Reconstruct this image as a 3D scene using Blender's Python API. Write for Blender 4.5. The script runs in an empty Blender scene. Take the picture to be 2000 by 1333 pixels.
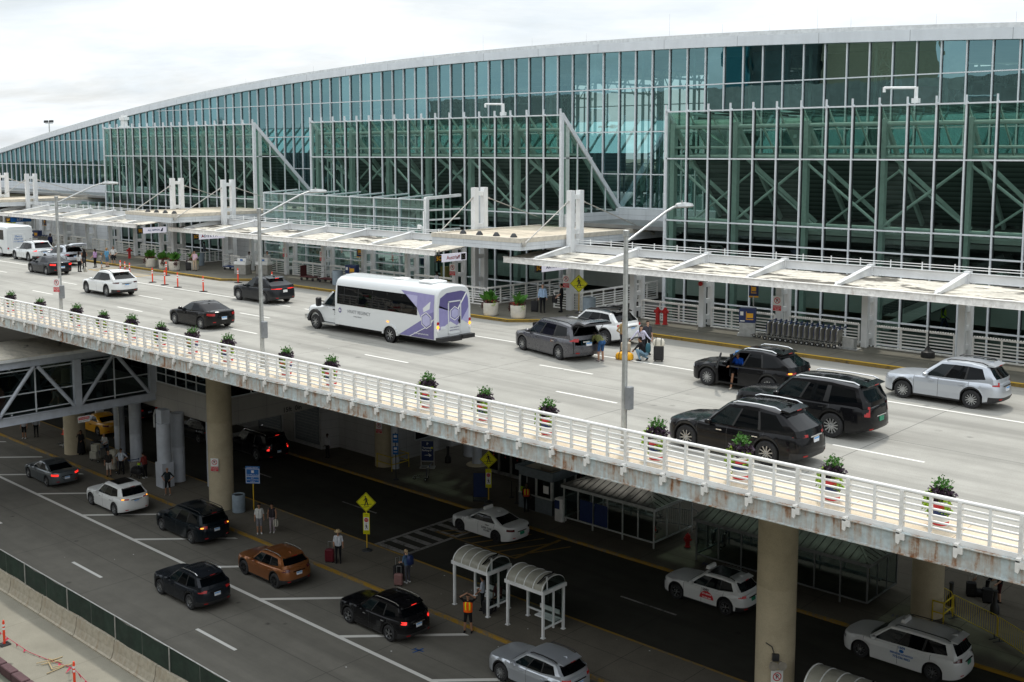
import bpy, bmesh, math, random
import numpy as np
from mathutils import Vector as Vec, Matrix
random.seed(11)
PI = math.pi
SC = bpy.context.scene
COL = SC.collection
L = -11.5            # height of the lower roadway; the departures deck is z = 0
ORD = ['first', 'second', 'third', 'fourth', 'fifth', 'sixth', 'seventh', 'eighth', 'ninth', 'tenth', 'eleventh', 'twelfth',
       'thirteenth', 'fourteenth', 'fifteenth', 'sixteenth', 'seventeenth', 'eighteenth', 'nineteenth', 'twentieth']

# ------------------------------------------------------------------ mesh helpers
class MB:
    def __init__(s):
        s.v = []; s.f = []; s.m = []
    def add(s, vs, fs, m=0):
        n = len(s.v); s.v += [tuple(p) for p in vs]
        for f in fs:
            s.f.append(tuple(i + n for i in f)); s.m.append(m)
        return s
    def box(s, x0, x1, y0, y1, z0, z1, m=0):
        vs = [(x, y, z) for z in (z0, z1) for y in (y0, y1) for x in (x0, x1)]
        return s.add(vs, [(0, 2, 3, 1), (4, 5, 7, 6), (0, 1, 5, 4), (2, 6, 7, 3), (0, 4, 6, 2), (1, 3, 7, 5)], m)
    def bbox(s, x0, x1, y0, y1, z0, z1, b=.02, m=0):
        """box with bevelled vertical and horizontal edges"""
        vs = []; 
        for z, i in ((z0, b), (z0 + b, 0), (z1 - b, 0), (z1, b)):
            for (x, y) in ((x0 + b, y0), (x1 - b, y0), (x1, y0 + b), (x1, y1 - b), (x1 - b, y1), (x0 + b, y1), (x0, y1 - b), (x0, y0 + b)):
                cx, cy = (x0 + x1) / 2, (y0 + y1) / 2
                vs.append((x + (i if x < cx else -i) * (1 if i else 0), y + (i if y < cy else -i) * (1 if i else 0), z))
        fs = [tuple(range(7, -1, -1)), tuple(range(24, 32))]
        for r in range(3):
            for k in range(8):
                a = r * 8 + k; c = r * 8 + (k + 1) % 8
                fs.append((a, c, c + 8, a + 8))
        return s.add(vs, fs, m)
    def bar(s, p, q, w, h, m=0, up=(0, 0, 1), h1=None):
        p = Vec(p); q = Vec(q); d = (q - p).normalized(); u = Vec(up)
        if abs(d.dot(u)) > .99: u = Vec((0, 1, 0))
        r = d.cross(u).normalized(); u = r.cross(d).normalized()
        h1 = h if h1 is None else h1
        vs = []
        for c, hh in ((p, h), (q, h1)):
            for a, b in ((-1, -1), (1, -1), (1, 1), (-1, 1)):
                vs.append(c + r * a * w / 2 + u * b * hh / 2)
        return s.add(vs, [(0, 1, 2, 3), (7, 6, 5, 4), (0, 4, 5, 1), (1, 5, 6, 2), (2, 6, 7, 3), (3, 7, 4, 0)], m)
    def cyl(s, p, q, r0, r1=None, n=12, m=0, cap=True):
        p = Vec(p); q = Vec(q); d = (q - p).normalized(); r1 = r0 if r1 is None else r1
        a = d.orthogonal().normalized(); b = d.cross(a)
        vs = []
        for c, r in ((p, r0), (q, r1)):
            for k in range(n):
                t = 2 * PI * k / n; vs.append(c + a * r * math.cos(t) + b * r * math.sin(t))
        fs = [(k, (k + 1) % n, n + (k + 1) % n, n + k) for k in range(n)]
        if cap: fs += [tuple(range(n - 1, -1, -1)), tuple(range(n, 2 * n))]
        return s.add(vs, fs, m)
    def tube(s, pts, r, n=8, m=0):
        for a, b in zip(pts[:-1], pts[1:]): s.cyl(a, b, r, r, n, m)
        return s
    def lathe(s, prof, c=(0, 0, 0), n=20, m=0, axis='z', sy=1., cap=True):
        vs = []; fs = []
        for (r, z) in prof:
            for k in range(n):
                t = 2 * PI * k / n; x, y = r * math.cos(t), r * math.sin(t) * sy
                if axis == 'z': vs.append((c[0] + x, c[1] + y, c[2] + z))
                elif axis == 'y': vs.append((c[0] + x, c[1] + z, c[2] + y))
                else: vs.append((c[0] + z, c[1] + x, c[2] + y))
        for i in range(len(prof) - 1):
            for k in range(n):
                fs.append((i * n + k, i * n + (k + 1) % n, (i + 1) * n + (k + 1) % n, (i + 1) * n + k))
        if cap and prof[0] != prof[-1] and prof[0][0] > 1e-4: fs.append(tuple(range(n - 1, -1, -1)))
        if cap and prof[0] != prof[-1] and prof[-1][0] > 1e-4: fs.append(tuple(range((len(prof) - 1) * n, len(prof) * n)))
        return s.add(vs, fs, m)
    def prism(s, poly, axis, a, b, m=0):
        def P(u, v, w):
            return {'x': (w, u, v), 'y': (u, w, v), 'z': (u, v, w)}[axis]
        n = len(poly)
        vs = [P(u, v, a) for u, v in poly] + [P(u, v, b) for u, v in poly]
        fs = [tuple(range(n)), tuple(range(2 * n - 1, n - 1, -1))] + [(k, k + n, (k + 1) % n + n, (k + 1) % n) for k in range(n)]
        return s.add(vs, fs, m)
    def quad(s, a, b, c, d, m=0):
        return s.add([a, b, c, d], [(0, 1, 2, 3)], m)
    def ball(s, c, r, n=10, m=0, sc=(1, 1, 1)):
        vs = []; fs = []
        R = max(4, n // 2)
        for i in range(R + 1):
            t = PI * i / R
            for k in range(n):
                p = 2 * PI * k / n
                vs.append((c[0] + r * sc[0] * math.sin(t) * math.cos(p), c[1] + r * sc[1] * math.sin(t) * math.sin(p), c[2] + r * sc[2] * math.cos(t)))
        for i in range(R):
            for k in range(n): fs.append((i * n + k, (i + 1) * n + k, (i + 1) * n + (k + 1) % n, i * n + (k + 1) % n))
        return s.add(vs, fs, m)
    def build(s, name, mats, parent=None, smooth=None, loc=None, kind=None, recalc=True, world=True):
        """ONE mesh object; with a parent, coordinates are world ones unless world=False (local)"""
        if not isinstance(mats, (list, tuple)): mats = [mats]
        off = Vec((0, 0, 0))
        if parent is not None and world: off = Vec(parent.location)
        if parent is not None and world and parent.parent is not None: off = off + Vec(parent.parent.location)
        if loc is not None: off = Vec(loc)
        me = bpy.data.meshes.new(name)
        me.from_pydata([tuple(Vec(p) - off) for p in s.v] if off.length > 0 else s.v, [], s.f)
        for mm in mats: me.materials.append(mm)
        me.polygons.foreach_set('material_index', s.m)
        if recalc:
            bm = bmesh.new(); bm.from_mesh(me)
            bmesh.ops.remove_doubles(bm, verts=bm.verts, dist=1e-5) if smooth else None
            bmesh.ops.recalc_face_normals(bm, faces=bm.faces); bm.to_mesh(me); bm.free()
        if smooth:
            me.shade_smooth(); me.set_sharp_from_angle(angle=math.radians(smooth))
        me.update()
        o = bpy.data.objects.new(name, me); COL.objects.link(o)
        if parent is not None: o.parent = parent
        if loc is not None: o.location = loc
        if kind: o['kind'] = kind
        return o

def tag(o, label=None, cat=None, group=None, kind=None):
    if label: o['label'] = label
    if cat: o['category'] = cat
    if group: o['group'] = group
    if kind: o['kind'] = kind
    return o

def thing(name, label, cat, loc=(0, 0, 0), rz=0., group=None):
    o = bpy.data.objects.new(name, None); COL.objects.link(o)
    o.location = loc; o.rotation_euler = (0, 0, rz); o.empty_display_size = .3
    return tag(o, label, cat, group)

def copy_tree(o, parent=None):
    c = o.copy(); COL.objects.link(c); c.parent = parent
    for ch in o.children: copy_tree(ch, c)
    return c

def dup(root, loc, rz=0., label=None, group=None, scale=None):
    c = copy_tree(root)
    c.location = loc; c.rotation_euler = (0, 0, rz)
    if label: c['label'] = label
    if group: c['group'] = group
    if scale: c.scale = (scale,) * 3
    return c

def put(root, loc, rz=0.):
    root.location = loc; root.rotation_euler = (0, 0, rz); return root

_txt = {}
def text_mesh(body, size, name, m, parent, loc, rot, extrude=.003, align='CENTER', sx=1., bold=0.):
    """lettering as a mesh"""
    cu = bpy.data.curves.new('letters', 'FONT'); cu.body = body; cu.size = size; cu.extrude = extrude
    cu.align_x = align; cu.align_y = 'CENTER'; cu.resolution_u = 3; cu.offset = bold
    t = bpy.data.objects.new('letters', cu); COL.objects.link(t)
    bpy.context.view_layer.update()
    me = bpy.data.meshes.new_from_object(t.evaluated_get(bpy.context.evaluated_depsgraph_get()))
    bpy.data.objects.remove(t); bpy.data.curves.remove(cu)
    me.materials.clear(); me.materials.append(m)
    o = bpy.data.objects.new(name, me); COL.objects.link(o)
    o.parent = parent; o.location = loc; o.rotation_euler = rot; o.scale = (sx, 1, 1)
    return o

# ------------------------------------------------------------------ materials
def nodes(m):
    m.use_nodes = True; nt = m.node_tree; nt.nodes.clear(); return nt
def ramp(nt, stops):
    r = nt.nodes.new('ShaderNodeValToRGB'); e = r.color_ramp.elements
    while len(e) < len(stops): e.new(.5)
    for x, (p, c) in zip(e, stops):
        x.position = p; x.color = (*c, 1) if len(c) == 3 else c
    return r
def noise(nt, co, scale, detail=4, rough=.55, dist=0.):
    n = nt.nodes.new('ShaderNodeTexNoise'); n.inputs['Scale'].default_value = scale; n.inputs['Detail'].default_value = detail
    n.inputs['Roughness'].default_value = rough; n.inputs['Distortion'].default_value = dist
    nt.links.new(co, n.inputs['Vector']); return n.outputs['Fac']
def mapping(nt, co, sc=(1, 1, 1), rot=(0, 0, 0)):
    mp = nt.nodes.new('ShaderNodeMapping'); mp.inputs['Scale'].default_value = sc; mp.inputs['Rotation'].default_value = rot
    nt.links.new(co, mp.inputs['Vector']); return mp.outputs['Vector']
def mixc(nt, fac, a, b, mode='MIX'):
    x = nt.nodes.new('ShaderNodeMix'); x.data_type = 'RGBA'; x.blend_type = mode
    for sock, val in ((x.inputs[0], fac), (x.inputs[6], a), (x.inputs[7], b)):
        if isinstance(val, (int, float)): sock.default_value = val
        elif isinstance(val, tuple): sock.default_value = (*val, 1) if len(val) == 3 else val
        else: nt.links.new(val, sock)
    return x.outputs[2]
def math_(nt, op, a, b=None, c=None):
    x = nt.nodes.new('ShaderNodeMath'); x.operation = op
    for i, v in enumerate((a, b, c)):
        if v is None: continue
        if isinstance(v, (int, float)): x.inputs[i].default_value = v
        else: nt.links.new(v, x.inputs[i])
    return x.outputs[0]
def out(nt, sh):
    o = nt.nodes.new('ShaderNodeOutputMaterial'); nt.links.new(sh, o.inputs['Surface'])
def principled(nt, col, rough=.5, metal=0., spec=.5, coat=0., bump=None, bstr=.2, bdist=.01):
    p = nt.nodes.new('ShaderNodeBsdfPrincipled')
    if isinstance(col, tuple): p.inputs['Base Color'].default_value = (*col, 1)
    else: nt.links.new(col, p.inputs['Base Color'])
    if isinstance(rough, (int, float)): p.inputs['Roughness'].default_value = rough
    else: nt.links.new(rough, p.inputs['Roughness'])
    p.inputs['Metallic'].default_value = metal; p.inputs['Specular IOR Level'].default_value = spec
    p.inputs['Coat Weight'].default_value = coat; p.inputs['Coat Roughness'].default_value = .04
    if bump is not None:
        b = nt.nodes.new('ShaderNodeBump'); b.inputs['Strength'].default_value = bstr; b.inputs['Distance'].default_value = bdist
        nt.links.new(bump, b.inputs['Height']); nt.links.new(b.outputs[0], p.inputs['Normal'])
    return p
def coords(nt, k='Object'):
    return nt.nodes.new('ShaderNodeTexCoord').outputs[k]

def mat(name, col, rough=.5, metal=0., spec=.5, coat=0., var=.12, vs=4., grain=.0, gs=120.):
    """plain paint / plastic / metal / cloth with procedural dirt and wear"""
    m = bpy.data.materials.new(name); nt = nodes(m); co = coords(nt)
    dark = tuple(c * (1 - var * 1.6) for c in col); lite = tuple(min(1, c * (1 + var * .6)) for c in col)
    r = ramp(nt, [(.3, dark), (.62, lite)]); nt.links.new(noise(nt, co, vs, 5, .6), r.inputs[0])
    c = r.outputs[0]; bump = None
    if grain:
        g = noise(nt, co, gs, 2, .6); bump = g
        c = mixc(nt, grain, c, ramp_apply(nt, g, [(.3, tuple(x * .45 for x in col)), (.7, tuple(min(1, x * 1.3) for x in col))]))
    rr = math_(nt, 'MULTIPLY_ADD', noise(nt, co, vs * 2.3, 3), rough * .5, rough * .75)
    p = principled(nt, c, rr, metal, spec, coat, bump, .15, .004); out(nt, p.outputs[0]); return m
def ramp_apply(nt, fac, stops):
    r = ramp(nt, stops); nt.links.new(fac, r.inputs[0]); return r.outputs[0]
def emit(name, col, s):
    m = bpy.data.materials.new(name); nt = nodes(m)
    p = principled(nt, tuple(c * .6 for c in col), .25)
    p.inputs['Emission Color'].default_value = (*col, 1); p.inputs['Emission Strength'].default_value = s
    out(nt, p.outputs[0]); return m

def carpaint(name, col, metal=.0, rough=.28, coat=.5):
    dk = max(col) < .03
    m = bpy.data.materials.new(name); nt = nodes(m); co = coords(nt)
    d = noise(nt, co, 2.2, 5, .65)
    z = nt.nodes.new('ShaderNodeSeparateXYZ'); nt.links.new(co, z.inputs[0])
    low = math_(nt, 'MULTIPLY', math_(nt, 'SUBTRACT', .75, z.outputs[2]), d)           # road film on the sills
    low = math_(nt, 'MINIMUM', math_(nt, 'MAXIMUM', math_(nt, 'MULTIPLY', low, .3), 0.), .1)
    c = mixc(nt, low, col, (.23, .22, .2))
    rr = math_(nt, 'MULTIPLY_ADD', d, .14, rough - .07)
    p = principled(nt, c, rr, metal, .2 if dk else .5, .06 if dk else coat); out(nt, p.outputs[0]); return m

def facade_glass(name, tint, refl, base=.2, rough=.0, wav=.9, rnd=0., fm=.8):
    """thin architectural glass: see-through tint, coated reflection, slightly wavy panes"""
    m = bpy.data.materials.new(name); nt = nodes(m)
    geo = nt.nodes.new('ShaderNodeNewGeometry')
    w = noise(nt, mapping(nt, geo.outputs['Position'], (.75, .75, .45)), 1., 2, .5)
    b = nt.nodes.new('ShaderNodeBump'); b.inputs['Strength'].default_value = wav; b.inputs['Distance'].default_value = .005
    nt.links.new(w, b.inputs['Height'])
    tr = nt.nodes.new('ShaderNodeBsdfTransparent'); tr.inputs[0].default_value = (*tint, 1)
    gl = nt.nodes.new('ShaderNodeBsdfGlossy'); gl.inputs['Color'].default_value = (*refl, 1); gl.inputs['Roughness'].default_value = rough
    nt.links.new(b.outputs[0], gl.inputs['Normal'])
    fr = nt.nodes.new('ShaderNodeFresnel'); fr.inputs['IOR'].default_value = 1.5
    f = math_(nt, 'ADD', math_(nt, 'MULTIPLY', fr.outputs[0], fm), base)
    if rnd: f = math_(nt, 'ADD', f, math_(nt, 'MULTIPLY', math_(nt, 'SUBTRACT', nt.nodes.new('ShaderNodeObjectInfo').outputs['Random'], .5), rnd * 2))
    f = math_(nt, 'MAXIMUM', f, .01)
    f = math_(nt, 'MINIMUM', f, 1.)
    mx = nt.nodes.new('ShaderNodeMixShader'); nt.links.new(f, mx.inputs[0]); nt.links.new(tr.outputs[0], mx.inputs[1]); nt.links.new(gl.outputs[0], mx.inputs[2])
    out(nt, mx.outputs[0]); return m

def deck_concrete(name, c0, c1, jx, jy, stain=.5, crack=(.1, .1, .095), track=None, jw=.012, spec=.3):
    """cast pavement: blotches, aggregate speckle, sawn joints, tyre-darkened lanes, oil spots"""
    m = bpy.data.materials.new(name); nt = nodes(m); co = coords(nt)
    big = noise(nt, co, .11, 6, .6, .4); mid = noise(nt, co, .9, 6, .65); fine = noise(nt, co, 26., 3, .7)
    c = ramp_apply(nt, big, [(.32, c0), (.66, c1)])
    c = mixc(nt, .4, c, ramp_apply(nt, mid, [(.3, tuple(x * .74 for x in c0)), (.68, tuple(x * 1.06 for x in c1))]))
    c = mixc(nt, .3, c, ramp_apply(nt, fine, [(.3, tuple(x * .6 for x in c0)), (.72, tuple(x * 1.22 for x in c1))]))
    sx = nt.nodes.new('ShaderNodeSeparateXYZ'); nt.links.new(co, sx.inputs[0])
    if track:
        st = noise(nt, mapping(nt, co, (.05, .8, 1)), 1., 4, .6)
        c = mixc(nt, math_(nt, 'MULTIPLY', ramp_apply(nt, st, [(.45, (0, 0, 0)), (.7, (1, 1, 1))]), track), c, tuple(x * .62 for x in c0))
    v = nt.nodes.new('ShaderNodeTexVoronoi'); v.inputs['Scale'].default_value = .55; nt.links.new(co, v.inputs['Vector'])
    spot = ramp_apply(nt, v.outputs['Distance'], [(.035, (1, 1, 1)), (.10, (0, 0, 0))])
    spot = mixc(nt, 1., spot, ramp_apply(nt, mid, [(.45, (0, 0, 0)), (.6, (1, 1, 1))]), 'MULTIPLY')
    c = mixc(nt, math_(nt, 'MULTIPLY', spot, stain), c, tuple(x * .3 for x in c0))
    def joint(a, step):
        fr = math_(nt, 'FRACT', math_(nt, 'DIVIDE', math_(nt, 'ADD', a, math_(nt, 'MULTIPLY', mid, .02)), step))
        return math_(nt, 'LESS_THAN', fr, jw / step * 2)
    j = math_(nt, 'MAXIMUM', joint(math_(nt, 'ADD', sx.outputs[0], 1000.), jx), joint(math_(nt, 'ADD', sx.outputs[1], 1000.), jy))
    c = mixc(nt, math_(nt, 'MULTIPLY', j, .75), c, crack)
    p = principled(nt, c, .9, 0, spec, 0, fine, .25, .006); out(nt, p.outputs[0]); return m

def worn_paint(name, col, under, wear=.5, sc=9.):
    m = bpy.data.materials.new(name); nt = nodes(m); co = coords(nt)
    n = noise(nt, co, sc, 7, .75); n2 = noise(nt, co, sc * .12, 4, .6)
    k = ramp_apply(nt, math_(nt, 'ADD', math_(nt, 'MULTIPLY', n, .6), math_(nt, 'MULTIPLY', n2, .4)), [(wear - .08, (0, 0, 0)), (wear + .03, (1, 1, 1))])
    c = mixc(nt, k, under, col)
    p = principled(nt, c, .75, 0, .3, 0, n, .1, .003); out(nt, p.outputs[0]); return m

def rust_paint(name, col, amount=.5, vert=True, rust=(.2, .075, .022)):
    """weathered steel paint with rust blooms and runs down from them"""
    m = bpy.data.materials.new(name); nt = nodes(m); co = coords(nt)
    blot = noise(nt, co, 1.6, 7, .7, .3); run = noise(nt, mapping(nt, co, (3.2, 3.2, .35)), 1.3, 6, .7)
    f = math_(nt, 'ADD', math_(nt, 'MULTIPLY', blot, .45), math_(nt, 'MULTIPLY', run, .55))
    k = ramp_apply(nt, f, [(amount, (0, 0, 0)), (amount + .085, (1, 1, 1))])
    halo = ramp_apply(nt, f, [(amount - .1, (0, 0, 0)), (amount + .05, (.7, .7, .7))])
    c = ramp_apply(nt, noise(nt, co, 5., 5, .6), [(.3, tuple(x * .78 for x in col)), (.65, tuple(min(1, x * 1.08) for x in col))])
    c = mixc(nt, halo, c, tuple(.5 * a + .5 * b for a, b in zip(rust, (.45, .3, .16))))
    c = mixc(nt, k, c, ramp_apply(nt, noise(nt, co, 9, 4), [(.35, tuple(x * .5 for x in rust)), (.65, rust)]))
    p = principled(nt, c, .7, 0, .35, 0, k, .2, .004); out(nt, p.outputs[0]); return m

def panel_mat(name, col, px, pz, seam=.012, var=.1, ax=0):
    """flush cladding panels with dark seams, on a wall facing x or y"""
    m = bpy.data.materials.new(name); nt = nodes(m); co = coords(nt)
    sx = nt.nodes.new('ShaderNodeSeparateXYZ'); nt.links.new(co, sx.inputs[0])
    def seamf(a, step): return math_(nt, 'LESS_THAN', math_(nt, 'FRACT', math_(nt, 'DIVIDE', math_(nt, 'ADD', a, 500.), step)), seam / step)
    h = math_(nt, 'ADD', sx.outputs[0], sx.outputs[1]) if ax == 2 else sx.outputs[ax]
    j = math_(nt, 'MAXIMUM', seamf(h, px), seamf(sx.outputs[2], pz))
    n = noise(nt, mapping(nt, co, (1, 1, .3)), 1.2, 5, .65)
    c = ramp_apply(nt, n, [(.3, tuple(x * (1 - var * 1.5) for x in col)), (.65, col)])
    c = mixc(nt, math_(nt, 'MULTIPLY', j, .8), c, tuple(x * .18 for x in col))
    p = principled(nt, c, .45, 0, .4); out(nt, p.outputs[0]); return m

def roof_mat(name, base=(.5, .43, .33), grime=0.):
    """flat ballast / membrane roof with ponding stains"""
    m = bpy.data.materials.new(name); nt = nodes(m); co = coords(nt)
    a = noise(nt, mapping(nt, co, (.35, 1, 1)), .9, 7, .7, .6); b = noise(nt, co, 5., 6, .7)
    c = ramp_apply(nt, a, [(.36, tuple(x * .55 for x in base)), (.5, base), (.68, tuple(min(1, x * 1.25) for x in base))])
    c = mixc(nt, .35, c, ramp_apply(nt, b, [(.3, tuple(x * .5 for x in base)), (.7, tuple(min(1, x * 1.25) for x in base))]))
    if grime:
        gm = ramp_apply(nt, noise(nt, mapping(nt, co, (.28, .9, 1)), 1.1, 7, .68, .5), [(1 - grime, (0, 0, 0)), (1 - grime + .06, (1, 1, 1))])
        c = mixc(nt, math_(nt, 'MULTIPLY', gm, .88), c, (.04, .036, .03))
    p = principled(nt, c, .9, 0, .2, 0, b, .3, .01); out(nt, p.outputs[0]); return m

M = {}
def mk(k, *a, **kw): M[k] = mat(k, *a, **kw); return M[k]
mk('white_paint', (.82, .83, .82), .45, var=.1, vs=1.5)
mk('rail_white', (.88, .87, .84), .4, var=.07, vs=2.)
mk('mullion', (.66, .69, .71), .4, 0., var=.06)
mk('gasket_shadow', (.015, .02, .022), .5)  # black gasket strip, with the reveal's shadow line painted into it
mk('mullion_dark', (.16, .18, .18), .4, .2)
mk('steel_green', (.46, .53, .5), .45, var=.08)
mk('steel_grey', (.42, .43, .43), .4, .6)
mk('galv', (.5, .51, .5), .42, .7, var=.15)
mk('chrome', (.75, .76, .77), .14, 1., var=.04)
mk('rim_silver', (.42, .43, .44), .28, .85, var=.06)
mk('rim_dark', (.05, .05, .052), .3, .6)
mk('tyre', (.018, .018, .019), .8, var=.2)
mk('black_trim', (.018, .018, .019), .5)
mk('black_gloss', (.008, .008, .009), .12, spec=.6, var=.05)
mk('black_void', (.006, .006, .006), .8)
mk('dark_metal', (.05, .052, .055), .45, .3)
mk('grey_plastic', (.22, .23, .24), .6)
mk('bin_grey', (.27, .33, .38), .6, grain=.15, gs=60)
mk('concrete_col', (.47, .4, .275), .9, var=.12, vs=1.1, grain=.25, gs=40)
mk('concrete_grey', (.36, .35, .32), .9, var=.2, vs=1.3, grain=.3, gs=30)
mk('planter_concrete', (.6, .57, .5), .85, var=.1, grain=.25, gs=70)
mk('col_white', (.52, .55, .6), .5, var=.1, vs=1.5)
mk('red_paint', (.45, .015, .015), .4, var=.2)
mk('sign_red', (.6, .03, .04), .5, var=.05)
mk('sign_white', (.82, .82, .8), .5, var=.04)
mk('sign_yellow', (.75, .72, .0), .5, var=.04)
mk('sign_navy', (.012, .03, .12), .5, var=.08)
mk('sign_blue', (.01, .13, .42), .45, var=.05)
mk('sign_black', (.012, .012, .013), .5)
mk('sign_amber', (.85, .42, .02), .5, var=.04)
mk('post_yellow', (.75, .47, .02), .5, var=.1)
mk('barrier_yellow', (.6, .45, .02), .5, var=.15)
mk('orange_plastic', (.85, .06, .015), .5, var=.08)
mk('cone_orange', (.8, .05, .015), .55)
mk('reflective', (.85, .85, .84), .3, var=.05)
mk('soil', (.05, .035, .025), .95)
mk('tree_far', (.016, .03, .014), .8, var=.3, vs=.05)
mk('leaf_green', (.055, .17, .02), .5, spec=.35, var=.35, vs=5)
mk('leaf_lime', (.3, .48, .03), .5, spec=.3, var=.3, vs=6)
mk('leaf_purple', (.03, .012, .028), .5, var=.4, vs=7)
mk('leaf_maroon', (.07, .018, .014), .55, var=.4, vs=6)
mk('petal_red', (.6, .06, .07), .6, var=.2)
mk('flag_red', (.5, .025, .07), .7)
mk('wood', (.42, .32, .17), .8)
mk('mesh_green', (.012, .03, .02), .85, var=.3, vs=1.2, grain=.2, gs=90)
mk('gate_grey', (.17, .19, .2), .6)
mk('shelter_frame', (.58, .6, .59), .4, .3)
mk('shelter_dark', (.2, .21, .21), .45, .3)
mk('booth', (.16, .19, .21), .6)
mk('ac_beige', (.32, .29, .24), .7)
mk('luggage_black', (.014, .014, .016), .55)
mk('luggage_red', (.12, .01, .018), .45)
mk('luggage_rose', (.25, .13, .12), .5)
mk('luggage_gold', (.5, .44, .34), .4)
mk('canvas', (.66, .62, .52), .85)
mk('bag_yellow', (.85, .42, .01), .6)
mk('bag_teal', (.02, .1, .13), .75)
mk('bag_olive', (.09, .1, .06), .85)
mk('box_cream', (.5, .48, .4), .8)
mk('cart_panel', (.26, .25, .22), .5)
mk('navy_plastic', (.01, .035, .12), .4)
mk('carpet_red', (.07, .012, .014), .9)
mk('int_wall', (.42, .44, .42), .8, var=.1, vs=.5)
mk('int_dark', (.05, .06, .058), .8, var=.3, vs=.4)
mk('int_floor', (.16, .165, .16), .35, var=.15, vs=.5)
mk('int_teal', (.01, .13, .16), .6)
mk('int_beige', (.4, .33, .22), .8)
mk('int_red', (.3, .03, .03), .7)
mk('int_warm', (.42, .25, .08), .7)
mk('plate_white', (.7, .72, .76), .4, var=.05)
mk('plate_blue', (.1, .35, .7), .4, var=.1)
mk('plate_green', (.01, .25, .13), .4)
mk('pad_cushion', (.02, .05, .16), .8)
mk('skin_light', (.55, .32, .22), .5, spec=.3, var=.08)
mk('skin_tan', (.36, .19, .115), .5, spec=.3, var=.08)
mk('skin_dark', (.09, .045, .03), .5, spec=.3)
M['glass_main'] = facade_glass('glass_main', (.38, .52, .5), (.46, .82, .88), .25, rnd=.07)
M['glass_front'] = facade_glass('glass_front', (.58, .7, .65), (.55, .78, .76), .015, rnd=.03, fm=.4)
M['glass_roof'] = facade_glass('glass_roof', (.55, .68, .6), (.7, .9, .85), .12)
M['glass_clear'] = facade_glass('glass_clear', (.6, .68, .66), (.8, .85, .85), .03, wav=.1)
M['glass_dim'] = facade_glass('glass_dim', (.3, .36, .36), (.5, .6, .6), .03, wav=.2)
M['acrylic'] = facade_glass('acrylic', (.62, .6, .5), (.8, .8, .75), .10, .15, .1)
M['car_glass'] = mat('car_glass', (.002, .003, .004), .02, spec=.2, var=.05)
M['car_glass_clear'] = mat('car_glass_clear', (.008, .014, .016), .02, spec=.32, var=.3, vs=2.)
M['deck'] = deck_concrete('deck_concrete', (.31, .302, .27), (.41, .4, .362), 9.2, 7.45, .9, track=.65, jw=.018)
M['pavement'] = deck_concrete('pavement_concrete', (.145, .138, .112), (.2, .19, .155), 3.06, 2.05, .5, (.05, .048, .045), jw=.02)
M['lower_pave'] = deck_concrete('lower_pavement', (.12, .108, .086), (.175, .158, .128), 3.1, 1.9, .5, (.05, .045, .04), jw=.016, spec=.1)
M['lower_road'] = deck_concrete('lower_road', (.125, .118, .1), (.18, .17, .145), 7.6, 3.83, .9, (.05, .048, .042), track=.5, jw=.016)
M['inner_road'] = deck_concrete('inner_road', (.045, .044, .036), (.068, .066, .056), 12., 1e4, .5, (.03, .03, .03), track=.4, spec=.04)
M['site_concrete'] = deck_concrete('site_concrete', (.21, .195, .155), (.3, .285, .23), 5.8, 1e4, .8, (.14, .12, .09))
M['walk_tan'] = deck_concrete('walk_tan', (.62, .5, .36), (.75, .66, .52), 3., 1e4, .3, (.3, .22, .15))
M['line_white'] = worn_paint('line_white', (.78, .77, .72), (.42, .4, .36), .36, 14)
M['line_white_low'] = worn_paint('line_white_low', (.62, .61, .57), (.3, .29, .26), .36, 12)  # white line paint, darkened for the shade on the lower level
M['line_faint'] = worn_paint('line_faint', (.3, .29, .27), (.09, .085, .08), .48, 6)  # worn white paint, dulled in colour for the shade under the deck
M['line_yellow'] = worn_paint('line_yellow', (.62, .38, .04), (.36, .32, .24), .43, 10)
M['line_yellow_shaded'] = worn_paint('line_yellow_shaded', (.24, .14, .02), (.085, .08, .07), .46, 6)  # worn yellow paint with the shade under the deck put into its colour
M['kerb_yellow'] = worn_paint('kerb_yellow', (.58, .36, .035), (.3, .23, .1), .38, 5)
M['kerb_shaded'] = worn_paint('kerb_shaded', (.2, .13, .03), (.07, .055, .035), .47, 6)  # worn kerb paint, darkened for the shade on the upright kerb face
M['kerb_worn'] = worn_paint('kerb_worn', (.34, .2, .025), (.17, .145, .11), .5, 4)
M['girder'] = rust_paint('girder', (.5, .565, .57), .535, rust=(.28, .11, .035))
M['rail_post'] = rust_paint('rail_post', (.86, .84, .8), .66)
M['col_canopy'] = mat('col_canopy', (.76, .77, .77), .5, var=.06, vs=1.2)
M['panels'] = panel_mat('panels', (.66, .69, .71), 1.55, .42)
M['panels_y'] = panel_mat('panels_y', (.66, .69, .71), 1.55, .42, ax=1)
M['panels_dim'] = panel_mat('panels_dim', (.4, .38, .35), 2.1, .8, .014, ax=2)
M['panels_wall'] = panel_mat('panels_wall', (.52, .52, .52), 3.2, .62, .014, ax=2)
M['fascia'] = panel_mat('fascia', (.7, .73, .76), 5.73, 1e4, .03, .08)
M['roof_tan'] = roof_mat('roof_tan', (.6, .53, .42), .3); M['roof_canopy'] = roof_mat('roof_canopy', (.7, .66, .57), .5)
M['roof_bridge'] = roof_mat('roof_bridge', (.72, .67, .56), .4)
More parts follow.
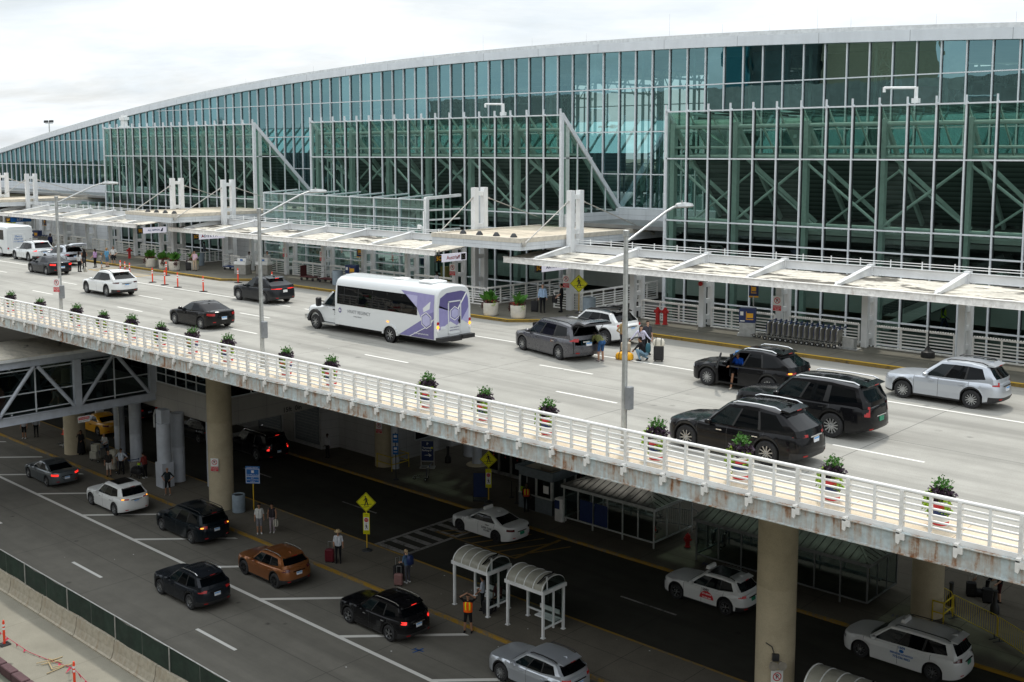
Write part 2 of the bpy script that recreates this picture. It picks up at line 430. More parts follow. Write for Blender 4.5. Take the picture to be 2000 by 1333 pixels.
def louvre_mat():
    m = bpy.data.materials.new('louvre'); nt = nodes(m); co = coords(nt)
    sx = nt.nodes.new('ShaderNodeSeparateXYZ'); nt.links.new(co, sx.inputs[0])
    f = math_(nt, 'FRACT', math_(nt, 'MULTIPLY', sx.outputs[2], 3.6))
    c = ramp_apply(nt, f, [(.0, (.02, .026, .025)), (.5, (.09, .11, .105)), (.85, (.13, .155, .145)), (1., (.02, .026, .026))])
    p = principled(nt, c, .55, 0, .4, 0, f, .6, .05); out(nt, p.outputs[0]); return m
M['louvre'] = louvre_mat()
def standing_seam():
    m = bpy.data.materials.new('standing_seam'); nt = nodes(m); co = coords(nt)
    n = noise(nt, mapping(nt, co, (5, 1, 1)), 1.5, 5, .6)
    c = ramp_apply(nt, n, [(.3, (.1, .1, .09)), (.7, (.18, .178, .16))])
    p = principled(nt, c, .6, .2, .4); out(nt, p.outputs[0]); return m
M['seam_roof'] = standing_seam()
M['tail'] = emit('tail', (.55, .02, .02), .06); M['tail_on'] = emit('tail_on', (1., .03, .02), 1.2)
M['amber_on'] = emit('amber_on', (1., .38, .03), 2.)
M['tail_dark'] = mat('tail_dark', (.09, .008, .01), .15, spec=.7)
M['headlamp'] = mat('headlamp', (.5, .52, .54), .12, .3, spec=.7)
M['sign_lit'] = emit('sign_lit', (.8, .8, .9), .55)
# ================================================================== camera, light, sky
cam = bpy.data.cameras.new('camera'); co_ = bpy.data.objects.new('camera', cam); COL.objects.link(co_)
co_.location = (0, 0, 9.7)
co_.rotation_euler = (PI / 2 - math.atan(238 / 2152), 0, math.radians(42.75))
cam.sensor_width = 36; cam.lens = 2152 / 2000 * 36; cam.shift_y = -(1333 / 2 - 535) / 2000
cam.clip_start = .1; cam.clip_end = 4000
SC.camera = co_
SUN_EL, SUN_AZ = math.radians(61), math.atan2(-.28, .46)      # azimuth of the sun measured from +Y towards +X
w = bpy.data.worlds.new('World'); SC.world = w; w.use_nodes = True
nt = w.node_tree; nt.nodes.clear()
sky = nt.nodes.new('ShaderNodeTexSky'); sky.sky_type = 'NISHITA'; sky.sun_disc = False
sky.sun_elevation = SUN_EL; sky.sun_rotation = SUN_AZ; sky.air_density = 1.2; sky.dust_density = 2.5
g = nt.nodes.new('ShaderNodeTexCoord').outputs['Generated']
sep = nt.nodes.new('ShaderNodeSeparateXYZ'); nt.links.new(g, sep.inputs[0])
zz = math_(nt, 'ADD', math_(nt, 'MAXIMUM', sep.outputs[2], 0.), .16)
cmb = nt.nodes.new('ShaderNodeCombineXYZ')
nt.links.new(math_(nt, 'DIVIDE', sep.outputs[0], zz), cmb.inputs[0]); nt.links.new(math_(nt, 'DIVIDE', sep.outputs[1], zz), cmb.inputs[1])
cn = noise(nt, cmb.outputs[0], .85, 9, .6, .5)
cov = ramp_apply(nt, cn, [(.28, (0, 0, 0)), (.56, (1, 1, 1))])
cd = ramp_apply(nt, noise(nt, cmb.outputs[0], 1.5, 7, .6), [(.3, (11.7, 12.8, 13.8)), (.65, (14.8, 15.2, 15.4))])
col = mixc(nt, math_(nt, 'MULTIPLY_ADD', cov, .45, .52), sky.outputs[0], cd)
lift = math_(nt, 'MULTIPLY_ADD', math_(nt, 'MINIMUM', math_(nt, 'MAXIMUM', math_(nt, 'SUBTRACT', sep.outputs[2], .1), 0.), .5), .75, .78)
vm = nt.nodes.new('ShaderNodeVectorMath'); vm.operation = 'SCALE'; nt.links.new(col, vm.inputs[0]); nt.links.new(lift, vm.inputs['Scale']); col = vm.outputs[0]
bg = nt.nodes.new('ShaderNodeBackground'); bg.inputs['Strength'].default_value = .1; nt.links.new(col, bg.inputs['Color'])
wo = nt.nodes.new('ShaderNodeOutputWorld'); nt.links.new(bg.outputs[0], wo.inputs[0])
sd = bpy.data.lights.new('sun', 'SUN'); sd.energy = 1.95; sd.angle = math.radians(3.5); sd.color = (1, .95, .87)
so = bpy.data.objects.new('sun', sd); COL.objects.link(so)
dirv = Vec((.28, -.46, -.95)).normalized()                      # where the light travels
so.rotation_euler = dirv.to_track_quat('-Z', 'Y').to_euler()
SC.view_settings.view_transform = 'Standard'; SC.view_settings.look = 'None'; SC.view_settings.exposure = 0; SC.view_settings.gamma = 1
try:
    SC.cycles.max_bounces = 8; SC.cycles.transparent_max_bounces = 16; SC.cycles.glossy_bounces = 3; SC.cycles.diffuse_bounces = 3
    SC.cycles.use_denoising = True; SC.cycles.sample_clamp_indirect = 6
except Exception: pass

# ================================================================== ground, roads
def struct(name, mb, m, **kw):
    return mb.build(name, m, kind='structure', **kw)
g = bpy.data.materials.new('far_ground'); nt = nodes(g); cc = coords(nt)
out(nt, principled(nt, ramp_apply(nt, noise(nt, cc, .02, 6, .6), [(.35, (.10, .12, .06)), (.65, (.2, .2, .17))]), .95).outputs[0])
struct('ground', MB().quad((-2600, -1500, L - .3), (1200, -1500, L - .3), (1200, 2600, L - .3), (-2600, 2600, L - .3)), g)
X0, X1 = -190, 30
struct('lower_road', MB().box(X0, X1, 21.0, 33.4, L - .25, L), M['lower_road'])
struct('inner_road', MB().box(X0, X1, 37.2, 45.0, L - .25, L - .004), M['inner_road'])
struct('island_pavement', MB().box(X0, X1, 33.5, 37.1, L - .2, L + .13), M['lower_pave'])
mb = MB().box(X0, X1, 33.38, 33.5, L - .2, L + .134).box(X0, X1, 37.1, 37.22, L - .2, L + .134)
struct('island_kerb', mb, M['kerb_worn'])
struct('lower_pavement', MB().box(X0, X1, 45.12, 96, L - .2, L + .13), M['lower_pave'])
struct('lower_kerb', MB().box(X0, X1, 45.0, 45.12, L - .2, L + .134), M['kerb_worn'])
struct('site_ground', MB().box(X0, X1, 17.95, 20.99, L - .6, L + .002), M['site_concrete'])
dirt = deck_concrete('dirt', (.16, .12, .08), (.28, .22, .15), 1e4, 1e4, .8)
struct('site_dirt', MB().box(X0, X1, 4, 17.95, L - .6, L - .35), dirt)
def lines(name, quads, m, z):
    mb = MB()
    for q in quads: mb.add([(x, y, z) for x, y in q], [(0, 1, 2, 3)])
    return struct(name, mb, m)
def strip(x0, x1, y, wd): return [(x0, y - wd / 2), (x1, y - wd / 2), (x1, y + wd / 2), (x0, y + wd / 2)]
zl = L + .004
q = [strip(X0, X1, 28.9, .2)] + [strip(x, x + 3.1, 25.1, .16) for x in [-54.3 + 11.9 * k for k in range(-8, 6)]]
for k in range(-6, 9):                                            # slanted bay lines of the pick-up lane
    x = -73.2 + 6.0 * k; q.append([(x, 29.0), (x + .33, 29.0), (x + 3.9 + .33, 32.9), (x + 3.9, 32.9)])
lines('lower_road_markings', q, M['line_white_low'], zl)
q = [strip(x, x + 3.2, 40.9, .13) for x in [-62.5 + 10.6 * k for k in range(-6, 7)]]
for x in (-44.75, -42.4): q.append([(x - .12, 37.3), (x + .12, 37.3), (x + .12, 44.9), (x - .12, 44.9)])
for k in range(9):
    y = 37.5 + k * .88
    q.append([(-44.6, y), (-42.55, y + .0), (-42.55, y + .38), (-44.6, y + .38)])
lines('inner_road_markings', q, M['line_faint'], L + .001)
q = [strip(-43.9, -37.7, 41.1, .14), [(-43.9, 41.1), (-43.75, 41.1), (-41.0, 44.7), (-41.2, 44.7)], [(-37.9, 41.1), (-37.7, 41.1), (-37.7, 44.8), (-37.9, 44.8)]]
for k in range(6): x = -43 + k * .95; q.append([(x, 41.15), (x + .14, 41.15), (x + 1.6, 44.4), (x + 1.46, 44.4)])
q.append(strip(X0, X1, 37.42, .1))
lines('inner_road_yellow', q, M['line_yellow_shaded'], L + .002)
q = [[(-33.8 + a, 30.3 + b) for a, b in p] for p in ([(0, 0), (.5, .1), (.52, .2), (0, .1)], [(.2, -.25), (.3, -.2), (.34, .35), (.24, .35)], [(.0, -.1), (.05, -.1), (.05, .2), (0, .2)])]
lines('road_spray_mark', q, mat('spray_blue', (.01, .06, .2), .8), zl + .001)
for k, (x, y) in enumerate([(-38.0, 35.3), (-37.4, 34.6)]):
    o = MB().lathe([(.42, 0), (.4, .006), (.0, .007)], n=20).build('manhole_cover', M['dark_metal'], loc=(x, y, L + .131), smooth=30)
    tag(o, ['round dark manhole cover behind the woman with two suitcases', 'round dark manhole cover nearest the kerb beside the black tailgate'][k], 'manhole cover', 'manhole covers on the island')

# ---------------------------------------------------------------- departures deck
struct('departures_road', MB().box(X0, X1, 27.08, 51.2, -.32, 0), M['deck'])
struct('deck_edge_walk', MB().box(X0, X1, 27.02, 28.35, -.3, .12), M['walk_tan'])
def kerb_y(x): return 45.75 if x < -71.5 else 47.2
mb = MB().prism([(X0, 45.9), (-72.3, 45.9), (-70.6, 47.35), (-48.2, 47.35), (-46.6, 45.75), (-42.6, 45.75), (-40.8, 47.35), (X1, 47.35), (X1, 51.45), (X0, 51.45)], 'z', -.25, .15)
mb.box(-47.5, -42.2, 51.45, 63.3, -.28, .15).box(-84.4, -79.6, 51.45, 63.3, -.28, .15).box(-122.5, -118, 51.45, 63.3, -.28, .15)
struct('departures_pavement', mb, M['pavement'])
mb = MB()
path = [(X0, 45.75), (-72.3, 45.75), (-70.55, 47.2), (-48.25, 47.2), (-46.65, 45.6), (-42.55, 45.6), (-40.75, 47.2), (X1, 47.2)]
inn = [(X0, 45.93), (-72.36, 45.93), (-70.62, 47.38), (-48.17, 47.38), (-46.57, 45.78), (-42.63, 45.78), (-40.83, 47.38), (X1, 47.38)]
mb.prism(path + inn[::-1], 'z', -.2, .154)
struct('departures_kerb', mb, M['kerb_shaded'])  # kerb sides carry painted shade; the yellow top is a separate sheet
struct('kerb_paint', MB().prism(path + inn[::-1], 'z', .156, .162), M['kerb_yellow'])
q = [strip(X0, -93, 41.0, .14), strip(-79, -57, 41.05, .14), strip(-55.5, X1, 41.05, .14)]
for y, ph in ((37.35, 0.), (33.6, 4.2)):
    q += [strip(x + ph, x + ph + 3.1, y, .13) for x in [-178 + 12.1 * k for k in range(17)]]
lines('deck_markings', q, M['line_white'], .004)
q = [strip(X0, X1, 28.75, .11)]
def hatch(x0, x1, y0, y1, n):
    r = [strip(x0, x1, y0, .1), [(x0, y0), (x0 + .1, y0), (x0 + .1, y1), (x0, y1)], [(x1 - .1, y0), (x1, y0), (x1, y1), (x1 - .1, y1)]]
    for k in range(n):
        x = x0 + (k + .5) * (x1 - x0) / n; r.append([(x, y0), (x + .12, y0), (x + .5, y1), (x + .38, y1)])
    return r
q += hatch(-50.5, -46.9, 44.1, 45.9, 4) + hatch(-87.5, -79.5, 42.9, 45.5, 8)
lines('deck_yellow_markings', q, M['line_yellow'], .0035)
# deck structure below
r = thing('deck_girder', 'rusty blue grey steel edge girder under the white deck railing', 'girder', (-60, 27, -.3))
mb = MB().box(X0, X1, 26.78, 26.84, -.5, .02).box(X0, X1, 26.7, 26.84, -.53, -.5).box(X0, X1, 26.7, 26.84, .02, .04)
mb.build('edge_plate', M['girder'], r)
mb = MB()
mb.box(X0, X1, 27.15, 51.1, -.34, -.325)  # dark soffit sheet, added to hold back light under the deck
for y in (26.95, 31, 35, 39, 43, 47, 50.9): mb.box(X0, X1, y - .1, y + .1, -1.15 if y > 27 else -.55, -.33)
mb.build('floor_beam', M['dark_metal'], r)
def round_column(name, x, y, rad, z0, z1, m, label, group, base=None):
    t = thing(name, label, 'column', (x, y, z0), 0, group)
    mb = MB(); h = z1 - z0
    mb.lathe([(rad + .02, 0), (rad + .02, .12), (rad, .16), (rad, h * .52), (rad - .006, h * .52 + .01), (rad - .006, h * .52 + .03), (rad, h * .52 + .04), (rad, h)], n=36)
    mb.build('shaft', m, t, smooth=35, world=False)
    return t
CX = [(-93, 35.2, 'far round concrete pier under the deck left of the footbridge'), (-74.1, 34.8, 'round concrete pier under the glazed footbridge, orange cone beside it'),
      (-56.0, 35.1, 'round concrete pier with small parking sign beside the grey bin'), (-19.35, 35.3, 'tall round concrete pier with floodlights, in front of the long shelter')]
for x, y, lb in CX:
    c = round_column('concrete_pier', x, y, .72, L, -1.15, M['concrete_col'], lb, 'round concrete piers')
    if y < 36 and x != -74.1: MB().box(x - .8, x + .8, 37, 50.5, -2.0, -1.14).build('cap_beam', M['concrete_col'], c)
round_column('concrete_pier', -19.0, 48.6, .7, L, -1.15, M['concrete_col'], 'round concrete pier behind the white minivan taxi, beside yellow barriers', 'round concrete piers')
round_column('concrete_pier', -55.7, 47.6, .68, L, -1.15, M['concrete_col'], 'dim concrete pier with a small sign against the white wall', 'round concrete piers')
for k, (x, y, rd, lb) in enumerate([(-62.7, 36.2, .42, 'thick white round column behind the man with hands on hips'), (-67.7, 36.0, .4, 'white round column behind the woman in red top'),
                               (-70.7, 36.4, .35, 'white round column with drainpipe, behind the luggage group'), (-60.2, 37.2, .4, 'white round column just left of the concrete pier')]):
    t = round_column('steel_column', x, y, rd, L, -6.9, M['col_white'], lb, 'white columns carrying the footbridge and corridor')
    if k == 2: MB().tube([(x + .55, y - .3, L), (x + .55, y - .3, -8), (x + .25, y - .3, -7.3), (x + .25, y - .3, -6.8)], .07).build('drainpipe', M['galv'], t, smooth=40)
t = thing('clad_column', 'boxed white column with stepped casing and pipes at the footbridge end', 'column', (-62.3, 35.0, L))
MB().box(-.42, .42, -.4, .4, 0, 1.7).box(-.45, .45, -.43, .43, 0, .06).build('plinth', M['col_white'], t, world=False)
MB().lathe([(.44, 1.7), (.44, 4.2), (.4, 4.25)], n=28).box(-.32, .32, -.3, .3, 4.25, 5.1).build('shaft', M['col_white'], t, smooth=35, world=False)
MB().tube([(-.55, -.3, 3.9), (-.55, -.3, 4.7), (-.3, -.3, 5.1)], .06).tube([(-.45, -.1, 3.9), (-.45, -.1, 5.1)], .05).build('pipe', M['galv'], t, smooth=40, world=False)

# ---------------------------------------------------------------- deck railing
t = thing('deck_railing', 'long white steel railing with rusty brackets along the deck edge', 'railing', (-60, 26.92, 0))
RX0, RX1 = -128.0, 2.0
MB().cyl((RX0, 26.92, 1.12), (RX1, 26.92, 1.12), .055, n=12).build('top_rail', M['rail_white'], t, smooth=40)
for z in (.3, .46, .62, .78, .94):
    MB().cyl((RX0, 26.92, z), (RX1, 26.92, z), .033, n=8).build('lower_rail', M['rail_white'], t, smooth=40)
MB().box(RX0, RX1, 26.86, 26.9, .02, .16).build('toe_plate', M['rail_white'], t)
k = 0; x = -15.66 - 1.466 * 76
post = mid = None
while x < RX1:
    if post is None:
        mb = MB().box(x - .05, x + .05, 26.85, 26.99, .0, 1.1).prism([(x - .06, .04), (x + .06, .04), (x + .055, -.16), (x + .02, -.27), (x - .055, -.24)], 'y', 26.70, 26.775)
        mb.box(x + .05, x + .17, 26.69, 26.775, -.14, .03).box(x - .05, x + .05, 26.7, 26.86, .0, .09)
        post = mb.build('post', M['rail_post'], t)
        mid = MB().box(x + .7, x + .77, 26.87, 26.97, .16, 1.1).build('mid_post', M['rail_white'], t); xb = x
    else:
        for p in (post, mid):
            c = p.copy(); COL.objects.link(c); c.location = p.location + Vec((x - xb, 0, 0))
    x += 1.466; k += 1
    if k > 92: break

# ================================================================== terminal
def curve_fit(pts, deg=4):
    a = np.array(pts); c = np.polyfit((a[:, 0] + 60) / 60, a[:, 1], deg)
    lo, hi = a[:, 0].min(), a[:, 0].max()
    d1 = np.polyder(c)
    def f(x):
        xx = min(max(x, lo), hi); u = (xx + 60) / 60
        return float(np.polyval(c, u) + np.polyval(d1, u) * (x - xx) / 60)
    return f
ZT = curve_fit([(-152.8, 10.25), (-136.6, 12.44), (-123.8, 13.94), (-113.9, 15.01), (-92.5, 16.72), (-80.6, 17.21), (-69.7, 17.56), (-61.1, 17.68), (-52.9, 17.7), (-45, 17.62), (-32.1, 17.23), (-20.8, 16.68)])
ZG = curve_fit([(-153.6, 9.46), (-135.3, 11.83), (-124.5, 13.09), (-112.1, 14.25), (-105.6, 14.94), (-93, 15.9), (-73.9, 16.58), (-62.6, 16.81), (-53.9, 16.84), (-45.4, 16.71), (-38.2, 16.55), (-31.1, 16.28), (-21.1, 15.79)])
YM, YF = 63.5, 57.0
T = thing('terminal_building', 'long glass terminal with a pale curved roof edge across the background', 'building', (-60, 63.5, 0))
MX0, MX1, MS = -171.9, 22.0, 1.4335
n = int((MX1 - MX0) / MS); off = -45.38 - MS * round((-45.38 - MX0) / MS)
xs = [off + MS * k for k in range(n + 1)]
BOT = 5.75
near = sorted(range(n), key=lambda k: abs(xs[k] + 55))[:100]; far_ids = [k for k in range(n) if k not in near]
mbf = MB(); mbg = MB()
for k in range(n):
    x0, x1 = xs[k], xs[k + 1]
    g_ = mbg if k in far_ids else MB()
    g_.add([(x0, YM, BOT), (x1, YM, BOT), (x1, YM, ZG(x1)), (x0, YM, ZG(x0))], [(0, 1, 2, 3)])
    if k not in far_ids: g_.build('window_bay', M['glass_main'], T)
    m_ = mbf if k in far_ids else MB()
    m_.box(x0 - .035, x0 + .035, YM - .14, YM + .12, BOT, ZG(x0) + .05).box(x0 - .085, x0 + .085, YM - .02, YM + .1, BOT, ZG(x0) + .03, 1)
    if k not in far_ids: m_.build('mullion', [M['mullion'], M['gasket_shadow']], T)
mbg.build('window_bays', M['glass_main'], T, kind='stuff'); mbf.build('mullions', [M['mullion'], M['gasket_shadow']], T, kind='stuff')
for z in (BOT, 8.12, 11.1, 14.15):
    xa = MX0
    while ZG(xa) < z + .2: xa += .5
    xb = MX1
    MB().box(xa, xb, YM - .09, YM + .08, z - .035, z + .035).build('transom', M['mullion'], T)
mb = MB(); mr = MB(); ml = MB()
xs2 = np.arange(MX0 - 12, MX1 + 1, 2.0)
for a, b in zip(xs2[:-1], xs2[1:]):
    za, zb, ga, gb = ZT(a), ZT(b), ZG(a) - .02, ZG(b) - .02
    ya, yb_ = 63.2, 63.2
    ha, hb = za - .3, zb - .3
    mb.add([(a, ya, ga), (b, ya, gb), (b, ya, hb), (a, ya, ha), (a, 64, ga), (b, 64, gb)], [(0, 1, 2, 3), (0, 4, 5, 1)])
    ml.add([(a, 63.2, ha), (b, 63.2, hb), (b, 63.55, hb + .03), (a, 63.55, ha + .03), (b, 63.55, zb), (a, 63.55, za), (a, 95, za + .3), (b, 95, zb + .3)], [(0, 1, 2, 3), (3, 2, 4, 5), (5, 4, 7, 6)])
    mr.add([(a, 63.6, ga + .2), (b, 63.6, gb + .2), (b, 95, gb + .5), (a, 95, ga + .5)], [(0, 1, 2, 3)])
mb.build('fascia', M['fascia'], T, smooth=30); ml.build('roof', mat('roof_white', (.6, .62, .62), .6), T, smooth=30)
mr.build('ceiling', M['int_wall'], T, smooth=30)
mb = MB()
for x, h in ((-95, .5), (-84, .55), (-76.5, .6), (-69, .5), (-62, 1.2), (-56.8, .6), (-51.5, .6), (-44.2, 1.5), (-40, .6), (-36.5, .5), (-33.2, 1.4), (-31, .6), (-25.8, .6), (-21.4, .6), (-20.6, 1.5)):
    mb.cyl((x, 63.7, ZT(x)), (x, 63.7, ZT(x) + h), .009, .005, 5)
mb.build('lightning_rod', M['galv'], T)
# interior of the hall
MB().box(MX0, MX1, 63.9, 95, 5.0, 5.45).build('upper_floor', M['int_floor'], T)
mb = MB()
for (a, b) in ((MX0, -76), (-58, MX1)):
    k = a
    while k < b - .1:
        e = min(k + 6, b); zt_ = min(ZG((k + e) / 2) + .3, 17); mb.quad((k, 92, 5.4), (e, 92, 5.4), (e, 92, zt_), (k, 92, zt_)); k = e
mb.build('back_wall', M['int_dark'], T)
mb = MB()
for x in np.arange(-76, -57.9, 2.25): mb.box(x - .05, x + .05, 91.9, 92.1, 5.4, 17)
for z in (8.5, 11.5, 14.4): mb.box(-76, -58, 91.9, 92.1, z - .04, z + .04)
mb.build('rear_window_frame', M['int_dark'], T)
mb = MB()
for x in np.arange(-150, 10, 8.6):                                  # white tube trusses spanning the hall
    zt_ = ZG(x)
    for (y0, y1) in ((64.5, 91),):
        mb.cyl((x, y0, zt_ - .3), (x, y1, zt_ - .1), .09, n=6); mb.cyl((x, y0, zt_ - 1.7), (x, y1, zt_ - 1.5), .09, n=6)
        for k in range(12):
            a = y0 + k * 2.2; mb.cyl((x, a, zt_ - 1.7), (x, a + 1.1, zt_ - .3), .05, n=5); mb.cyl((x, a + 1.1, zt_ - .3), (x, a + 2.2, zt_ - 1.7), .05, n=5)
    for y in (66.5, 78):
        for dx in (-.45, .45):
            for dy in (-.4, .4): mb.cyl((x + dx, y + dy, 5.4), (x + dx, y + dy, zt_ - 1.5), .07, n=6)
        z = 5.4
        while z < zt_ - 2.4:
            mb.cyl((x - .45, y - .4, z), (x + .45, y - .4, z + 1), .04, n=5); mb.cyl((x + .45, y - .4, z + 1), (x - .45, y - .4, z + 2), .04, n=5); z += 2
mb.build('roof_truss', M['steel_green'], T)
mb = MB()
for x in np.arange(-150, 10, 4.3):
    mb.cyl((x, 64.3, 5.4), (x, 64.3, ZG(x)), .11, n=8)
mb.build('wind_column', M['steel_green'], T, smooth=40)
mb = MB()                                                           # the stair behind the glass between two screens
for k in range(16): mb.box(-50.2 + k * .3, -49.8 + k * .3, 67, 68.6, 5.6 + k * .28, 5.68 + k * .28)
for y in (67, 68.6): mb.bar((-50.2, y, 5.6), (-45.4, y, 10.1), .08, .35); mb.bar((-50.2, y, 6.6), (-45.4, y, 11.1), .05, .05)
mb.build('staircase', M['int_wall'], T)
mb = MB()
for x0, x1, z0, z1, y, m_ in ((-38.5, -35.6, 12.3, 16.2, 64.6, 0), (-42, -38.7, 11.2, 16, 65.2, 1), (-35.4, -30.2, 11.4, 15.9, 66, 1), (-30, -26.5, 11.4, 13.6, 66, 2), (-29.5, -25.4, 13.4, 15.8, 67, 3),
                              (-34.2, -31.6, 9.8, 11.6, 65, 4), (-70, -64, 9, 11.5, 70, 1), (-60, -52, 8.2, 11, 69, 1)):
    mb.box(x0, x1, y, y + .3, z0, z1, m_)
mb.build('interior_panel', [M['int_teal'], M['int_dark'], M['int_red'], M['int_beige'], M['int_floor']], T)
# lower parapet and left base
for bx in ((-172, -111.6, 62.6, 63.4, 4.3, 5.72), (-84.2, -75.8, 62.9, 63.4, 4.5, 5.72), (-48.05, -39.75, 62.9, 63.4, 4.5, 5.72), (-48.05, -47.75, 57.2, 62.9, 4.5, 5.5)): MB().box(*bx).build('parapet', M['panels'], T)
MB().box(-172, -111.6, 60.5, 62.7, 3.2, 4.35).build('lower_roof', M['roof_tan'], T)
MB().box(-172, -111.6, 57.05, 57.25, -1.2, 2.6).build('base_wall', M['panels'], T)
mb = MB(); mb2 = MB()
mb.quad((-172, 57.1, 2.6), (-111.6, 57.1, 2.6), (-111.6, 57.1, 4.3), (-172, 57.1, 4.3)); mb.build('strip_window', M['glass_front'], T)
for x in np.arange(-171, -111, 2.4): mb2.box(x - .04, x + .04, 57.0, 57.2, 2.6, 4.3)
mb2.build('strip_mullion', M['mullion'], T)
# departures hall behind the screens
MB().box(MX0, MX1, 57.5, 92, -.5, -.1).box(MX0, MX1, 57.8, 63.4, 4.7, 4.95).box(MX0, MX1, 63.4, 92, 4.7, 4.98).build('hall_slab', M['int_floor'], T)
mb = MB().box(MX0, MX1, 80, 80.3, -11, 4.7, 1).box(MX0, MX1, 60.2, 60.4, .4, 1.55, 0).box(MX0, MX1, 59.2, 59.35, 3.0, 3.35, 0).box(MX0, MX1, 63.6, 63.8, -11, -.5, 1)
for k in range(60):
    x = -150 + k * 2.9 + random.random(); y = random.uniform(62, 76); h = random.uniform(1, 2.6)
    mb.box(x, x + random.uniform(.6, 2.6), y, y + .6, -.1, h, random.choice((0, 1, 1, 2, 3, 4, 1)))
mb.build('hall_fitting', [M['int_wall'], M['int_dark'], M['int_warm'], M['int_teal'], M['int_red']], T)
mb = MB()
mb.bar((-26, 58.6, -.1), (-19.5, 58.6, 3.4), 1.1, .5, 0); mb.bar((-26, 58.1, .9), (-19.5, 58.1, 4.3), .06, .5, 1); mb.bar((-26, 59.2, .9), (-19.5, 59.2, 4.3), .06, .5, 1)
mb.build('escalator', [M['int_wall'], M['dark_metal']], T)

# ---------------------------------------------------------------- projecting glass screens
FS = 1.5265
def screen(x0, nb, label, right_end=True):
    x1 = x0 + nb * FS; zt_ = 12.15
    t = thing('glass_vestibule', label, 'glass vestibule', ((x0 + x1) / 2, YF, 0), 0, 'projecting glass vestibules of the terminal')
    for k in range(nb + 1):
        x = x0 + k * FS
        mb = MB().box(x - .04, x + .04, YF - .12, YF + .1, L + .1, zt_ + .1).box(x - .09, x + .09, YF - .02, YF + .09, L + .1, zt_, 1)
        mb.box(x - .025, x + .025, YF - .18, YF - .02, zt_ - .1, zt_ + .42)
        if k in (0, nb): mb.box(x - .1, x + .1, YF - .1, YF + .16, L + .1, zt_ + .15)
        mb.build('mullion', [M['mullion'], M['gasket_shadow']], t)
        if k < nb: MB().quad((x, YF, L + .2), (x + FS, YF, L + .2), (x + FS, YF, zt_), (x, YF, zt_)).build('window', M['glass_front'], t)
    for z in (zt_, 9.28, 5.48, 4.3, .57, -.7, -4.5):
        MB().box(x0, x1, YF - .1, YF + .06, z - .04, z + .04).build('transom', M['mullion'], t)
    # sloping roof behind the screen: glazed at the top, metal deck below
    zb = 5.62; yb = YM - .12
    def sl(f): return (YF + .12 + (yb - YF - .12) * f, zt_ - .08 + (zb - zt_ + .08) * f)
    ya, za = sl(.0); ym, zm = sl(.4)
    mb = MB()
    for k in range(nb):
        xa, xb = x0 + k * FS, x0 + (k + 1) * FS
        mb.quad((xa, ya, za), (xb, ya, za), (xb, ym, zm), (xa, ym, zm))
    mb.build('roof_glazing', M['glass_roof'], t)
    MB().add([(x0, ym, zm), (x1, ym, zm), (x1, yb, zb), (x0, yb, zb), (x0, ym + .1, zm + .12), (x1, ym + .1, zm + .12), (x1, yb, zb + .14), (x0, yb, zb + .14)],
             [(0, 1, 2, 3), (4, 7, 6, 5), (0, 4, 5, 1)]).build('metal_deck', M['louvre'], t)
    mb = MB()
    for k in range(nb + 1):
        x = x0 + k * FS; mb.bar((x, ya, za + .05), (x, ym, zm + .05), .06, .14)
    for f in (.13, .4): y, z = sl(f); mb.box(x0, x1, y - .06, y + .06, z - .06, z + .06)
    mb.build('roof_bar', M['steel_green'], t)
    mb = MB()
    for k in range(0, nb + 1, 3):
        x = x0 + k * FS + (.12 if k == 0 else -.12 if k == nb else .0)
        mb.box(x - .17, x + .17, YF + .45, YF + .8, L, zt_ - .7)
        y0_, z0_ = sl(.04); y1_, z1_ = sl(.97)
        mb.bar((x, y0_ + .2, z0_ - .35), (x, y1_, z1_ - .3), .16, .3)
        if k < nb:
            xm = x + 3 * FS
            (pa, pb) = ((x, 5.6), (xm, 9.1)) if (k // 3) % 2 else ((x, 9.1), (xm, 5.6))
            mb.cyl((pa[0], YF + .62, pa[1]), (pb[0], YF + .62, pb[1]), .085, n=8)
            mb.cyl((pb[0], YF + 2.6, pa[1] - .5), (pa[0], YF + 2.6, pb[1] - .4), .07, n=8)
            mb.bar((x + .6, YF + .9, 9.3), (x + 3 * FS - 1, YF + 4, 5.5), .1, .22)
    for z, r_ in ((11.2, .12), (9.95, .08), (9.4, .1), (5.55, .12)): mb.cyl((x0 + .1, YF + .62, z), (x1 - .1, YF + .62, z), r_, n=8)
    mb.build('steel_frame', M['steel_green'], t)
    mb = MB()
    for k in range(nb): mb.box(x0 + k * FS + .45, x0 + k * FS + .6, YF + 1.2, YF + 1.4, 5.3, 5.45)
    MB().box(x0, x1, YF + .9, YM - .2, 5.0, 5.2).build('ledge', M['int_wall'], t)
    mb.build('ledge_light', M['white_paint'], t)
    for (xe, on) in ((x1, right_end), (x0, True)):
        if not on: continue
        MB().add([(xe, YF, 4.5), (xe, yb, 4.5), (xe, yb, zb), (xe, YF, zt_)], [(0, 1, 2, 3)]).build('end_glass', M['glass_front'], t)
        mb = MB().bar((xe, YF, zt_ + .05), (xe, yb + .1, zb + .05), .22, .3)
        for f in (.25, .5, .75):
            y, z = sl(f); mb.box(xe - .05, xe + .05, y - .05, y + .05, 4.5, z)
        mb.box(xe - .05, xe + .05, YF, YF + 3.3, 9.24, 9.32)
        mb.build('end_beam', M['mullion'], t)
    return t
screen(-111.5, 18, 'leftmost glass vestibule, behind the white car with open tailgate')
screen(-75.65, 18, 'middle glass vestibule rising behind the white shuttle bus')
screen(-39.65, 22, 'rightmost glass vestibule, behind the row of luggage carts', False)
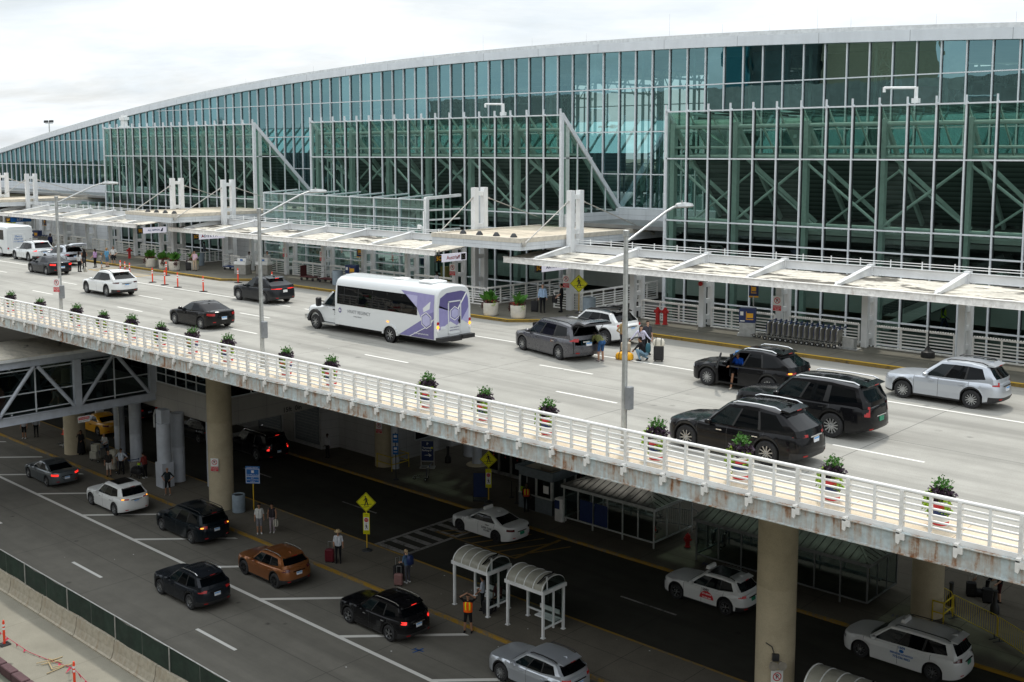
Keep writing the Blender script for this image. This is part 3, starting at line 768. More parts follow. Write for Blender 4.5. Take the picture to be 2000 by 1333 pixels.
def camera_boom(x, y, z, lab, flip=1):
    t = thing('roof_hoist_arm', lab, 'roof arm', (x, y, z), 0, 'white pipe arms on the vestibule tops')
    MB().box(-.18, .18, -.15, .15, 0, .25).cyl((0, 0, .2), (0, 0, .85), .1, n=10).cyl((0, 0, .8), (-1.75 * flip, 0, .86), .07, n=10).cyl((-1.75 * flip, 0, .9), (-1.75 * flip, 0, .62), .08, n=10).build('arm', M['white_paint'], t, smooth=40, world=False)
    return t
camera_boom(-54.0, 57.5, 12.25, 'white pipe arm on top of the middle glass vestibule')
camera_boom(-24.2, 57.5, 12.25, 'white pipe arm on top of the rightmost glass vestibule')
t = thing('roof_hoist_arm', 'stubby white equipment mast on the leftmost glass vestibule', 'roof arm', (-108.6, 57.8, 12.2), 0, 'white pipe arms on the vestibule tops')
MB().box(-.7, .7, -.2, .2, 0, .2).box(-.3, .3, -.2, .2, .2, 1.3).box(-.5, .5, -.3, .3, .8, 1.1).build('arm', M['white_paint'], t, world=False)

# ---------------------------------------------------------------- glazed corridor box behind the middle canopy
t = thing('glazed_corridor', 'low glass corridor with many horizontal rails behind the middle canopy', 'glass corridor', (-68, 53.5, 0))
gx = [-77.6 + 2.82 * k for k in range(8)]
for k in range(7):
    MB().quad((gx[k], 53.6, 0), (gx[k + 1], 53.6, 0), (gx[k + 1], 53.6, 6.3), (gx[k], 53.6, 6.3)).build('window', M['glass_front'], t)
for x in gx: MB().box(x - .05, x + .05, 53.45, 53.65, 0, 6.35).build('mullion', M['mullion'], t)
for k in range(9): z = 6.3 - k * .69; MB().box(gx[0], gx[-1], 53.4, 53.5, z - .035, z + .035).build('transom', M['mullion'], t)
MB().add([(gx[0], 53.5, 6.32), (gx[-1], 53.5, 6.32), (gx[-1], 56.9, 6.5), (gx[0], 56.9, 6.5)], [(0, 1, 2, 3)]).build('glass_roof', M['glass_roof'], t)
mb = MB()
for x in gx: mb.bar((x, 53.5, 6.35), (x, 56.9, 6.53), .07, .07)
mb.build('roof_bar', M['mullion'], t)
xe = gx[-1]
MB().add([(xe, 53.6, .2), (xe, 56.9, .2), (xe, 56.9, 6.4), (xe, 53.6, 6.3)], [(0, 1, 2, 3)]).build('end_glass', M['glass_front'], t)
mb = MB().box(xe - .1, xe + .16, 53.42, 53.72, 0, 6.4).bar((xe, 53.5, 6.4), (xe, 56.95, 6.55), .3, .2).box(xe - .05, xe + .05, 55.2, 55.3, .2, 6.4)
for z in (5.55, 4.85, 4.1): mb.box(xe - .05, xe + .08, 53.6, 56.9, z - .06, z + .06)
mb.build('end_frame', M['white_paint'], t)
MB().box(gx[0], gx[-1], 53.7, 56.9, -.25, 0).build('floor', M['int_floor'], t)
mb = MB()
for k in range(12):
    x = -77 + k * 1.6; mb.box(x, x + random.uniform(.3, 1.1), 56.4, 56.8, 0, random.uniform(1, 3.4), random.choice((0, 1, 1, 2, 0)))
for k in range(7): mb.cyl((gx[k] + .4, 55, 0), (gx[k] + .4, 55, 6.2), .16, n=8)
mb.build('interior', [M['int_wall'], M['int_dark'], M['int_warm']], t)
t = thing('panel_wall', 'white panelled wall behind the skycap desks', 'wall', (-81.4, 53.6, .15))
MB().box(-83.4, -79.2, 53.6, 53.9, .15, 4.0).build('cladding', M['panels'], t)
MB().cyl((-78.7, 53.3, .15), (-78.7, 53.3, 3.9), .18, n=12).cyl((-78.1, 53.3, .15), (-78.1, 53.3, 3.9), .18, n=12).build('pipe', M['white_paint'], t, smooth=40)

# ---------------------------------------------------------------- entrance roof slabs with pylons
def slab(x0, x1, y0, label, pylons):
    t = thing('entrance_roof', label, 'entrance roof', ((x0 + x1) / 2, y0, 4.0), 0, 'flat white entrance roofs')
    MB().box(x0 + .25, x1 - .25, y0 + .25, 63.2, 4.55, 4.64).build('roof_surface', M['roof_tan'], t)
    mb = MB().box(x0, x1, y0, y0 + .25, 4.45, 4.72).box(x0, x0 + .25, y0 + .25, 63.2, 4.45, 4.72).box(x1 - .25, x1, y0 + .25, 63.2, 4.45, 4.72)
    mb.build('parapet', mat('coping', (.62, .57, .48), .8), t)
    MB().box(x0 + .03, x1 - .03, y0 + .03, y0 + .2, 4.0, 4.45).build('front_fascia', M['panels'], t)
    MB().box(x1 - .2, x1 - .03, y0 + .2, 63.2, 4.0, 4.45).box(x0 + .03, x0 + .2, y0 + .2, 63.2, 4.0, 4.45).build('side_fascia', M['panels_y'], t)
    MB().box(x0 + .2, x1 - .2, y0 + .2, 63.2, 4.0, 4.06).build('soffit', mat('soffit', (.45, .43, .4), .8), t)
    mb = MB()
    for k in range(4):
        x = x0 + 1.6 + k * (x1 - x0 - 2.6) / 3.4
        mb.lathe([(.22, 0), (.22, .05), (.12, .2), (.08, .24)], (x, y0 + 1.2, 4.64), 12)
    mb.build('roof_lamp', M['dark_metal'], t, smooth=35)
    for px, lab in pylons:
        p = thing('pylon', lab, 'pylon', (px, 51.5, .15), 0, 'white twin pylons with tie rods')
        for dy in (-.43, .43): MB().box(px - .18, px + .18, 51.5 + dy - .18, 51.5 + dy + .18, .15, 7.4).build('column', M['col_canopy'], p)
        mb = MB()
        for z in (7.0, 4.9, 4.3, 2.9, 1.4): mb.box(px - .1, px + .1, 51.25, 51.75, z - .14, z + .14)
        mb.build('link', M['white_paint'], p)
        s = -1 if px > (x0 + x1) / 2 else 1
        xa = px + s * .0
        for (ye) in (y0 + .3, 60.0):
            a = (px, 51.5 + (-.62 if ye < 51 else .62), 6.75); b = (x1 + .06 if s < 0 else x0 - .06, ye, 4.35)
            mb = MB().cyl(a, b, .035, n=8).lathe([(.14, -.06), (.14, .06)], b, 12, axis='x')
            d = (Vec(b) - Vec(a)).normalized(); mb.cyl(Vec(b) - d * .5, b, .07, n=8).cyl(a, Vec(a) + d * .35, .06, n=8)
            mb.build('tie_rod', mat('rod', (.5, .48, .44), .5, .4), p, smooth=40)
    return t
slab(-50.2, -42.75, 46.9, 'flat tan topped entrance roof above the two big planters by the bus', [(-50.5, 'pylon pair at the left edge of the entrance roof behind the bus'), (-42.4, 'pylon pair standing behind the air france sign'.replace('air france', 'hanging airline'))])
slab(-87.6, -80.2, 46.4, 'flat tan topped entrance roof above the four big planters', [(-87.9, 'pylon pair left of the four planters entrance'), (-79.85, 'pylon pair above the triangle logo airline sign')])
slab(-124.2, -117.4, 47.0, 'flat entrance roof at far left behind the lamp post', [(-124.3, 'pylon pair cut by the left picture edge'), (-117.15, 'pylon pair at far left above the white coach')])

# ---------------------------------------------------------------- kerbside canopies
def canopy(x0, x1, beams, label):
    t = thing('kerb_canopy', label, 'canopy', ((x0 + x1) / 2, 47.6, 3.4), 0, 'long white canopies over the departures kerb')
    MB().add([(x0, 47.62, 3.36), (x1, 47.62, 3.36), (x1, 51.0, 3.62), (x0, 51.0, 3.62), (x0, 47.62, 3.42), (x1, 47.62, 3.42), (x1, 51.0, 3.68), (x0, 51.0, 3.68)],
             [(0, 1, 2, 3), (4, 7, 6, 5), (0, 4, 5, 1), (2, 6, 7, 3), (0, 3, 7, 4), (1, 5, 6, 2)]).build('roof_sheet', M['roof_canopy'], t)
    MB().box(x0, x1, 47.5, 47.6, 3.2, 3.5).box(x0, x1, 47.44, 47.66, 3.5, 3.53).box(x0, x1, 47.44, 47.62, 3.18, 3.2).build('front_beam', M['rail_post'], t)
    MB().box(x0, x1, 51.42, 51.52, 3.72, 4.1).box(x0, x1, 51.36, 51.58, 4.1, 4.13).box(x0, x1, 51.36, 51.58, 3.69, 3.72).build('back_beam', M['col_canopy'], t)
    for x in beams:
        MB().prism([(47.6, 3.44), (51.4, 3.66), (51.4, 4.14), (47.9, 3.58), (47.6, 3.52)], 'x', x - .05, x + .05).box(x - .14, x + .14, 51.3, 51.66, 3.6, 4.22).prism([(47.9, 3.56), (51.4, 4.12), (51.4, 4.16), (47.9, 3.6)], 'x', x - .12, x + .12).build('rib', M['col_canopy'], t)
    mb = MB()
    for z in (4.28, 4.4): mb.cyl((x0, 51.5, z), (x1, 51.5, z), .02, n=6)
    x = x0 + .3
    while x < x1: mb.box(x - .02, x + .02, 51.47, 51.53, 3.95, 4.5); x += 1.55
    mb.build('guard_rail', M['white_paint'], t)
    return t
bmR = [-42.38 + 4.7 * k for k in range(10)]
bmM = [-80.67 + 4.715 * k for k in range(7)]
bmL = [-90 - 4.7 * k for k in range(11)]
canopy(-44.6, 5, bmR, 'white ribbed canopy on the right, above the luggage carts')
canopy(-82.6, -50.5, bmM, 'white ribbed canopy in the middle, above the bus and skycap desks')
canopy(-140, -87.9, bmL, 'white ribbed canopy at far left, above the white coach')
cols = [(x, 'R%d' % i) for i, x in enumerate(bmR[1:9])] + [(x, 'M') for x in bmM[1:]] + [(x, 'L') for x in bmL[:9]]
seq = sorted(x for x, _ in cols)
cl_lab = {}
place = {-37.68: 'twin white canopy column just right of the white SUV, by the red standpipe', -32.98: 'twin white canopy column left of the navy cart kiosk', -28.28: 'twin white canopy column behind the nested luggage carts',
         -23.58: 'twin white canopy column just right of the nested luggage carts', -18.88: 'twin white canopy column above the silver SUV', -14.18: 'twin white canopy column at the right picture edge'}
proto = None
for i, x in enumerate(seq):
    lb = next((v for k, v in place.items() if abs(k - x) < .05), 'twin white canopy column, the %s from the left along the kerb' % ORD[min(i, 19)])
    if proto is None:
        proto = thing('canopy_column', lb, 'column', (x, 51.5, .15), 0, 'twin columns under the kerb canopies')
        MB().box(-.15, .15, -.58, -.3, 0, 3.5).build('flat_post', M['col_canopy'], proto, world=False)
        MB().cyl((0, .4, 0), (0, .4, 3.6), .19, n=16).build('round_post', M['col_canopy'], proto, smooth=40, world=False)
        mb = MB()
        for z in (.5, 1.4, 2.3, 3.2): mb.box(-.08, .08, -.3, .25, z - .12, z + .12)
        mb.build('link_plate', M['white_paint'], proto, world=False)
    else: dup(proto, (x, 51.5, .15), 0, lb)
# pavement railings with comb top
def comb_rail(ln):
    t = thing('pavement_railing', '', 'railing')
    for u, a in (('a', 1),):
        MB().box(0, ln, -.05, .05, 1.0, 1.06).build('top_rail', M['rail_white'], t, world=False)
        mb = MB()
        k = 0.06
        while k < ln: mb.box(k, k + .05, -.07, .07, 1.06, 1.11); k += .12
        mb.build('comb', M['rail_white'], t, world=False)
        mb = MB()
        for z in (.2, .35, .5, .65, .8): mb.box(0, ln, -.02, .02, z - .025, z + .025)
        mb.build('bars', M['rail_white'], t, world=False)
        n_ = max(2, int(round(ln / 1.25)))
        for k in range(n_ + 1): MB().box(k * (ln - .07) / n_, k * (ln - .07) / n_ + .07, -.045, .045, 0, 1.02).build('post', M['rail_white'], t, world=False)
        MB().box(0, ln, -.07, .07, -.1, .06).build('kerb_plate', M['rail_post'], t, world=False)
    return t
pr = comb_rail(3.9); first = True
segs = [(x + .38, 51.36, 0., i) for i, x in enumerate(sorted(bmR[1:9] + bmM[1:6] + bmL[:9]))]
used_lab = {}
rail_place = {-37.3: 'white comb top railing section behind the red standpipe', -32.6: 'white comb top railing section beside the navy cart kiosk', -27.9: 'white comb top railing section behind the nested luggage carts',
              -23.2: 'white comb top railing section behind the black lamp base', -18.5: 'white comb top railing section behind the silver SUV'}
for x, y, r_, i in segs:
    lb = next((v for k, v in rail_place.items() if abs(k - x) < .06), 'white pavement railing section, the %s from the left' % ORD[min(i, 19)])
    if first: put(pr, (x, y, .15), r_); pr['label'] = lb; pr['group'] = 'railings along the pavement edge'; first = False
    else: dup(pr, (x, y, .15), r_, lb)
p2 = comb_rail(8.4); put(p2, (-47.6, 49.2, .15), PI / 2); tag(p2, 'long white railing along the entrance walk behind the two big planters', None, 'railings beside the entrance walks')
dup(p2, (-42.1, 51.6, .15), PI / 2, 'long white railing along the entrance walk behind the white SUV', scale=.97)
dup(p2, (-79.5, 51.6, .15), PI / 2, 'white railing along the walk under the triangle logo airline sign', scale=.7)
dup(p2, (-84.6, 50.2, .15), PI / 2, 'white railing along the walk behind the four big planters', scale=.8)
p3 = comb_rail(2.3); put(p3, (-50.0, 49.2, .15), 0); tag(p3, 'short white railing section beside the rear of the bus', None, 'railings beside the entrance walks')
dup(p3, (-43.9, 51.3, .15), 0, 'short white railing section behind the two standing men')
dup(p3, (-79.3, 50.6, .15), 0, 'short white railing section left of the skycap desks')
# ================================================================== footbridge and corridor under the deck
t = thing('footbridge', 'glazed steel truss footbridge crossing the lower road at left', 'footbridge', (-69, 30, -6.6))
BY0, BY1 = 8.0, 36.6
MB().box(-72, -66, BY0, BY1, -6.45, -6.1).build('floor', M['int_floor'], t)
MB().prism([(-72.2, -2.75), (-65.8, -2.75), (-65.8, -2.55), (-69, -2.3), (-72.2, -2.55)], 'y', BY0, 37.5).build('roof', M['roof_bridge'], t)
MB().box(-65.88, -65.78, BY0, BY1, -2.78, -2.6).build('roof_edge', M['white_paint'], t)
for X, nm in ((-66, 'near'), (-72, 'far')):
    for z0, z1, nmc in ((-6.62, -6.1, 'bottom_chord'), (-3.2, -2.75, 'top_chord')):
        MB().box(X - .03, X + .03, BY0, BY1, z0, z1).box(X - .14, X + .14, BY0, BY1, z1 - .03, z1).box(X - .14, X + .14, BY0, BY1, z0, z0 + .03).build(nmc, M['gate_grey'] if 0 else M['col_white'], t)
    for k in range(6):
        y = BY1 - .2 - 5.1 * k
        MB().box(X - .16, X + .16, y - .22, y + .22, -6.12, -3.15).build('post', M['col_white'], t)
        if k < 5:
            ym = y - 2.55
            MB().cyl((X, ym + .12, -3.25), (X, y - .25, -6.05), .12, n=10).build('diagonal', M['col_white'], t, smooth=40)
            MB().cyl((X, ym - .12, -3.25), (X, y - 4.85, -6.05), .12, n=10).build('diagonal', M['col_white'], t, smooth=40)
            MB().box(X - .2, X - .14, ym - .04, ym + .04, -6.1, -3.2).build('mullion', M['mullion'], t)
            MB().quad((X - .18, y, -6.1), (X - .18, y - 5.1, -6.1), (X - .18, y - 5.1, -3.2), (X - .18, y, -3.2)).build('window', M['glass_dim'], t)
    for z in (-3.42, -4.85, -5.92): MB().box(X - .2, X - .12, BY0, BY1, z - .03, z + .03).build('transom', M['mullion'], t)
MB().box(-71.9, -66.1, 27.2, 27.28, -6.1, -6.0).box(-71.9, -66.1, 27.2, 27.28, -3.3, -3.2).box(-68, -67.9, 27.2, 27.28, -6.1, -3.2).box(-70, -69.9, 27.2, 27.28, -6.1, -3.2).build('inner_door_frame', M['mullion'], t)
t = thing('elevated_corridor', 'white panelled corridor with grid windows and height marking, under the deck', 'corridor', (-63, 36.6, -7.1))
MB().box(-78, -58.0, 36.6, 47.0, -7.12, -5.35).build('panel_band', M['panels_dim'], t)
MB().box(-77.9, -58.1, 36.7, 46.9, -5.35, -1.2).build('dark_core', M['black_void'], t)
for a, b, ax in ((-65.8, -58.0, 'x'), (36.6, 47, 'y')):
    mb = MB()
    u = a
    while u <= b + .01:
        if ax == 'x': mb.box(u - .03, u + .03, 36.58, 36.66, -5.35, -2.2)
        else: mb.box(-58.06, -57.98, u - .03, u + .03, -5.35, -2.2)
        u += 1.22 if ax == 'x' else 2.08
    for z in (-5.33, -4.75, -4.0, -3.25, -2.5):
        if ax == 'x': mb.box(a, b, 36.57, 36.65, z - .03, z + .03)
        elif z < -5 or z in (-3.25,): mb.box(-58.07, -57.97, a, b, z - .03, z + .03)
    mb.build('window_grid', M['mullion'], t)
    if ax == 'x': MB().quad((a, 36.62, -5.45), (b, 36.62, -5.45), (b, 36.62, -1.4), (a, 36.62, -1.4)).build('window', M['glass_dim'], t)
    else: MB().quad((-58.03, a, -5.45), (-58.03, b, -5.45), (-58.03, b, -1.4), (-58.03, a, -1.4)).build('window', M['glass_dim'], t)
text_mesh('15ft  0in', .44, 'clearance_marking', M['sign_black'], t, Vec((-57.98, 41.75, -6.85)) - t.location, (PI / 2, 0, PI / 2), .004, bold=.006)
# lower terminal front
t = thing('lower_front_wall', 'white panelled lower wall with louvres under the deck', 'wall', (-62, 47.04, L))
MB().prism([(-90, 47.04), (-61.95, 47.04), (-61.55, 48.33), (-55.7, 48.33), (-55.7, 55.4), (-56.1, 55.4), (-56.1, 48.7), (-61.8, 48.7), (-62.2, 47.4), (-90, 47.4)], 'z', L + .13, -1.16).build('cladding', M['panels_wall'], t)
for (xa, xb) in ((-64.9, -62.15), (-69.6, -66.7)):
    mb = MB().box(xa, xb, 46.96, 47.03, L + .45, L + .53).box(xa, xb, 46.96, 47.03, -8.4, -8.32).box(xa, xa + .08, 46.96, 47.03, L + .45, -8.3).box(xb - .08, xb, 46.96, 47.03, L + .45, -8.3)
    for k in range(12): z = L + .56 + k * .215; mb.add([(xa, 46.96, z), (xb, 46.96, z), (xb, 47.03, z + .17), (xa, 47.03, z + .17)], [(0, 1, 2, 3)])
    mb.build('louvre_panel', M['gate_grey'], t)
MB().box(-66.4, -65.2, 46.99, 47.03, L + .13, L + 2.4).build('door', M['panels_dim'], t)
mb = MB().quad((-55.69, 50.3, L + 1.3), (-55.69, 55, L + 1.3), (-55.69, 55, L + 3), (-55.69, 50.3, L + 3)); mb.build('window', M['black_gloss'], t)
mb = MB()
for y in (50.3, 53.4): mb.box(-55.7, -55.64, y - .04, y + .04, L + 1.3, L + 3)
for z in (L + 1.3, L + 2.15): mb.box(-55.7, -55.64, 50.3, 55, z - .04, z + .04)
mb.build('window_frame', M['mullion'], t)
t = thing('lower_entrance', 'row of framed glass doors in shade behind the grey booth', 'doors', (-46, 51.3, L + .13))
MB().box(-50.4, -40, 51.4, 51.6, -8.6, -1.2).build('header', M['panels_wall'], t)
for k in range(9):
    x = -49.6 + k * 1.06
    o = MB().box(x, x + .07, 51.25, 51.4, L + .13, -8.6).box(x + .96, x + 1.03, 51.25, 51.4, L + .13, -8.6).box(x, x + 1.03, 51.25, 51.4, L + .13, L + .33).box(x, x + 1.03, 51.25, 51.4, -8.72, -8.6).build('door', M['steel_grey'], t)
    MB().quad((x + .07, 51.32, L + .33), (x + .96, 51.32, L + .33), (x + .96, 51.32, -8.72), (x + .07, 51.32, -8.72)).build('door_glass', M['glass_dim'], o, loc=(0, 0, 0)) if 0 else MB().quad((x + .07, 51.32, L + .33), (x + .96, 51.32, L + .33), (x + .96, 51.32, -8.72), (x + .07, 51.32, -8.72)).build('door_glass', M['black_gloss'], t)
    MB().box(x + .45, x + .6, 51.30, 51.315, L + 1.5, L + 1.56).box(x + .48, x + .57, 51.30, 51.315, L + 1.3, L + 1.38).build('door_sticker', M['petal_red'], t)
for x, y, r_, lb in ((-53.1, 53.2, .5, 'dim round white column left of the entrance doors'), (-51.2, 51.9, .33, 'slim white column at the left end of the entrance doors')):
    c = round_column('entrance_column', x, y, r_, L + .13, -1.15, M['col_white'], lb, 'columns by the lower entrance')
    if r_ < .4: MB().lathe([(.75, 0), (.7, .06), (.45, .12)], (x, y, L + .13), 20).build('base', M['concrete_col'], c)

# ================================================================== shelters and booth on the lower level
def hip_shelter(x0, x1, y0, y1, label, fr, rx0, rx1, n):
    ze = L + 2.36; zr = L + 2.98; ym = (y0 + y1) / 2; o = .12
    t = thing('waiting_shelter', label, 'shelter', ((x0 + x1) / 2, ym, L + .13), 0, 'glass waiting shelters with ribbed metal roofs')
    A, B, C, D = (x0 - o, y0 - o, ze), (x1 + o, y0 - o, ze), (x1 + o, y1 + o, ze), (x0 - o, y1 + o, ze)
    E_, F_ = (rx0, ym, zr), (rx1, ym, zr)
    MB().add([A, B, C, D, E_, F_], [(0, 1, 5, 4), (1, 2, 5), (2, 3, 4, 5), (3, 0, 4)]).build('roof', M['seam_roof'], t)
    mb = MB()
    k = x0
    while k < x1 + .01:
        f0 = min(max((k - (x0 - o)) / max(rx0 - x0 + o, .01), 0), 1); f1 = min(max((x1 + o - k) / max(x1 + o - rx1, .01), 0), 1); f = min(f0, f1)
        for ys in (y0 - o, y1 + o):
            mb.bar((k, ys, ze + .02), (k, ys + (ym - ys) * f, ze + (zr - ze) * f + .02), .035, .05)
        k += .42
    for xe, rr in ((x0 - o, rx0), (x1 + o, rx1)):
        if abs(rr - xe) < .3: continue
        k = y0
        while k < y1 + .01:
            f = 1 - abs(k - ym) / (ym - y0 + o); mb.bar((xe, k, ze + .02), (xe + (rr - xe) * f, k, ze + (zr - ze) * f + .02), .035, .05); k += .42
    for P in (A, B, C, D): mb.bar(P, E_ if P[0] < (x0 + x1) / 2 else F_, .12, .07)
    mb.bar(E_, F_, .16, .08); mb.build('roof_rib', M['seam_roof'], t)
    mb = MB()
    for ys in (y0 - o, y1 + o): mb.box(x0 - o, x1 + o, ys - .03, ys + .03, ze - .16, ze)
    for xs_ in (x0 - o, x1 + o): mb.box(xs_ - .03, xs_ + .03, y0 - o, y1 + o, ze - .16, ze)
    mb.build('eave', fr, t)
    for k in range(n + 1):
        x = x0 + (x1 - x0) * k / n
        for ys in (y0, y1):
            MB().box(x - .035, x + .035, ys - .035, ys + .035, L + .13 if k % 2 == 0 else L + .45, ze - .1).build('post', fr, t)
            if k < n:
                MB().quad((x, ys, L + .5), (x + (x1 - x0) / n, ys, L + .5), (x + (x1 - x0) / n, ys, ze - .15), (x, ys, ze - .15)).build('glass_panel', M['glass_clear'], t)
    for xe in (x0, x1):
        for f in (1 / 3, 2 / 3): y = y0 + (y1 - y0) * f; MB().box(xe - .03, xe + .03, y - .03, y + .03, L + .45, ze - .1).build('post', fr, t)
        MB().quad((xe, y0, L + .5), (xe, y1, L + .5), (xe, y1, ze - .15), (xe, y0, ze - .15)).build('glass_panel', M['glass_clear'], t)
    mb = MB()
    for ys in (y0, y1): mb.box(x0, x1, ys - .03, ys + .03, L + .42, L + .5)
    for xs_ in (x0, x1): mb.box(xs_ - .03, xs_ + .03, y0, y1, L + .42, L + .5)
    mb.build('lower_rail', fr, t)
    MB().box(x0 + .6, x1 - .6, y1 - .5, y1 - .15, L + .55, L + .6).build('bench', fr, t)
    return t
s1 = hip_shelter(-39.3, -33.05, 46.9, 50.5, 'smaller shelter with hipped ribbed roof beside the grey booth', M['shelter_frame'], -37.6, -34.7, 6)
for k, x in enumerate((-38.1, -37.05)):
    MB().box(x, x + .9, 46.84, 46.88, L + .55, L + 1.75).build('info_panel', M['sign_navy'], s1)
for x in (-37.0, -35.6): MB().box(x, x + .8, 50.42, 50.46, L + 1.2, L + 2.1).build('info_panel', M['sign_navy'], s1)
s2 = hip_shelter(-30.5, -21.2, 47.1, 50.3, 'long dark shelter with ribbed roof behind the tall round pier', M['shelter_dark'], -30.3, -22.6, 7)
def barrel(x0, x1, y0, y1, label):
    t = thing('bus_shelter', label, 'bus shelter', ((x0 + x1) / 2, (y0 + y1) / 2, L + .13), 0, 'white barrel roof bus shelters')
    ze = L + 2.25; ym = (y0 + y1) / 2; R = (y1 - y0) / 2 + .08; h = .52
    def arc(n=14): return [(ym - R * math.cos(PI * i / n), ze + h * math.sin(PI * i / n)) for i in range(n + 1)]
    mb = MB(); a = arc()
    for (p, q_) in zip(a[:-1], a[1:]): mb.quad((x0 - .05, *p), (x1 + .05, *p), (x1 + .05, *q_), (x0 - .05, *q_))
    mb.build('roof_vault', mat('vault', (.36, .35, .29), .35, var=.1), t, smooth=50)
    mb = MB()
    for k in range(5):
        x = x0 + (x1 - x0) * k / 4
        for (p, q_) in zip(a[:-1], a[1:]): mb.bar((x, *p), (x, *q_), .04, .05)
    mb.build('roof_rib', M['white_paint'], t)
    for xe, nm in ((x1 + .03, 1), (x0 - .03, 0)):
        MB().add([(xe, y, z) for y, z in a], [tuple(range(len(a)))]).build('end_panel', M['glass_dim'], t)
    mb = MB()
    for ys in (y0 - .08, y1 + .08): mb.box(x0 - .1, x1 + .1, ys - .04, ys + .04, ze - .14, ze + .02)
    for xe in (x0 - .06, x1 + .06): mb.box(xe - .04, xe + .04, y0 - .05, y1 + .05, ze - .14, ze + .02)
    mb.build('eave', M['white_paint'], t)
    for xe in (x0, x1):
        for ys in (y0, y1): MB().box(xe - .05, xe + .05, ys - .05, ys + .05, L + .13, ze - .1).box(xe - .09, xe + .09, ys - .09, ys + .09, L + .13, L + .16).build('post', M['white_paint'], t)
    MB().box(x1 - .04, x1 + .04, ym - .04, ym + .04, L + .4, ze).build('post', M['white_paint'], t)
    for z in (L + .55,): MB().box(x0, x1, y1 - .03, y1 + .03, z - .04, z + .04).box(x1 - .03, x1 + .03, y0, y1, z - .04, z + .04).build('rail', M['white_paint'], t)
    MB().quad((x0, y1, L + .5), (x1, y1, L + .5), (x1, y1, ze - .1), (x0, y1, ze - .1)).build('back_glass', M['glass_clear'], t)
    MB().quad((x1, y0, L + .5), (x1, y1, L + .5), (x1, y1, ze - .1), (x1, y0, ze - .1)).build('side_glass', M['glass_clear'], t)
    MB().box(x1 - 1.25, x1 - .12, y1 - .52, y1 - .14, L + .55, L + .6).box(x1 - 1.25, x1 - .12, y1 - .14, y1 - .1, L + .8, L + 1.0).build('bench', M['white_paint'], t)
    mb = MB().box(x1 - .02, x1 + .04, y0 + .2, y0 + .26, ze, ze + .62)
    mb.build('panel_post', M['white_paint'], t)
    MB().bar((x1 - .28, y0 + .23, ze + .3), (x1 + .16, y0 + .23, ze + .78), .6, .05, 0).build('solar_panel', M['black_gloss'], t)
    return t
barrel(-35.66, -33.5, 34.62, 36.0, 'white barrel roof bus shelter with two women waiting inside')
barrel(-32.3, -30.2, 34.66, 36.02, 'empty white barrel roof bus shelter with bench')
barrel(-17.75, -15.6, 34.62, 36.0, 'white barrel roof bus shelter cut by the bottom edge, right of the pier')
t = thing('attendant_booth', 'grey attendant booth with flat roof and beige air conditioner', 'booth', (-41.8, 48.3, L + .13))
z0 = L + .13
bx0, bx1, by0, by1 = -43.1, -40.45, 47.2, 49.5
MB().box(bx0, bx1, by0 + .02, by0 + .08, z0, z0 + .95).box(bx0 + .02, bx1 - .06, by1 - .1, by1, z0, z0 + 2.3).box(bx1 - .06, bx1, by0, by1, z0, z0 + .95).box(bx0, bx0 + .06, by0, by1, z0, z0 + 2.3).build('wall', M['booth'], t)
mb = MB()
for x in (bx0 + .04, -42.45, -41.9, -41.75, -40.6): mb.box(x, x + .1, by0 + .0, by0 + .1, z0 + .9, z0 + 2.0)
for y in (by0 + .04, 48.3, by1 - .2): mb.box(bx1 - .09, bx1 + .01, y, y + .1, z0 + .9, z0 + 2.0)
mb.box(bx0, bx1, by0 - .01, by0 + .09, z0 + .9, z0 + .98).box(bx1 - .08, bx1 + .01, by0, by1, z0 + .9, z0 + .98).build('window_frame', M['shelter_frame'], t)
MB().quad((-41.7, by0 + .05, z0 + .95), (bx1 - .1, by0 + .05, z0 + .95), (bx1 - .1, by0 + .05, z0 + 2), (-41.7, by0 + .05, z0 + 2)).build('front_window', M['glass_clear'], t)
MB().quad((bx1 - .04, by0, z0 + .95), (bx1 - .04, by1, z0 + .95), (bx1 - .04, by1, z0 + 2), (bx1 - .04, by0, z0 + 2)).build('side_window', M['glass_clear'], t)
MB().quad((bx0 + .1, by0 + .05, z0 + .95), (-42.45, by0 + .05, z0 + .95), (-42.45, by0 + .05, z0 + 2), (bx0 + .1, by0 + .05, z0 + 2)).build('front_window', M['glass_clear'], t)
MB().box(-42.4, -41.8, by0 - .005, by0 + .015, z0 + .03, z0 + 2.0).build('doorway', M['black_void'], t)
MB().box(-41.15, -40.75, by0 + .0, by0 + .03, z0 + 1.25, z0 + 1.7).build('notice', M['sign_white'], t)
MB().box(bx0 + .15, bx0 + .5, by0 + .0, by0 + .03, z0 + 1.0, z0 + 1.3).build('notice', M['leaf_lime'], t)
MB().box(bx0, bx1, by0, by1, z0 + 2.0, z0 + 2.3).build('header', M['booth'], t)
MB().box(bx0 - .15, bx1 + .15, by0 - .15, by0 - .05, z0 + 2.3, z0 + 2.6).box(bx0 - .15, bx1 + .15, by1 + .05, by1 + .15, z0 + 2.3, z0 + 2.6).box(bx0 - .15, bx0 - .05, by0 - .05, by1 + .05, z0 + 2.3, z0 + 2.6).box(bx1 + .05, bx1 + .15, by0 - .05, by1 + .05, z0 + 2.3, z0 + 2.6).build('roof_kerb', M['booth'], t)
MB().box(bx0 - .05, bx1 + .05, by0 - .05, by1 + .05, z0 + 2.3, z0 + 2.36).build('roof', M['roof_tan'], t)
MB().bbox(-42.0, -41.0, 47.9, 48.7, z0 + 2.38, z0 + 2.8, .05).box(-41.0, -40.98, 48.0, 48.6, z0 + 2.45, z0 + 2.75).build('air_conditioner', M['ac_beige'], t)
t = thing('ticket_machine', 'white ticket cabinet between the grey booth and the hipped shelter', 'cabinet', (-39.6, 46.95, z0))
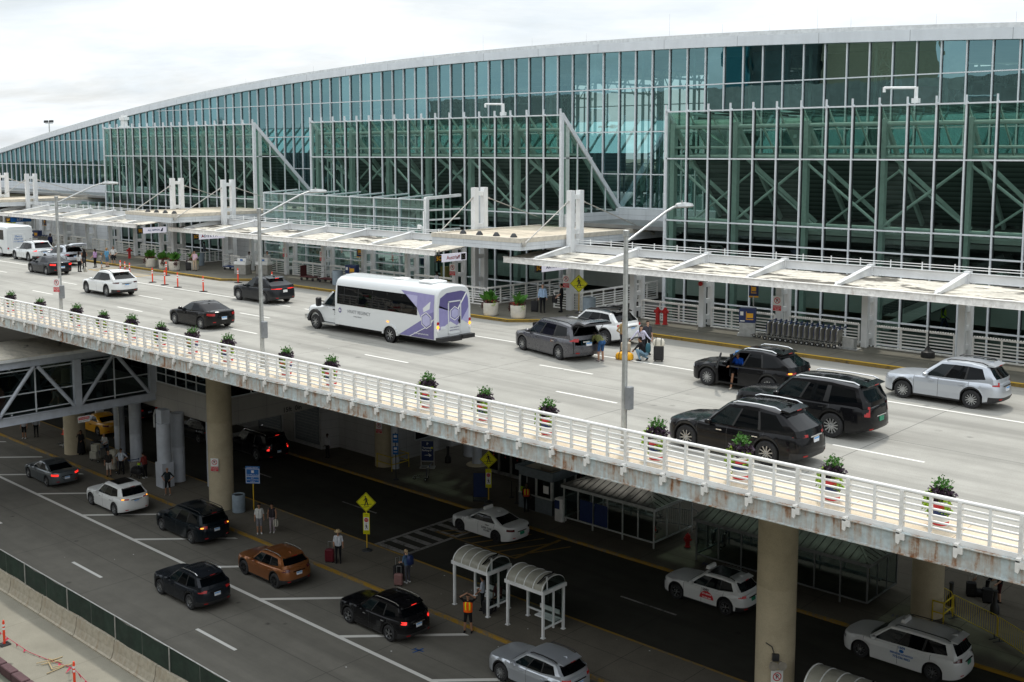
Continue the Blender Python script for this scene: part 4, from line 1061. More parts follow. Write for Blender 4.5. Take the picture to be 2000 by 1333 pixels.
MB().bbox(-.28, .28, -.22, .22, 0, 1.35, .03).build('cabinet', M['sign_white'], t, world=False)
MB().box(-.25, .1, -.24, -.21, .75, 1.25).build('screen', M['sign_navy'], t, world=False)

# ================================================================== site barriers, fence, flags at the lower left
prof = [(-.31, 0), (.31, 0), (.31, .07), (.24, .12), (.14, .42), (.08, .85), (-.08, .85), (-.14, .42), (-.24, .12), (-.31, .07)]
bar0 = None
bm_ = rust_paint('barrier_concrete', (.42, .38, .3), .62, rust=(.09, .08, .07))
for k in range(8):
    x = -62.55 + k * 3.38
    lb = 'scuffed concrete road barrier below the green mesh fence, %s from the left' % ORD[k]
    if bar0 is None:
        bar0 = thing('concrete_barrier', lb, 'barrier', (x, 21.25, L), 0, 'concrete barriers along the work site')
        o = MB().prism(prof, 'x', .02, 3.34).build('barrier_body', bm_, bar0, world=False)
    else: dup(bar0, (x, 21.25, L), 0, lb)
t = thing('mesh_fence', 'dark green mesh screen fence standing on the concrete barriers', 'fence', (-50, 21.25, L + .85))
mb = MB()
x = -64.0; k = 0
while x < -33:
    bow = .05 * math.sin(k * 1.7)
    mb.add([(x, 21.27, L + .78), (x + 1.08, 21.27 + bow, L + .74), (x + 2.15, 21.27, L + .78), (x, 21.27, L + 1.84), (x + 1.08, 21.27 + bow, L + 1.8), (x + 2.15, 21.27, L + 1.84)], [(0, 1, 4, 3), (1, 2, 5, 4)])
    x += 2.17; k += 1
mb.build('mesh_screen', M['mesh_green'], t)
MB().cyl((-64, 21.27, L + 1.86), (-33, 21.27, L + 1.86), .022, n=6).build('top_rail', M['galv'], t)
for k in range(8): x = -64 + 4.34 * k; MB().cyl((x - .01, 21.24, L + .5), (x - .01, 21.24, L + 1.9), .028, n=6).build('post', M['galv'], t)
t = thing('flag_rope', 'drooping rope of dark pink triangular pennants at the work site', 'pennant rope', (-45, 19.4, L + .3))
mb = MB(); P = [(-49.5, 18.6, .5), (-47.6, 18.75, .25), (-45.5, 18.95, .06), (-44.2, 19.2, .05), (-42.9, 19.5, .06), (-41.2, 18.9, .75), (-40.0, 19.2, .1), (-39.2, 19.5, .06)]
mb.tube([(x, y, L + z) for x, y, z in P], .012, 5)
mf = MB()
for a, b in zip(P[:-1], P[1:]):
    for f in (.2, .55, .85):
        x, y, z = [a[i] + (b[i] - a[i]) * f for i in range(3)]; z = max(z, .03) + L
        dx, dy = random.uniform(-.15, .15), random.uniform(-.3, .1)
        mf.add([(x - .1, y, z), (x + .1, y + .02, z), (x + dx, y + dy, max(z - .22, L + .02))], [(0, 1, 2)])
mb.build('rope', M['flag_red'], t); mf.build('pennant', M['flag_red'], t)
t = thing('stake_pile', 'loose pile of thin wooden stakes on the pale site concrete', 'stakes', (-43.5, 19.2, L))
mb = MB()
for k in range(8):
    a = random.uniform(0, PI); x, y = -43.6 + random.uniform(-.5, .5), 19.15 + random.uniform(-.2, .25)
    mb.bar((x - .4 * math.cos(a), y - .4 * math.sin(a), L + .03 + .008 * k), (x + .4 * math.cos(a), y + .4 * math.sin(a), L + .03 + .008 * k), .04, .02)
mb.build('stake', M['wood'], t)
t = thing('excavation_edge', 'row of dark maroon kerb blocks at the edge of the dug ground', 'edge blocks', (-43.5, 17.8, L))
mb = MB()
for k in range(5): mb.bbox(-46.2 + k * 1.1, -45.2 + k * 1.1, 17.6 - .02 * k, 17.93, L - .3, L + .1, .03)
mb.build('block', mat('maroon_block', (.1, .05, .055), .8), t)

# ================================================================== things behind the camera that the glass mirrors, far trees, mast
r = MB().box(-160, 40, -60, -1.2, L - .3, 8.0)
for z in (-8.3, -5.2, -2.1, 1.0, 4.1, 7.2): r.box(-160.3, 40.3, -1.2, -.9, z, z + 1.15)
for k in range(21): r.box(-160 + k * 10, -159.2 + k * 10, -1.2, -.95, L, 8)
for k in range(60): x, y = random.uniform(-155, 35), random.uniform(-55, -6); r.bbox(x, x + 4.4, y, y + 1.8, 8.02, 9.4, .3)
r.box(-150, 40, -60, -13, 12.2, 19)
for k in range(19): r.box(-149 + k * 10, -148 + k * 10, -14, -13.2, 8, 12.2)
r.box(-150, 40, -59, -40, 8, 12.2)
struct('towers', MB().box(-111, -97.5, -80, -60, L, 46, 0).box(-116.5, -111.2, -78, -59, L, 44, 1).box(-97.3, -84, -82, -62, L, 33, 2), [M['int_dark'], M['int_teal'], M['int_beige']])
struct('garage', r, M['concrete_grey'])
r = MB()
for k in range(900):
    a = random.uniform(0, 2 * PI); d = random.uniform(430, 520)
    x, y = -60 + d * math.cos(a), 30 + d * math.sin(a); h = random.uniform(8, 17)
    r.ball((x, y, L + h * .5), 1, 7, 0, (random.uniform(6, 12), random.uniform(6, 12), h * .55))
tag(r.build('distant_trees', M['tree_far'], smooth=60), None, None, None, 'stuff')
t = thing('floodlight_mast', 'thin apron floodlight mast poking above the roof at far left', 'light mast', (-436, 200, L))
MB().cyl((0, 0, 0), (0, 0, 33.2), .35, .2, 8).bar((-3.2, 0, 32.4), (3.2, 0, 32.4), .2, .2).build('mast', M['galv'], t, world=False)
for x in (-3, -1.6, 1.6, 3): MB().bar((x - .5, 0, 33.1), (x + .5, -.3, 33.3), 1, .8).build('lamp_head', M['dark_metal'], t, world=False)
# ================================================================== vehicles (local frame: nose towards -x, driver side -y, origin on the road between the axles)
def smooth_keys(keys):
    xs_, ys_ = zip(*keys)
    def f(s):
        v = 0.
        for d in (-.09, -.045, 0, .045, .09): v += float(np.interp(s + d, xs_, ys_))
        return v / 5
    return f
NE = 3.0
def wheel_parts(parent, x, y, r, tw, rim, spokes, out_sign, name='wheel'):
    """tyre with a rim child; centre at (x, y, r)"""
    s = out_sign
    mb = MB().lathe([(r * .62, -tw / 2), (r * .9, -tw / 2), (r * .985, -tw * .36), (r, -tw * .2), (r, tw * .2), (r * .985, tw * .36), (r * .9, tw / 2), (r * .62, tw / 2), (r * .62, -tw / 2)], (0, 0, 0), 26, 0, 'y')
    wh = mb.build(name, M['tyre'], parent, smooth=40, world=False); wh.location = (x, y, r)
    yo = s * tw / 2
    mb = MB()
    mb.lathe([(r * .64, yo * .2), (r * .65, yo * .97), (r * .615, yo * 1.0), (r * .6, yo * .7), (r * .58, yo * .2)], (0, 0, 0), 26, 0, 'y')
    mb.lathe([(r * .6, yo * .35), (0, yo * .35)], (0, 0, 0), 20, 1, 'y')
    mb.lathe([(r * .14, yo * .4), (r * .14, yo * .9), (r * .09, yo * .95), (0, yo * .95)], (0, 0, 0), 12, 0, 'y')
    for k in range(spokes):
        a = 2 * PI * k / spokes + .2
        c, d = math.cos(a), math.sin(a); p = (-d, c)
        w0, w1 = r * .05, r * (.052 if spokes > 7 else .1)
        vs = []
        for rr, ww, yy in ((r * .1, w0, .9), (r * .6, w1, .86)):
            for e in (-1, 1):
                for yk in (yy, yy - .3): vs.append((c * rr + p[0] * ww * e, yo * yk, d * rr + p[1] * ww * e))
        mb.add(vs, [(0, 2, 6, 4), (0, 4, 5, 1), (2, 3, 7, 6), (4, 6, 7, 5)], 0)
    o = mb.build('rim', [rim, M['black_trim']], wh, smooth=30, world=False)
    return wh

def car(name, label, cat, paint, L_=4.9, W=1.92, H=1.73, wb=2.85, fo=.95, r=.37, zb=.22, belt=(1.0, 1.08), hood=(.92, 1.02), cowl=1.42, wst=2.25, rr=4.12, rb=4.8, trunk=None,
        wins=((.035, .30), (.325, .60), (.63, .90)), wr=.76, clad=True, rails='bar', rim='rim_silver', spokes=10, tail='tail', tail_z=(.92, 1.06), tail_th=(.42, 1.12), roof=None, glass='car_glass', pill=('black_gloss',) * 4,
        plate='plate_white', spoiler=True, group=None, rearclad=True, openhatch=False, opendoor=False, mirror=None, tailamber=False, doors=None, third=True, hatch_tilt=.22, trimline=False, sunroof=False):
    t = thing(name, label, cat, (0, 0, 0), 0, group)
    ox = fo + wb / 2
    roofm = roof or paint
    hw = W / 2
    bz0, bz1 = belt
    if trunk: zt = smooth_keys([(-1, hood[0] - .1), (0, hood[0] - .1), (.12, hood[0]), (cowl, hood[1]), (cowl + .25, bz0), (rb - .3, bz1), (rb, trunk), (L_ - .12, trunk - .01), (L_, trunk - .08), (L_ + 1, trunk - .08)])
    else: zt = smooth_keys([(-1, hood[0] - .1), (0, hood[0] - .1), (.12, hood[0]), (cowl, hood[1]), (cowl + .25, bz0), (L_ - .15, bz1), (L_, bz1 - .06), (L_ + 1, bz1 - .06)])
    zbf = smooth_keys([(-1, zb + .05), (0, zb + .05), (.5, zb), (L_ - .7, zb), (L_, zb + .14), (L_ + 1, zb + .14)])
    af, ar = .8, .62
    def wid(s):
        if s < af: q = (af - s) / af
        elif s > L_ - ar: q = (s - (L_ - ar)) / ar
        else: return hw
        return hw * max(0., 1 - min(q, 1) ** NE) ** (1 / NE)
    def shift(s, z):
        v = 0.
        if s < .7:
            wgt = (1 - s / .7); v += wgt * (.16 * max(0, z - .6) ** 1.3 * 2 + .1 * max(0, .42 - z) * 1.5)
        if s > L_ - .7:
            wgt = 1 - (L_ - s) / .7; v -= wgt * ((hatch_tilt if not trunk else .12) * max(0, z - .72) + .25 * max(0, .45 - z) - .03 * math.exp(-((z - .52) / .12) ** 2))
        return v
    st = [af * (1 - math.sin(PI / 2 * k / 9) ** (2 / NE)) for k in range(9, -1, -1)]
    st += [L_ - ar + ar * math.sin(PI / 2 * k / 9) ** (2 / NE) for k in range(10)]
    st += list(np.arange(af, L_ - ar, .16))
    wc = (fo, fo + wb); R = r + .075
    for c in wc: st += [c + R * math.cos(PI * k / 12) for k in range(13)] + [c - R - .004, c + R + .004]
    d0, d1, d2 = doors or (cowl - .05, fo + wb * .52, fo + wb - .12)
    for d in (d0, d1, d2): st += [d - .007, d + .007]
    st = sorted(set(round(s, 4) for s in st if 0 <= s <= L_))
    pts = []
    for s in st:
        w_ = wid(s); zB = zbf(s); zT = zt(s); zA = zB
        for c in wc:
            if abs(s - c) < R: zA = max(zA, r + math.sqrt(max(R * R - (s - c) ** 2, 0)) - 0.0)
        wi = max(min(w_ - .27, hw - .27), .0) if w_ > .3 else w_ * .2
        z4 = zA + .075; z5 = max(z4 + .02, .5 * zT); z6 = max(z5 + .02, .76 * zT); z7 = max(z6 + .015, zT - .07); z8 = max(z7 + .01, zT - .014)
        pr_ = [(0, zB), (wi, zB), (wi, zA), (w_ * .968, zA), (w_ * (.992 if clad else .985), z4), (w_ * .984, z5), (w_, z6), (w_ * .965, z7), (w_ * .915, z8), (w_ * .55, zT + .014), (0, zT + .022)]
        pts.append([(s + shift(s, z) - ox, y, z) for y, z in pr_])
    n = len(pts[0])
    body = MB(); dm = {}
    def zone(s): return 1 if d0 < s < d1 else 2 if d1 < s < d2 else 0
    for i in range(len(st) - 1):
        sm = (st[i] + st[i + 1]) / 2; seam = st[i + 1] - st[i] < .0145 and any(abs(sm - d) < .004 for d in (d0, d1, d2))
        for j in range(n - 1):
            a, b, c, d = pts[i][j], pts[i + 1][j], pts[i + 1][j + 1], pts[i][j + 1]
            mt = 0
            if j <= 2: mt = 1
            elif j == 3 and clad: mt = 1
            elif j == 4 and clad and rearclad and (sm > L_ - .45): mt = 1
            elif seam and 4 <= j <= 7: mt = 1
            zc = (a[2] + c[2]) / 2
            for sd in (-1, 1):
                q = [(p[0], p[1] * sd, p[2]) for p in (a, b, c, d)]
                if sd > 0: q = q[::-1]
                z_ = zone(sm)
                if openhatch and sm > L_ - .16 and j >= 6 and abs(a[1]) < hw * .82: continue
                if z_ and 4 <= j <= 6 and not seam: dm.setdefault((z_, sd), MB()).add(q, [(0, 1, 2, 3)], 0)
                else: body.add(q, [(0, 1, 2, 3)], mt)
    # ---- greenhouse
    g0, g3 = bz0 - .06, H - .045
    def lv(z, s_):
        f = (z - bz0) / (H - .08 - bz0); zz = z + (bz1 - bz0) * (1 - min(max(f, 0), 1)) * s_
        return zz
    def ring(f, ysc=1., xin=0., zadd=0.):
        """f 0 = belt .. 1 = roof edge"""
        fp = max(f, 0.); fe = fp ** 1.08 + min(f, 0)
        xf = cowl + (wst - cowl) * fe + xin; xr = rb + (rr - rb) * (fp ** (1.25 if not trunk else .95) + min(f, 0)) - xin
        w_ = hw * (.935 + (wr - .935) * fp ** 1.25) * ysc
        bw = .16 * (1 - .4 * f); bwr = .10
        out_ = []
        for yf in (0, .45, .86): out_.append((xf + bw * yf ** 2.2, w_ * yf * .97))
        xa, xb = xf + bw + .09, xr - bwr - .06
        fr_ = [0.] + [v for a in wins for v in a] + [1.]
        for q in fr_: out_.append((xa + (xb - xa) * q, w_ * (1 - .045 * (2 * q - 1) ** 2 * (1 if q > .5 else .7))))
        for yf in (.86, .45, 0): out_.append((xr - bwr * yf ** 2.2, w_ * yf * .95))
        zz = bz0 + (H - .055 - bz0) * f
        tilt = (bz1 - bz0) * (1 - f)
        kick = .0 if trunk else .11
        def up_(x):
            q = min(max((x - xa) / (xb - xa), 0), 1)
            return tilt * q - .055 * max(f, 0) * (2 * q - 1) ** 2 * (1.5 if q > .5 else .7) + (kick * min(max((q - .74) / .2, 0), 1) if .0 < f < .1 else 0)
        return [(x - ox, y, zz + up_(x) + zadd) for x, y in out_]
    rings = [ring(-.09), ring(.05), ring(.5), ring(.86), ring(1.)]
    rings.append(ring(1., .88, .07, .032)); rings.append(ring(1., .45, .2, .05))
    m_ = len(rings[0]); nwin = len(wins); side0 = 2
    win = {}
    for k in range(len(rings) - 1):
        for j in range(m_ - 1):
            a, b, c, d = rings[k][j], rings[k][j + 1], rings[k + 1][j + 1], rings[k + 1][j]
            for sd in (-1, 1):
                q = [(p[0], p[1] * sd, p[2]) for p in (a, b, c, d)]
                if sd < 0: q = q[::-1]
                key = None; mt = 0
                if k in (1, 2):
                    if j < 2: key = 'windshield'
                    elif j >= m_ - 3: key = 'rear_window'
                    elif 3 <= j < 3 + 2 * nwin + 1:
                        w_i = j - 4
                        if w_i >= 0 and w_i % 2 == 0 and w_i // 2 < nwin: key = ('side_window', w_i // 2, sd)
                        elif 0 < w_i < 2 * nwin - 1: mt = 1
                elif k >= 4: mt = 2
                elif k == 3 and j >= m_ - 3 and spoiler: mt = 1
                if openhatch and key == 'rear_window': continue
                if opendoor and key == ('side_window', 0, -1): continue
                if key: win.setdefault(key, MB()).add(q, [(0, 1, 2, 3)])
                else: body.add(q, [(0, 1, 2, 3)], mt)
    last = rings[-1]
    for j in range(m_ - 1):
        a, b = last[j], last[j + 1]
        body.add([(a[0], a[1], a[2]), (b[0], b[1], b[2]), (b[0], -b[1], b[2]), (a[0], -a[1], a[2])], [(0, 1, 2, 3)], 2)
    if openhatch or opendoor:
        x1 = L_ - ox - (.12 if openhatch else .9); x0 = cowl + .5 - ox
        body.box(x0, x1, -hw * .8, hw * .8, zb + .25, zb + .3, 1)
        body.box(x0, x0 + .05, -hw * .8, hw * .8, zb + .25, H - .3, 1)
        for sd in (-1, 1):
            if not (opendoor and sd < 0): body.box(x0, x1, sd * hw * .83, sd * hw * .8, zb + .25, bz0 - .02, 1)
        for xx in (cowl + 1.25, cowl + 2.1):
            if xx < L_ - 1.3:
                for yy in (-.42, .42): body.bbox(xx - ox, xx + .16 - ox, yy - .26, yy + .26, zb + .35, bz0 + .22, .05, 1)
        if openhatch: body.bbox(L_ - .75 - ox, L_ - .3 - ox, -.1, .5, .72, 1.1, .04, 1); body.box(L_ - .9 - ox, L_ - .12 - ox, -hw * .8, hw * .8, .66, .7, 1)
    bo = body.build('body', [paint, M['black_trim'], roofm], t, smooth=32, world=False)
    for (z_, sd), mb in sorted(dm.items()):
        if opendoor and z_ == 1 and sd < 0: continue
        d = mb.build('door', [paint], t, smooth=32, world=False, recalc=False)
        xh = (d1 if z_ == 1 else d2) - .26 - ox
        yv = hw * .992 * sd
        zh = bz0 - .13
        MB().box(xh - .1, xh + .1, yv + sd * .012, yv + sd * .04, zh - .014, zh + .014).build('handle', M['chrome'] if trimline else paint, d, world=False)
    for key, mb in win.items():
        nm = key if isinstance(key, str) else key[0]
        gm = M['car_glass_clear'] if (nm == 'windshield' or (nm == 'side_window' and key[1] == 0)) else M[glass]
        mb.build(nm, gm, t, smooth=50, world=False)
    # ---- wheels
    tw = .235
    for c in wc:
        for sd in (-1, 1): wheel_parts(t, c - ox, sd * (hw - tw / 2 - .012), r, tw, M[rim], spokes, sd)
    # ---- lamps on the curved corners
    def surf(end, th, z):
        tt = math.sin(th) ** (2 / NE); yy = math.cos(th) ** (2 / NE) if th < PI / 2 - 1e-6 else 0.
        s = (L_ - ar + ar * tt) if end > 0 else (af - af * tt)
        zT = zt(s); kk = float(np.interp(z, [zb, .5 * zT, .76 * zT, zT - .07, zT], [.98, .998, 1, .965, .9]))
        return Vec((s + shift(s, z) - ox, hw * kk * yy, z))
    def patch(nm, end, th0, th1, zl, zh, m, sd, off=.007, nn=8):
        vs = []
        for i in range(nn + 1):
            f = i / nn; th = th0 + (th1 - th0) * f
            for z in (zl[0] + (zl[1] - zl[0]) * f, zh[0] + (zh[1] - zh[0]) * f):
                p = surf(end, th, z); q = surf(end, min(th + .03, PI / 2), z) - surf(end, max(th - .03, 0), z)
                nr = Vec((q.y, -q.x, 0)).normalized() if q.length > 0 else Vec((end, 0, 0))
                if nr.x * end < -.01 or (abs(nr.x) < .01 and nr.y < 0): nr = -nr
                p = p + nr * off; vs.append((p.x, p.y * sd, p.z))
        mb = MB().add(vs, [(2 * i, 2 * i + 1, 2 * i + 3, 2 * i + 2) for i in range(nn)])
        return mb.build(nm, m, t, smooth=50, world=False)
    for sd in (-1, 1):
        z0, z1 = tail_z
        tl = patch('taillight', 1, tail_th[0], tail_th[1], (z0 + .03, z0), (z1, z1 - .02), M[tail], sd)
        if tailamber: patch('indicator', 1, tail_th[0] + .12, tail_th[0] + .4, (z0 + .03, z0 + .03), (z0 + .09, z0 + .09), M['amber_on'], sd, .012)
        patch('headlight', -1, .55, 1.2, (hood[0] - .2, hood[0] - .2), (hood[0] - .09, hood[0] - .07), M['headlamp'], sd)
        patch('rear_reflector', 1, .9, 1.15, (.42, .42), (.47, .47), M['tail'], sd)
        ms = cowl + .42 - ox
        MB().bbox(ms - .09, ms + .1, sd * (hw + .06) - .1, sd * (hw + .06) + .1, bz0 + .02, bz0 + .17, .035).box(ms - .03, ms + .05, min(sd * hw * .9, sd * (hw + .03)), max(sd * hw * .9, sd * (hw + .03)), bz0 + .0, bz0 + .05).build('side_mirror', mirror or paint, t, smooth=40, world=False)
        if rails:
            xa, xb = wst + .3 - ox, rr - .12 - ox; yv = sd * hw * wr * .9
            mb = MB(); zz = H + .02
            mb.tube([(xa, yv, zz - .05), (xa + .15, yv, zz + .012), ((xa + xb) / 2, yv, zz + .03), (xb - .2, yv, zz + .01), (xb, yv, zz - .06)], .022, 8)
            mb.build('roof_rail', M['chrome'] if rails == 'chrome' else M['black_trim'], t, smooth=40, world=False)
    zp = tail_z[0] - (.12 if not trunk else .14)
    p = surf(1, PI / 2, zp)
    pl = MB().box(p.x - .01, p.x + .022, -.16, .16, zp - .08, zp + .08)
    po = pl.build('licence_plate', M[plate], t, world=False)
    if plate == 'plate_white': MB().box(p.x + .022, p.x + .025, -.15, .15, zp + .02, zp + .07).build('plate_band', M['plate_blue'], po, world=False)
    MB().box(p.x - .02, p.x + .012, -.34, .34, zp + .1, zp + .135).build('tailgate_trim', M['chrome'] if trimline else M['black_gloss'], t, world=False)
    if not trunk:
        xs_ = rr - ox
        if spoiler: MB().add([(xs_ - .16, -hw * wr * .86, H - .01), (xs_ - .16, hw * wr * .86, H - .01), (xs_ + .14, hw * wr * .8, H - .07), (xs_ + .14, -hw * wr * .8, H - .07), (xs_ + .12, -hw * wr * .8, H - .11), (xs_ + .12, hw * wr * .8, H - .11), (xs_ - .16, hw * wr * .86, H - .09), (xs_ - .16, -hw * wr * .86, H - .09)],
                           [(0, 1, 2, 3), (3, 2, 5, 4), (4, 5, 6, 7), (0, 3, 4, 7), (1, 6, 5, 2)]).build('spoiler', roofm, t, world=False)
        if third: MB().box(xs_ + .135, xs_ + .15, -.14, .14, H - .095, H - .07).build('brake_light', M['tail_on'] if tail == 'tail_on' else M['tail'], t, world=False)
        f = .12
        if not openhatch: MB().bar((rb - ox - .03 + (rr - rb) * .1 + .03, -.02, bz1 + .07), (rb - ox + (rr - rb) * .25 + .03, .38, bz1 + .14), .025, .02).build('wiper', M['black_trim'], t, world=False)
    MB().prism([(rr - .35 - ox, H - .01), (rr - .12 - ox, H - .02), (rr - .14 - ox, H + .05)], 'y', -.025, .025).build('antenna_fin', roofm, t, world=False)
    if sunroof: MB().bbox(wst + .25 - ox, wst + 1.35 - ox, -hw * wr * .72, hw * wr * .72, H - .01, H + .006, .01).build('sunroof', M['black_gloss'], t, world=False)
    # ---- open tailgate / open door
    if openhatch:
        hx, hz = rr - ox, H - .04
        mb = MB(); rows = []
        for f, wv, zo, xo in ((0, .74, .0, .0), (.33, .78, .2, .36), (.62, .8, .26, .7), (1., .78, .2, 1.06)):
            rows.append([(hx + xo, -hw * wv, hz + zo - .04), (hx + xo, -hw * wv * .6, hz + zo + .02), (hx + xo, hw * wv * .6, hz + zo + .02), (hx + xo, hw * wv, hz + zo - .04)])
        for off, rev, mt in ((0, False, 0), (-.09, True, 1)):
            for i in range(3):
                for j in range(3):
                    q = [rows[i][j], rows[i][j + 1], rows[i + 1][j + 1], rows[i + 1][j]]
                    mb.add([(x, y, z + off) for x, y, z in q], [(0, 1, 2, 3)], mt)
        for i in range(3):
            for j in (0, 3):
                a, b = rows[i][j], rows[i + 1][j]; mb.add([a, b, (b[0], b[1], b[2] - .09), (a[0], a[1], a[2] - .09)], [(0, 1, 2, 3)], 0)
        a, b = rows[3][0], rows[3][3]; mb.add([a, b, (b[0], b[1], b[2] - .09), (a[0], a[1], a[2] - .09)], [(0, 1, 2, 3)], 0)
        mb.build('tailgate', [paint, M['black_trim']], t, smooth=40, world=False)
        for sd in (-1, 1): MB().cyl((hx + .02, sd * hw * .72, 1.1), (hx + .55, sd * hw * .7, hz + .02), .014, n=6).build('gas_strut', M['dark_metal'], t, world=False)
    if opendoor:
        a = math.radians(58); xh, yh = d0 - ox, -hw * .97; ln = d1 - d0
        ux, uy = math.cos(a), -math.sin(a)
        def P(u, z, o=0.): return (xh + ux * u - uy * o * -1 * 0 + (-uy) * 0 + o * uy * -1, yh + uy * u + o * ux * -1 * -1, z)
        zsill, zbelt, ztop = zb + .12, bz0, H - .14
        mb = MB()
        outl = [(0, zsill + .1), (.1, zsill), (ln - .06, zsill + .02), (ln, zbelt), (ln * .97, zbelt + .05), (0.02, zbelt)]
        fr_ = [P(u, z) for u, z in outl]; bk = [P(u, z, .09) for u, z in outl]; k = len(outl)
        mb.add(fr_ + bk, [tuple(range(k)), tuple(range(2 * k - 1, k - 1, -1))] + [(i, (i + 1) % k, (i + 1) % k + k, i + k) for i in range(k)])
        do = mb.build('door', [paint], t, world=False)
        mb = MB()
        wf = [P(.1, zbelt, .045), P(wst - cowl - .0, ztop, .2), P(ln - .12, ztop, .2), P(ln, zbelt, .045)]
        for p_, q_ in zip(wf[:-1], wf[1:]): mb.bar(p_, q_, .05, .05)
        mb.build('door_frame', M['black_trim'], do, world=False)
        MB().add(wf, [(0, 1, 2, 3)]).build('door_window', M['glass_dim'], do, world=False)
        c = Vec(P(ln * .5, .72, -.008)); u_ = Vec((ux, uy, 0))
        mb = MB(); vs = [c + u_ * .2 * math.cos(2 * PI * k / 20) + Vec((0, 0, .17)) * math.sin(2 * PI * k / 20) for k in range(20)]
        mb.add(vs, [tuple(range(20))]); mb.build('door_emblem', M['sign_white'], do, world=False)
    return t

P_ = dict(black=carpaint('paint_black', (.006, .006, .007), .0, .12), white=carpaint('paint_white', (.74, .75, .74), 0, .3), pearl=carpaint('paint_pearl', (.68, .7, .7), .1, .28), silver=carpaint('paint_silver', (.5, .53, .57), .55, .32),
          grey=carpaint('paint_grey', (.09, .09, .1), .5, .28), slate=carpaint('paint_slate', (.13, .15, .165), .5, .3), charcoal=carpaint('paint_charcoal', (.022, .024, .027), .3, .2), copper=carpaint('paint_copper', (.3, .11, .035), .55, .3),
          navy=carpaint('paint_navy', (.006, .01, .014), .2, .15), gunmetal=carpaint('paint_gunmetal', (.016, .019, .024), .3, .18), yellow=carpaint('paint_yellow', (.62, .29, .01), 0, .3))
SUV = dict()
SEDAN = dict(H=1.45, W=1.82, L_=4.75, wb=2.76, fo=.92, r=.33, zb=.17, belt=(.93, 1.0), hood=(.76, .92), cowl=1.28, wst=2.1, rr=3.35, rb=4.15, trunk=1.04, wins=((.04, .44), (.475, .86)), clad=False, rails=None, tail_z=(.78, .93), tail_th=(.3, 1.1), spoiler=False, third=False, wr=.72)
VAN = dict(H=1.77, W=1.99, L_=5.15, wb=3.05, fo=.98, r=.35, zb=.18, belt=(1.0, 1.08), hood=(.88, 1.02), cowl=1.15, wst=2.05, rr=4.75, rb=5.0, clad=False, wins=((.03, .29), (.315, .62), (.65, .93)), rails='bar', wr=.78, tail_z=(.95, 1.12))
G = 'cars on the departures deck'; GL = 'cars in the lower pick-up lane'; GT = 'taxis on the inner road'
def at(c, x, y, z=0, rz=0): put(c, (x, y, z), rz); return c
cars = {}
at(car('sedan', 'shiny black sedan alone in the middle lane, left of the shuttle bus', 'sedan', P_['black'], **{**SEDAN, 'L_': 4.6, 'wb': 2.7, 'H': 1.44}, group=G), -54.55, 33.22)
at(car('suv', 'white SUV with black lower trim beside the orange delineator posts', 'SUV', P_['white'], group=G, tail='tail_dark', spokes=9), -71.4, 36.42)
at(car('sedan', 'dark sedan with lit tail lights partly behind the far left lamp post', 'sedan', P_['gunmetal'], **SEDAN, group=G, tail='tail_on', spokes=10), -87.3, 39.5)
at(car('suv', 'charcoal crossover with full width red light bar, left of the bus nose', 'SUV', P_['charcoal'], H=1.69, hatch_tilt=.3, rr=3.85, rb=4.72, group=G, tail='tail_on', tail_th=(.4, 1.45), tail_z=(.98, 1.05), spokes=14, plate='sign_white', r=.38), -60.6, 41.5)
at(car('suv', 'white SUV with lit brake lights behind the coach at far left', 'SUV', P_['pearl'], L_=4.98, W=1.99, H=1.8, rr=4.4, rb=4.85, hatch_tilt=.12, group=G, tail='tail_on', spokes=8, tail_th=(.45, .95)), -99.2, 43.4)
at(car('suv', 'pale SUV with raised tailgate and a family unloading behind it', 'SUV', P_['silver'], L_=4.7, H=1.74, rr=4.3, rb=4.55, wb=2.78, group=G, openhatch=True), -93.3, 43.5)
at(car('minivan', 'dark grey minivan with raised tailgate and a man leaning in', 'minivan', P_['grey'], **VAN, group=G, openhatch=True, tail='tail', trimline=True), -34.2, 40.15, 0, math.radians(-14))
at(car('suv', 'white luxury SUV with black roof panel behind the grey minivan', 'SUV', P_['white'], L_=4.93, W=2.0, H=1.75, wb=2.97, fo=.9, r=.385, rr=4.2, rb=4.65, group=G, roof=M['black_gloss'], rearclad=False, rails='bar', tail='tail', tail_z=(.98, 1.12), spokes=10), -35.2, 44.45, 0, math.radians(-3))
at(car('suv', 'black SUV with the driver stepping out of its open door', 'SUV', P_['black'], group=G, opendoor=True, rails='chrome', tail='tail', tailamber=True, spokes=12), -23.3, 39.66)
at(car('suv', 'boxy long black SUV with tall red tail lamps and green plate', 'SUV', P_['black'], L_=5.35, W=2.06, H=1.94, wb=3.07, fo=.95, r=.425, zb=.27, belt=(1.18, 1.2), hood=(1.1, 1.18), cowl=1.55, wst=2.25, rr=5.0, rb=5.24, hatch_tilt=.12, wins=((.03, .29), (.315, .57), (.63, .95)), wr=.8, clad=False, rails='chrome', plate='plate_green', tail='tail', tail_z=(.86, 1.22), tail_th=(.62, .98), group=G, trimline=True, spokes=12), -18.5, 35.36)
at(car('suv', 'large glossy black SUV nearest the deck railing', 'SUV', P_['black'], L_=5.12, W=1.99, H=1.78, wb=2.95, r=.39, rr=4.35, rb=5.0, rails='chrome', group=G, tail='tail', spokes=10, trimline=True, tail_z=(1.0, 1.1), tail_th=(.35, 1.25)), -18.36, 30.84)
at(car('suv', 'silver SUV with black roof rails at the right end of the kerb', 'SUV', P_['silver'], L_=4.63, W=1.82, H=1.73, wb=2.67, fo=.93, r=.355, belt=(1.02, 1.06), rr=4.2, rb=4.52, hatch_tilt=.18, group=G, tail='tail', tail_z=(.92, 1.1), tail_th=(.45, 1.0), spokes=12), -16.4, 42.83)
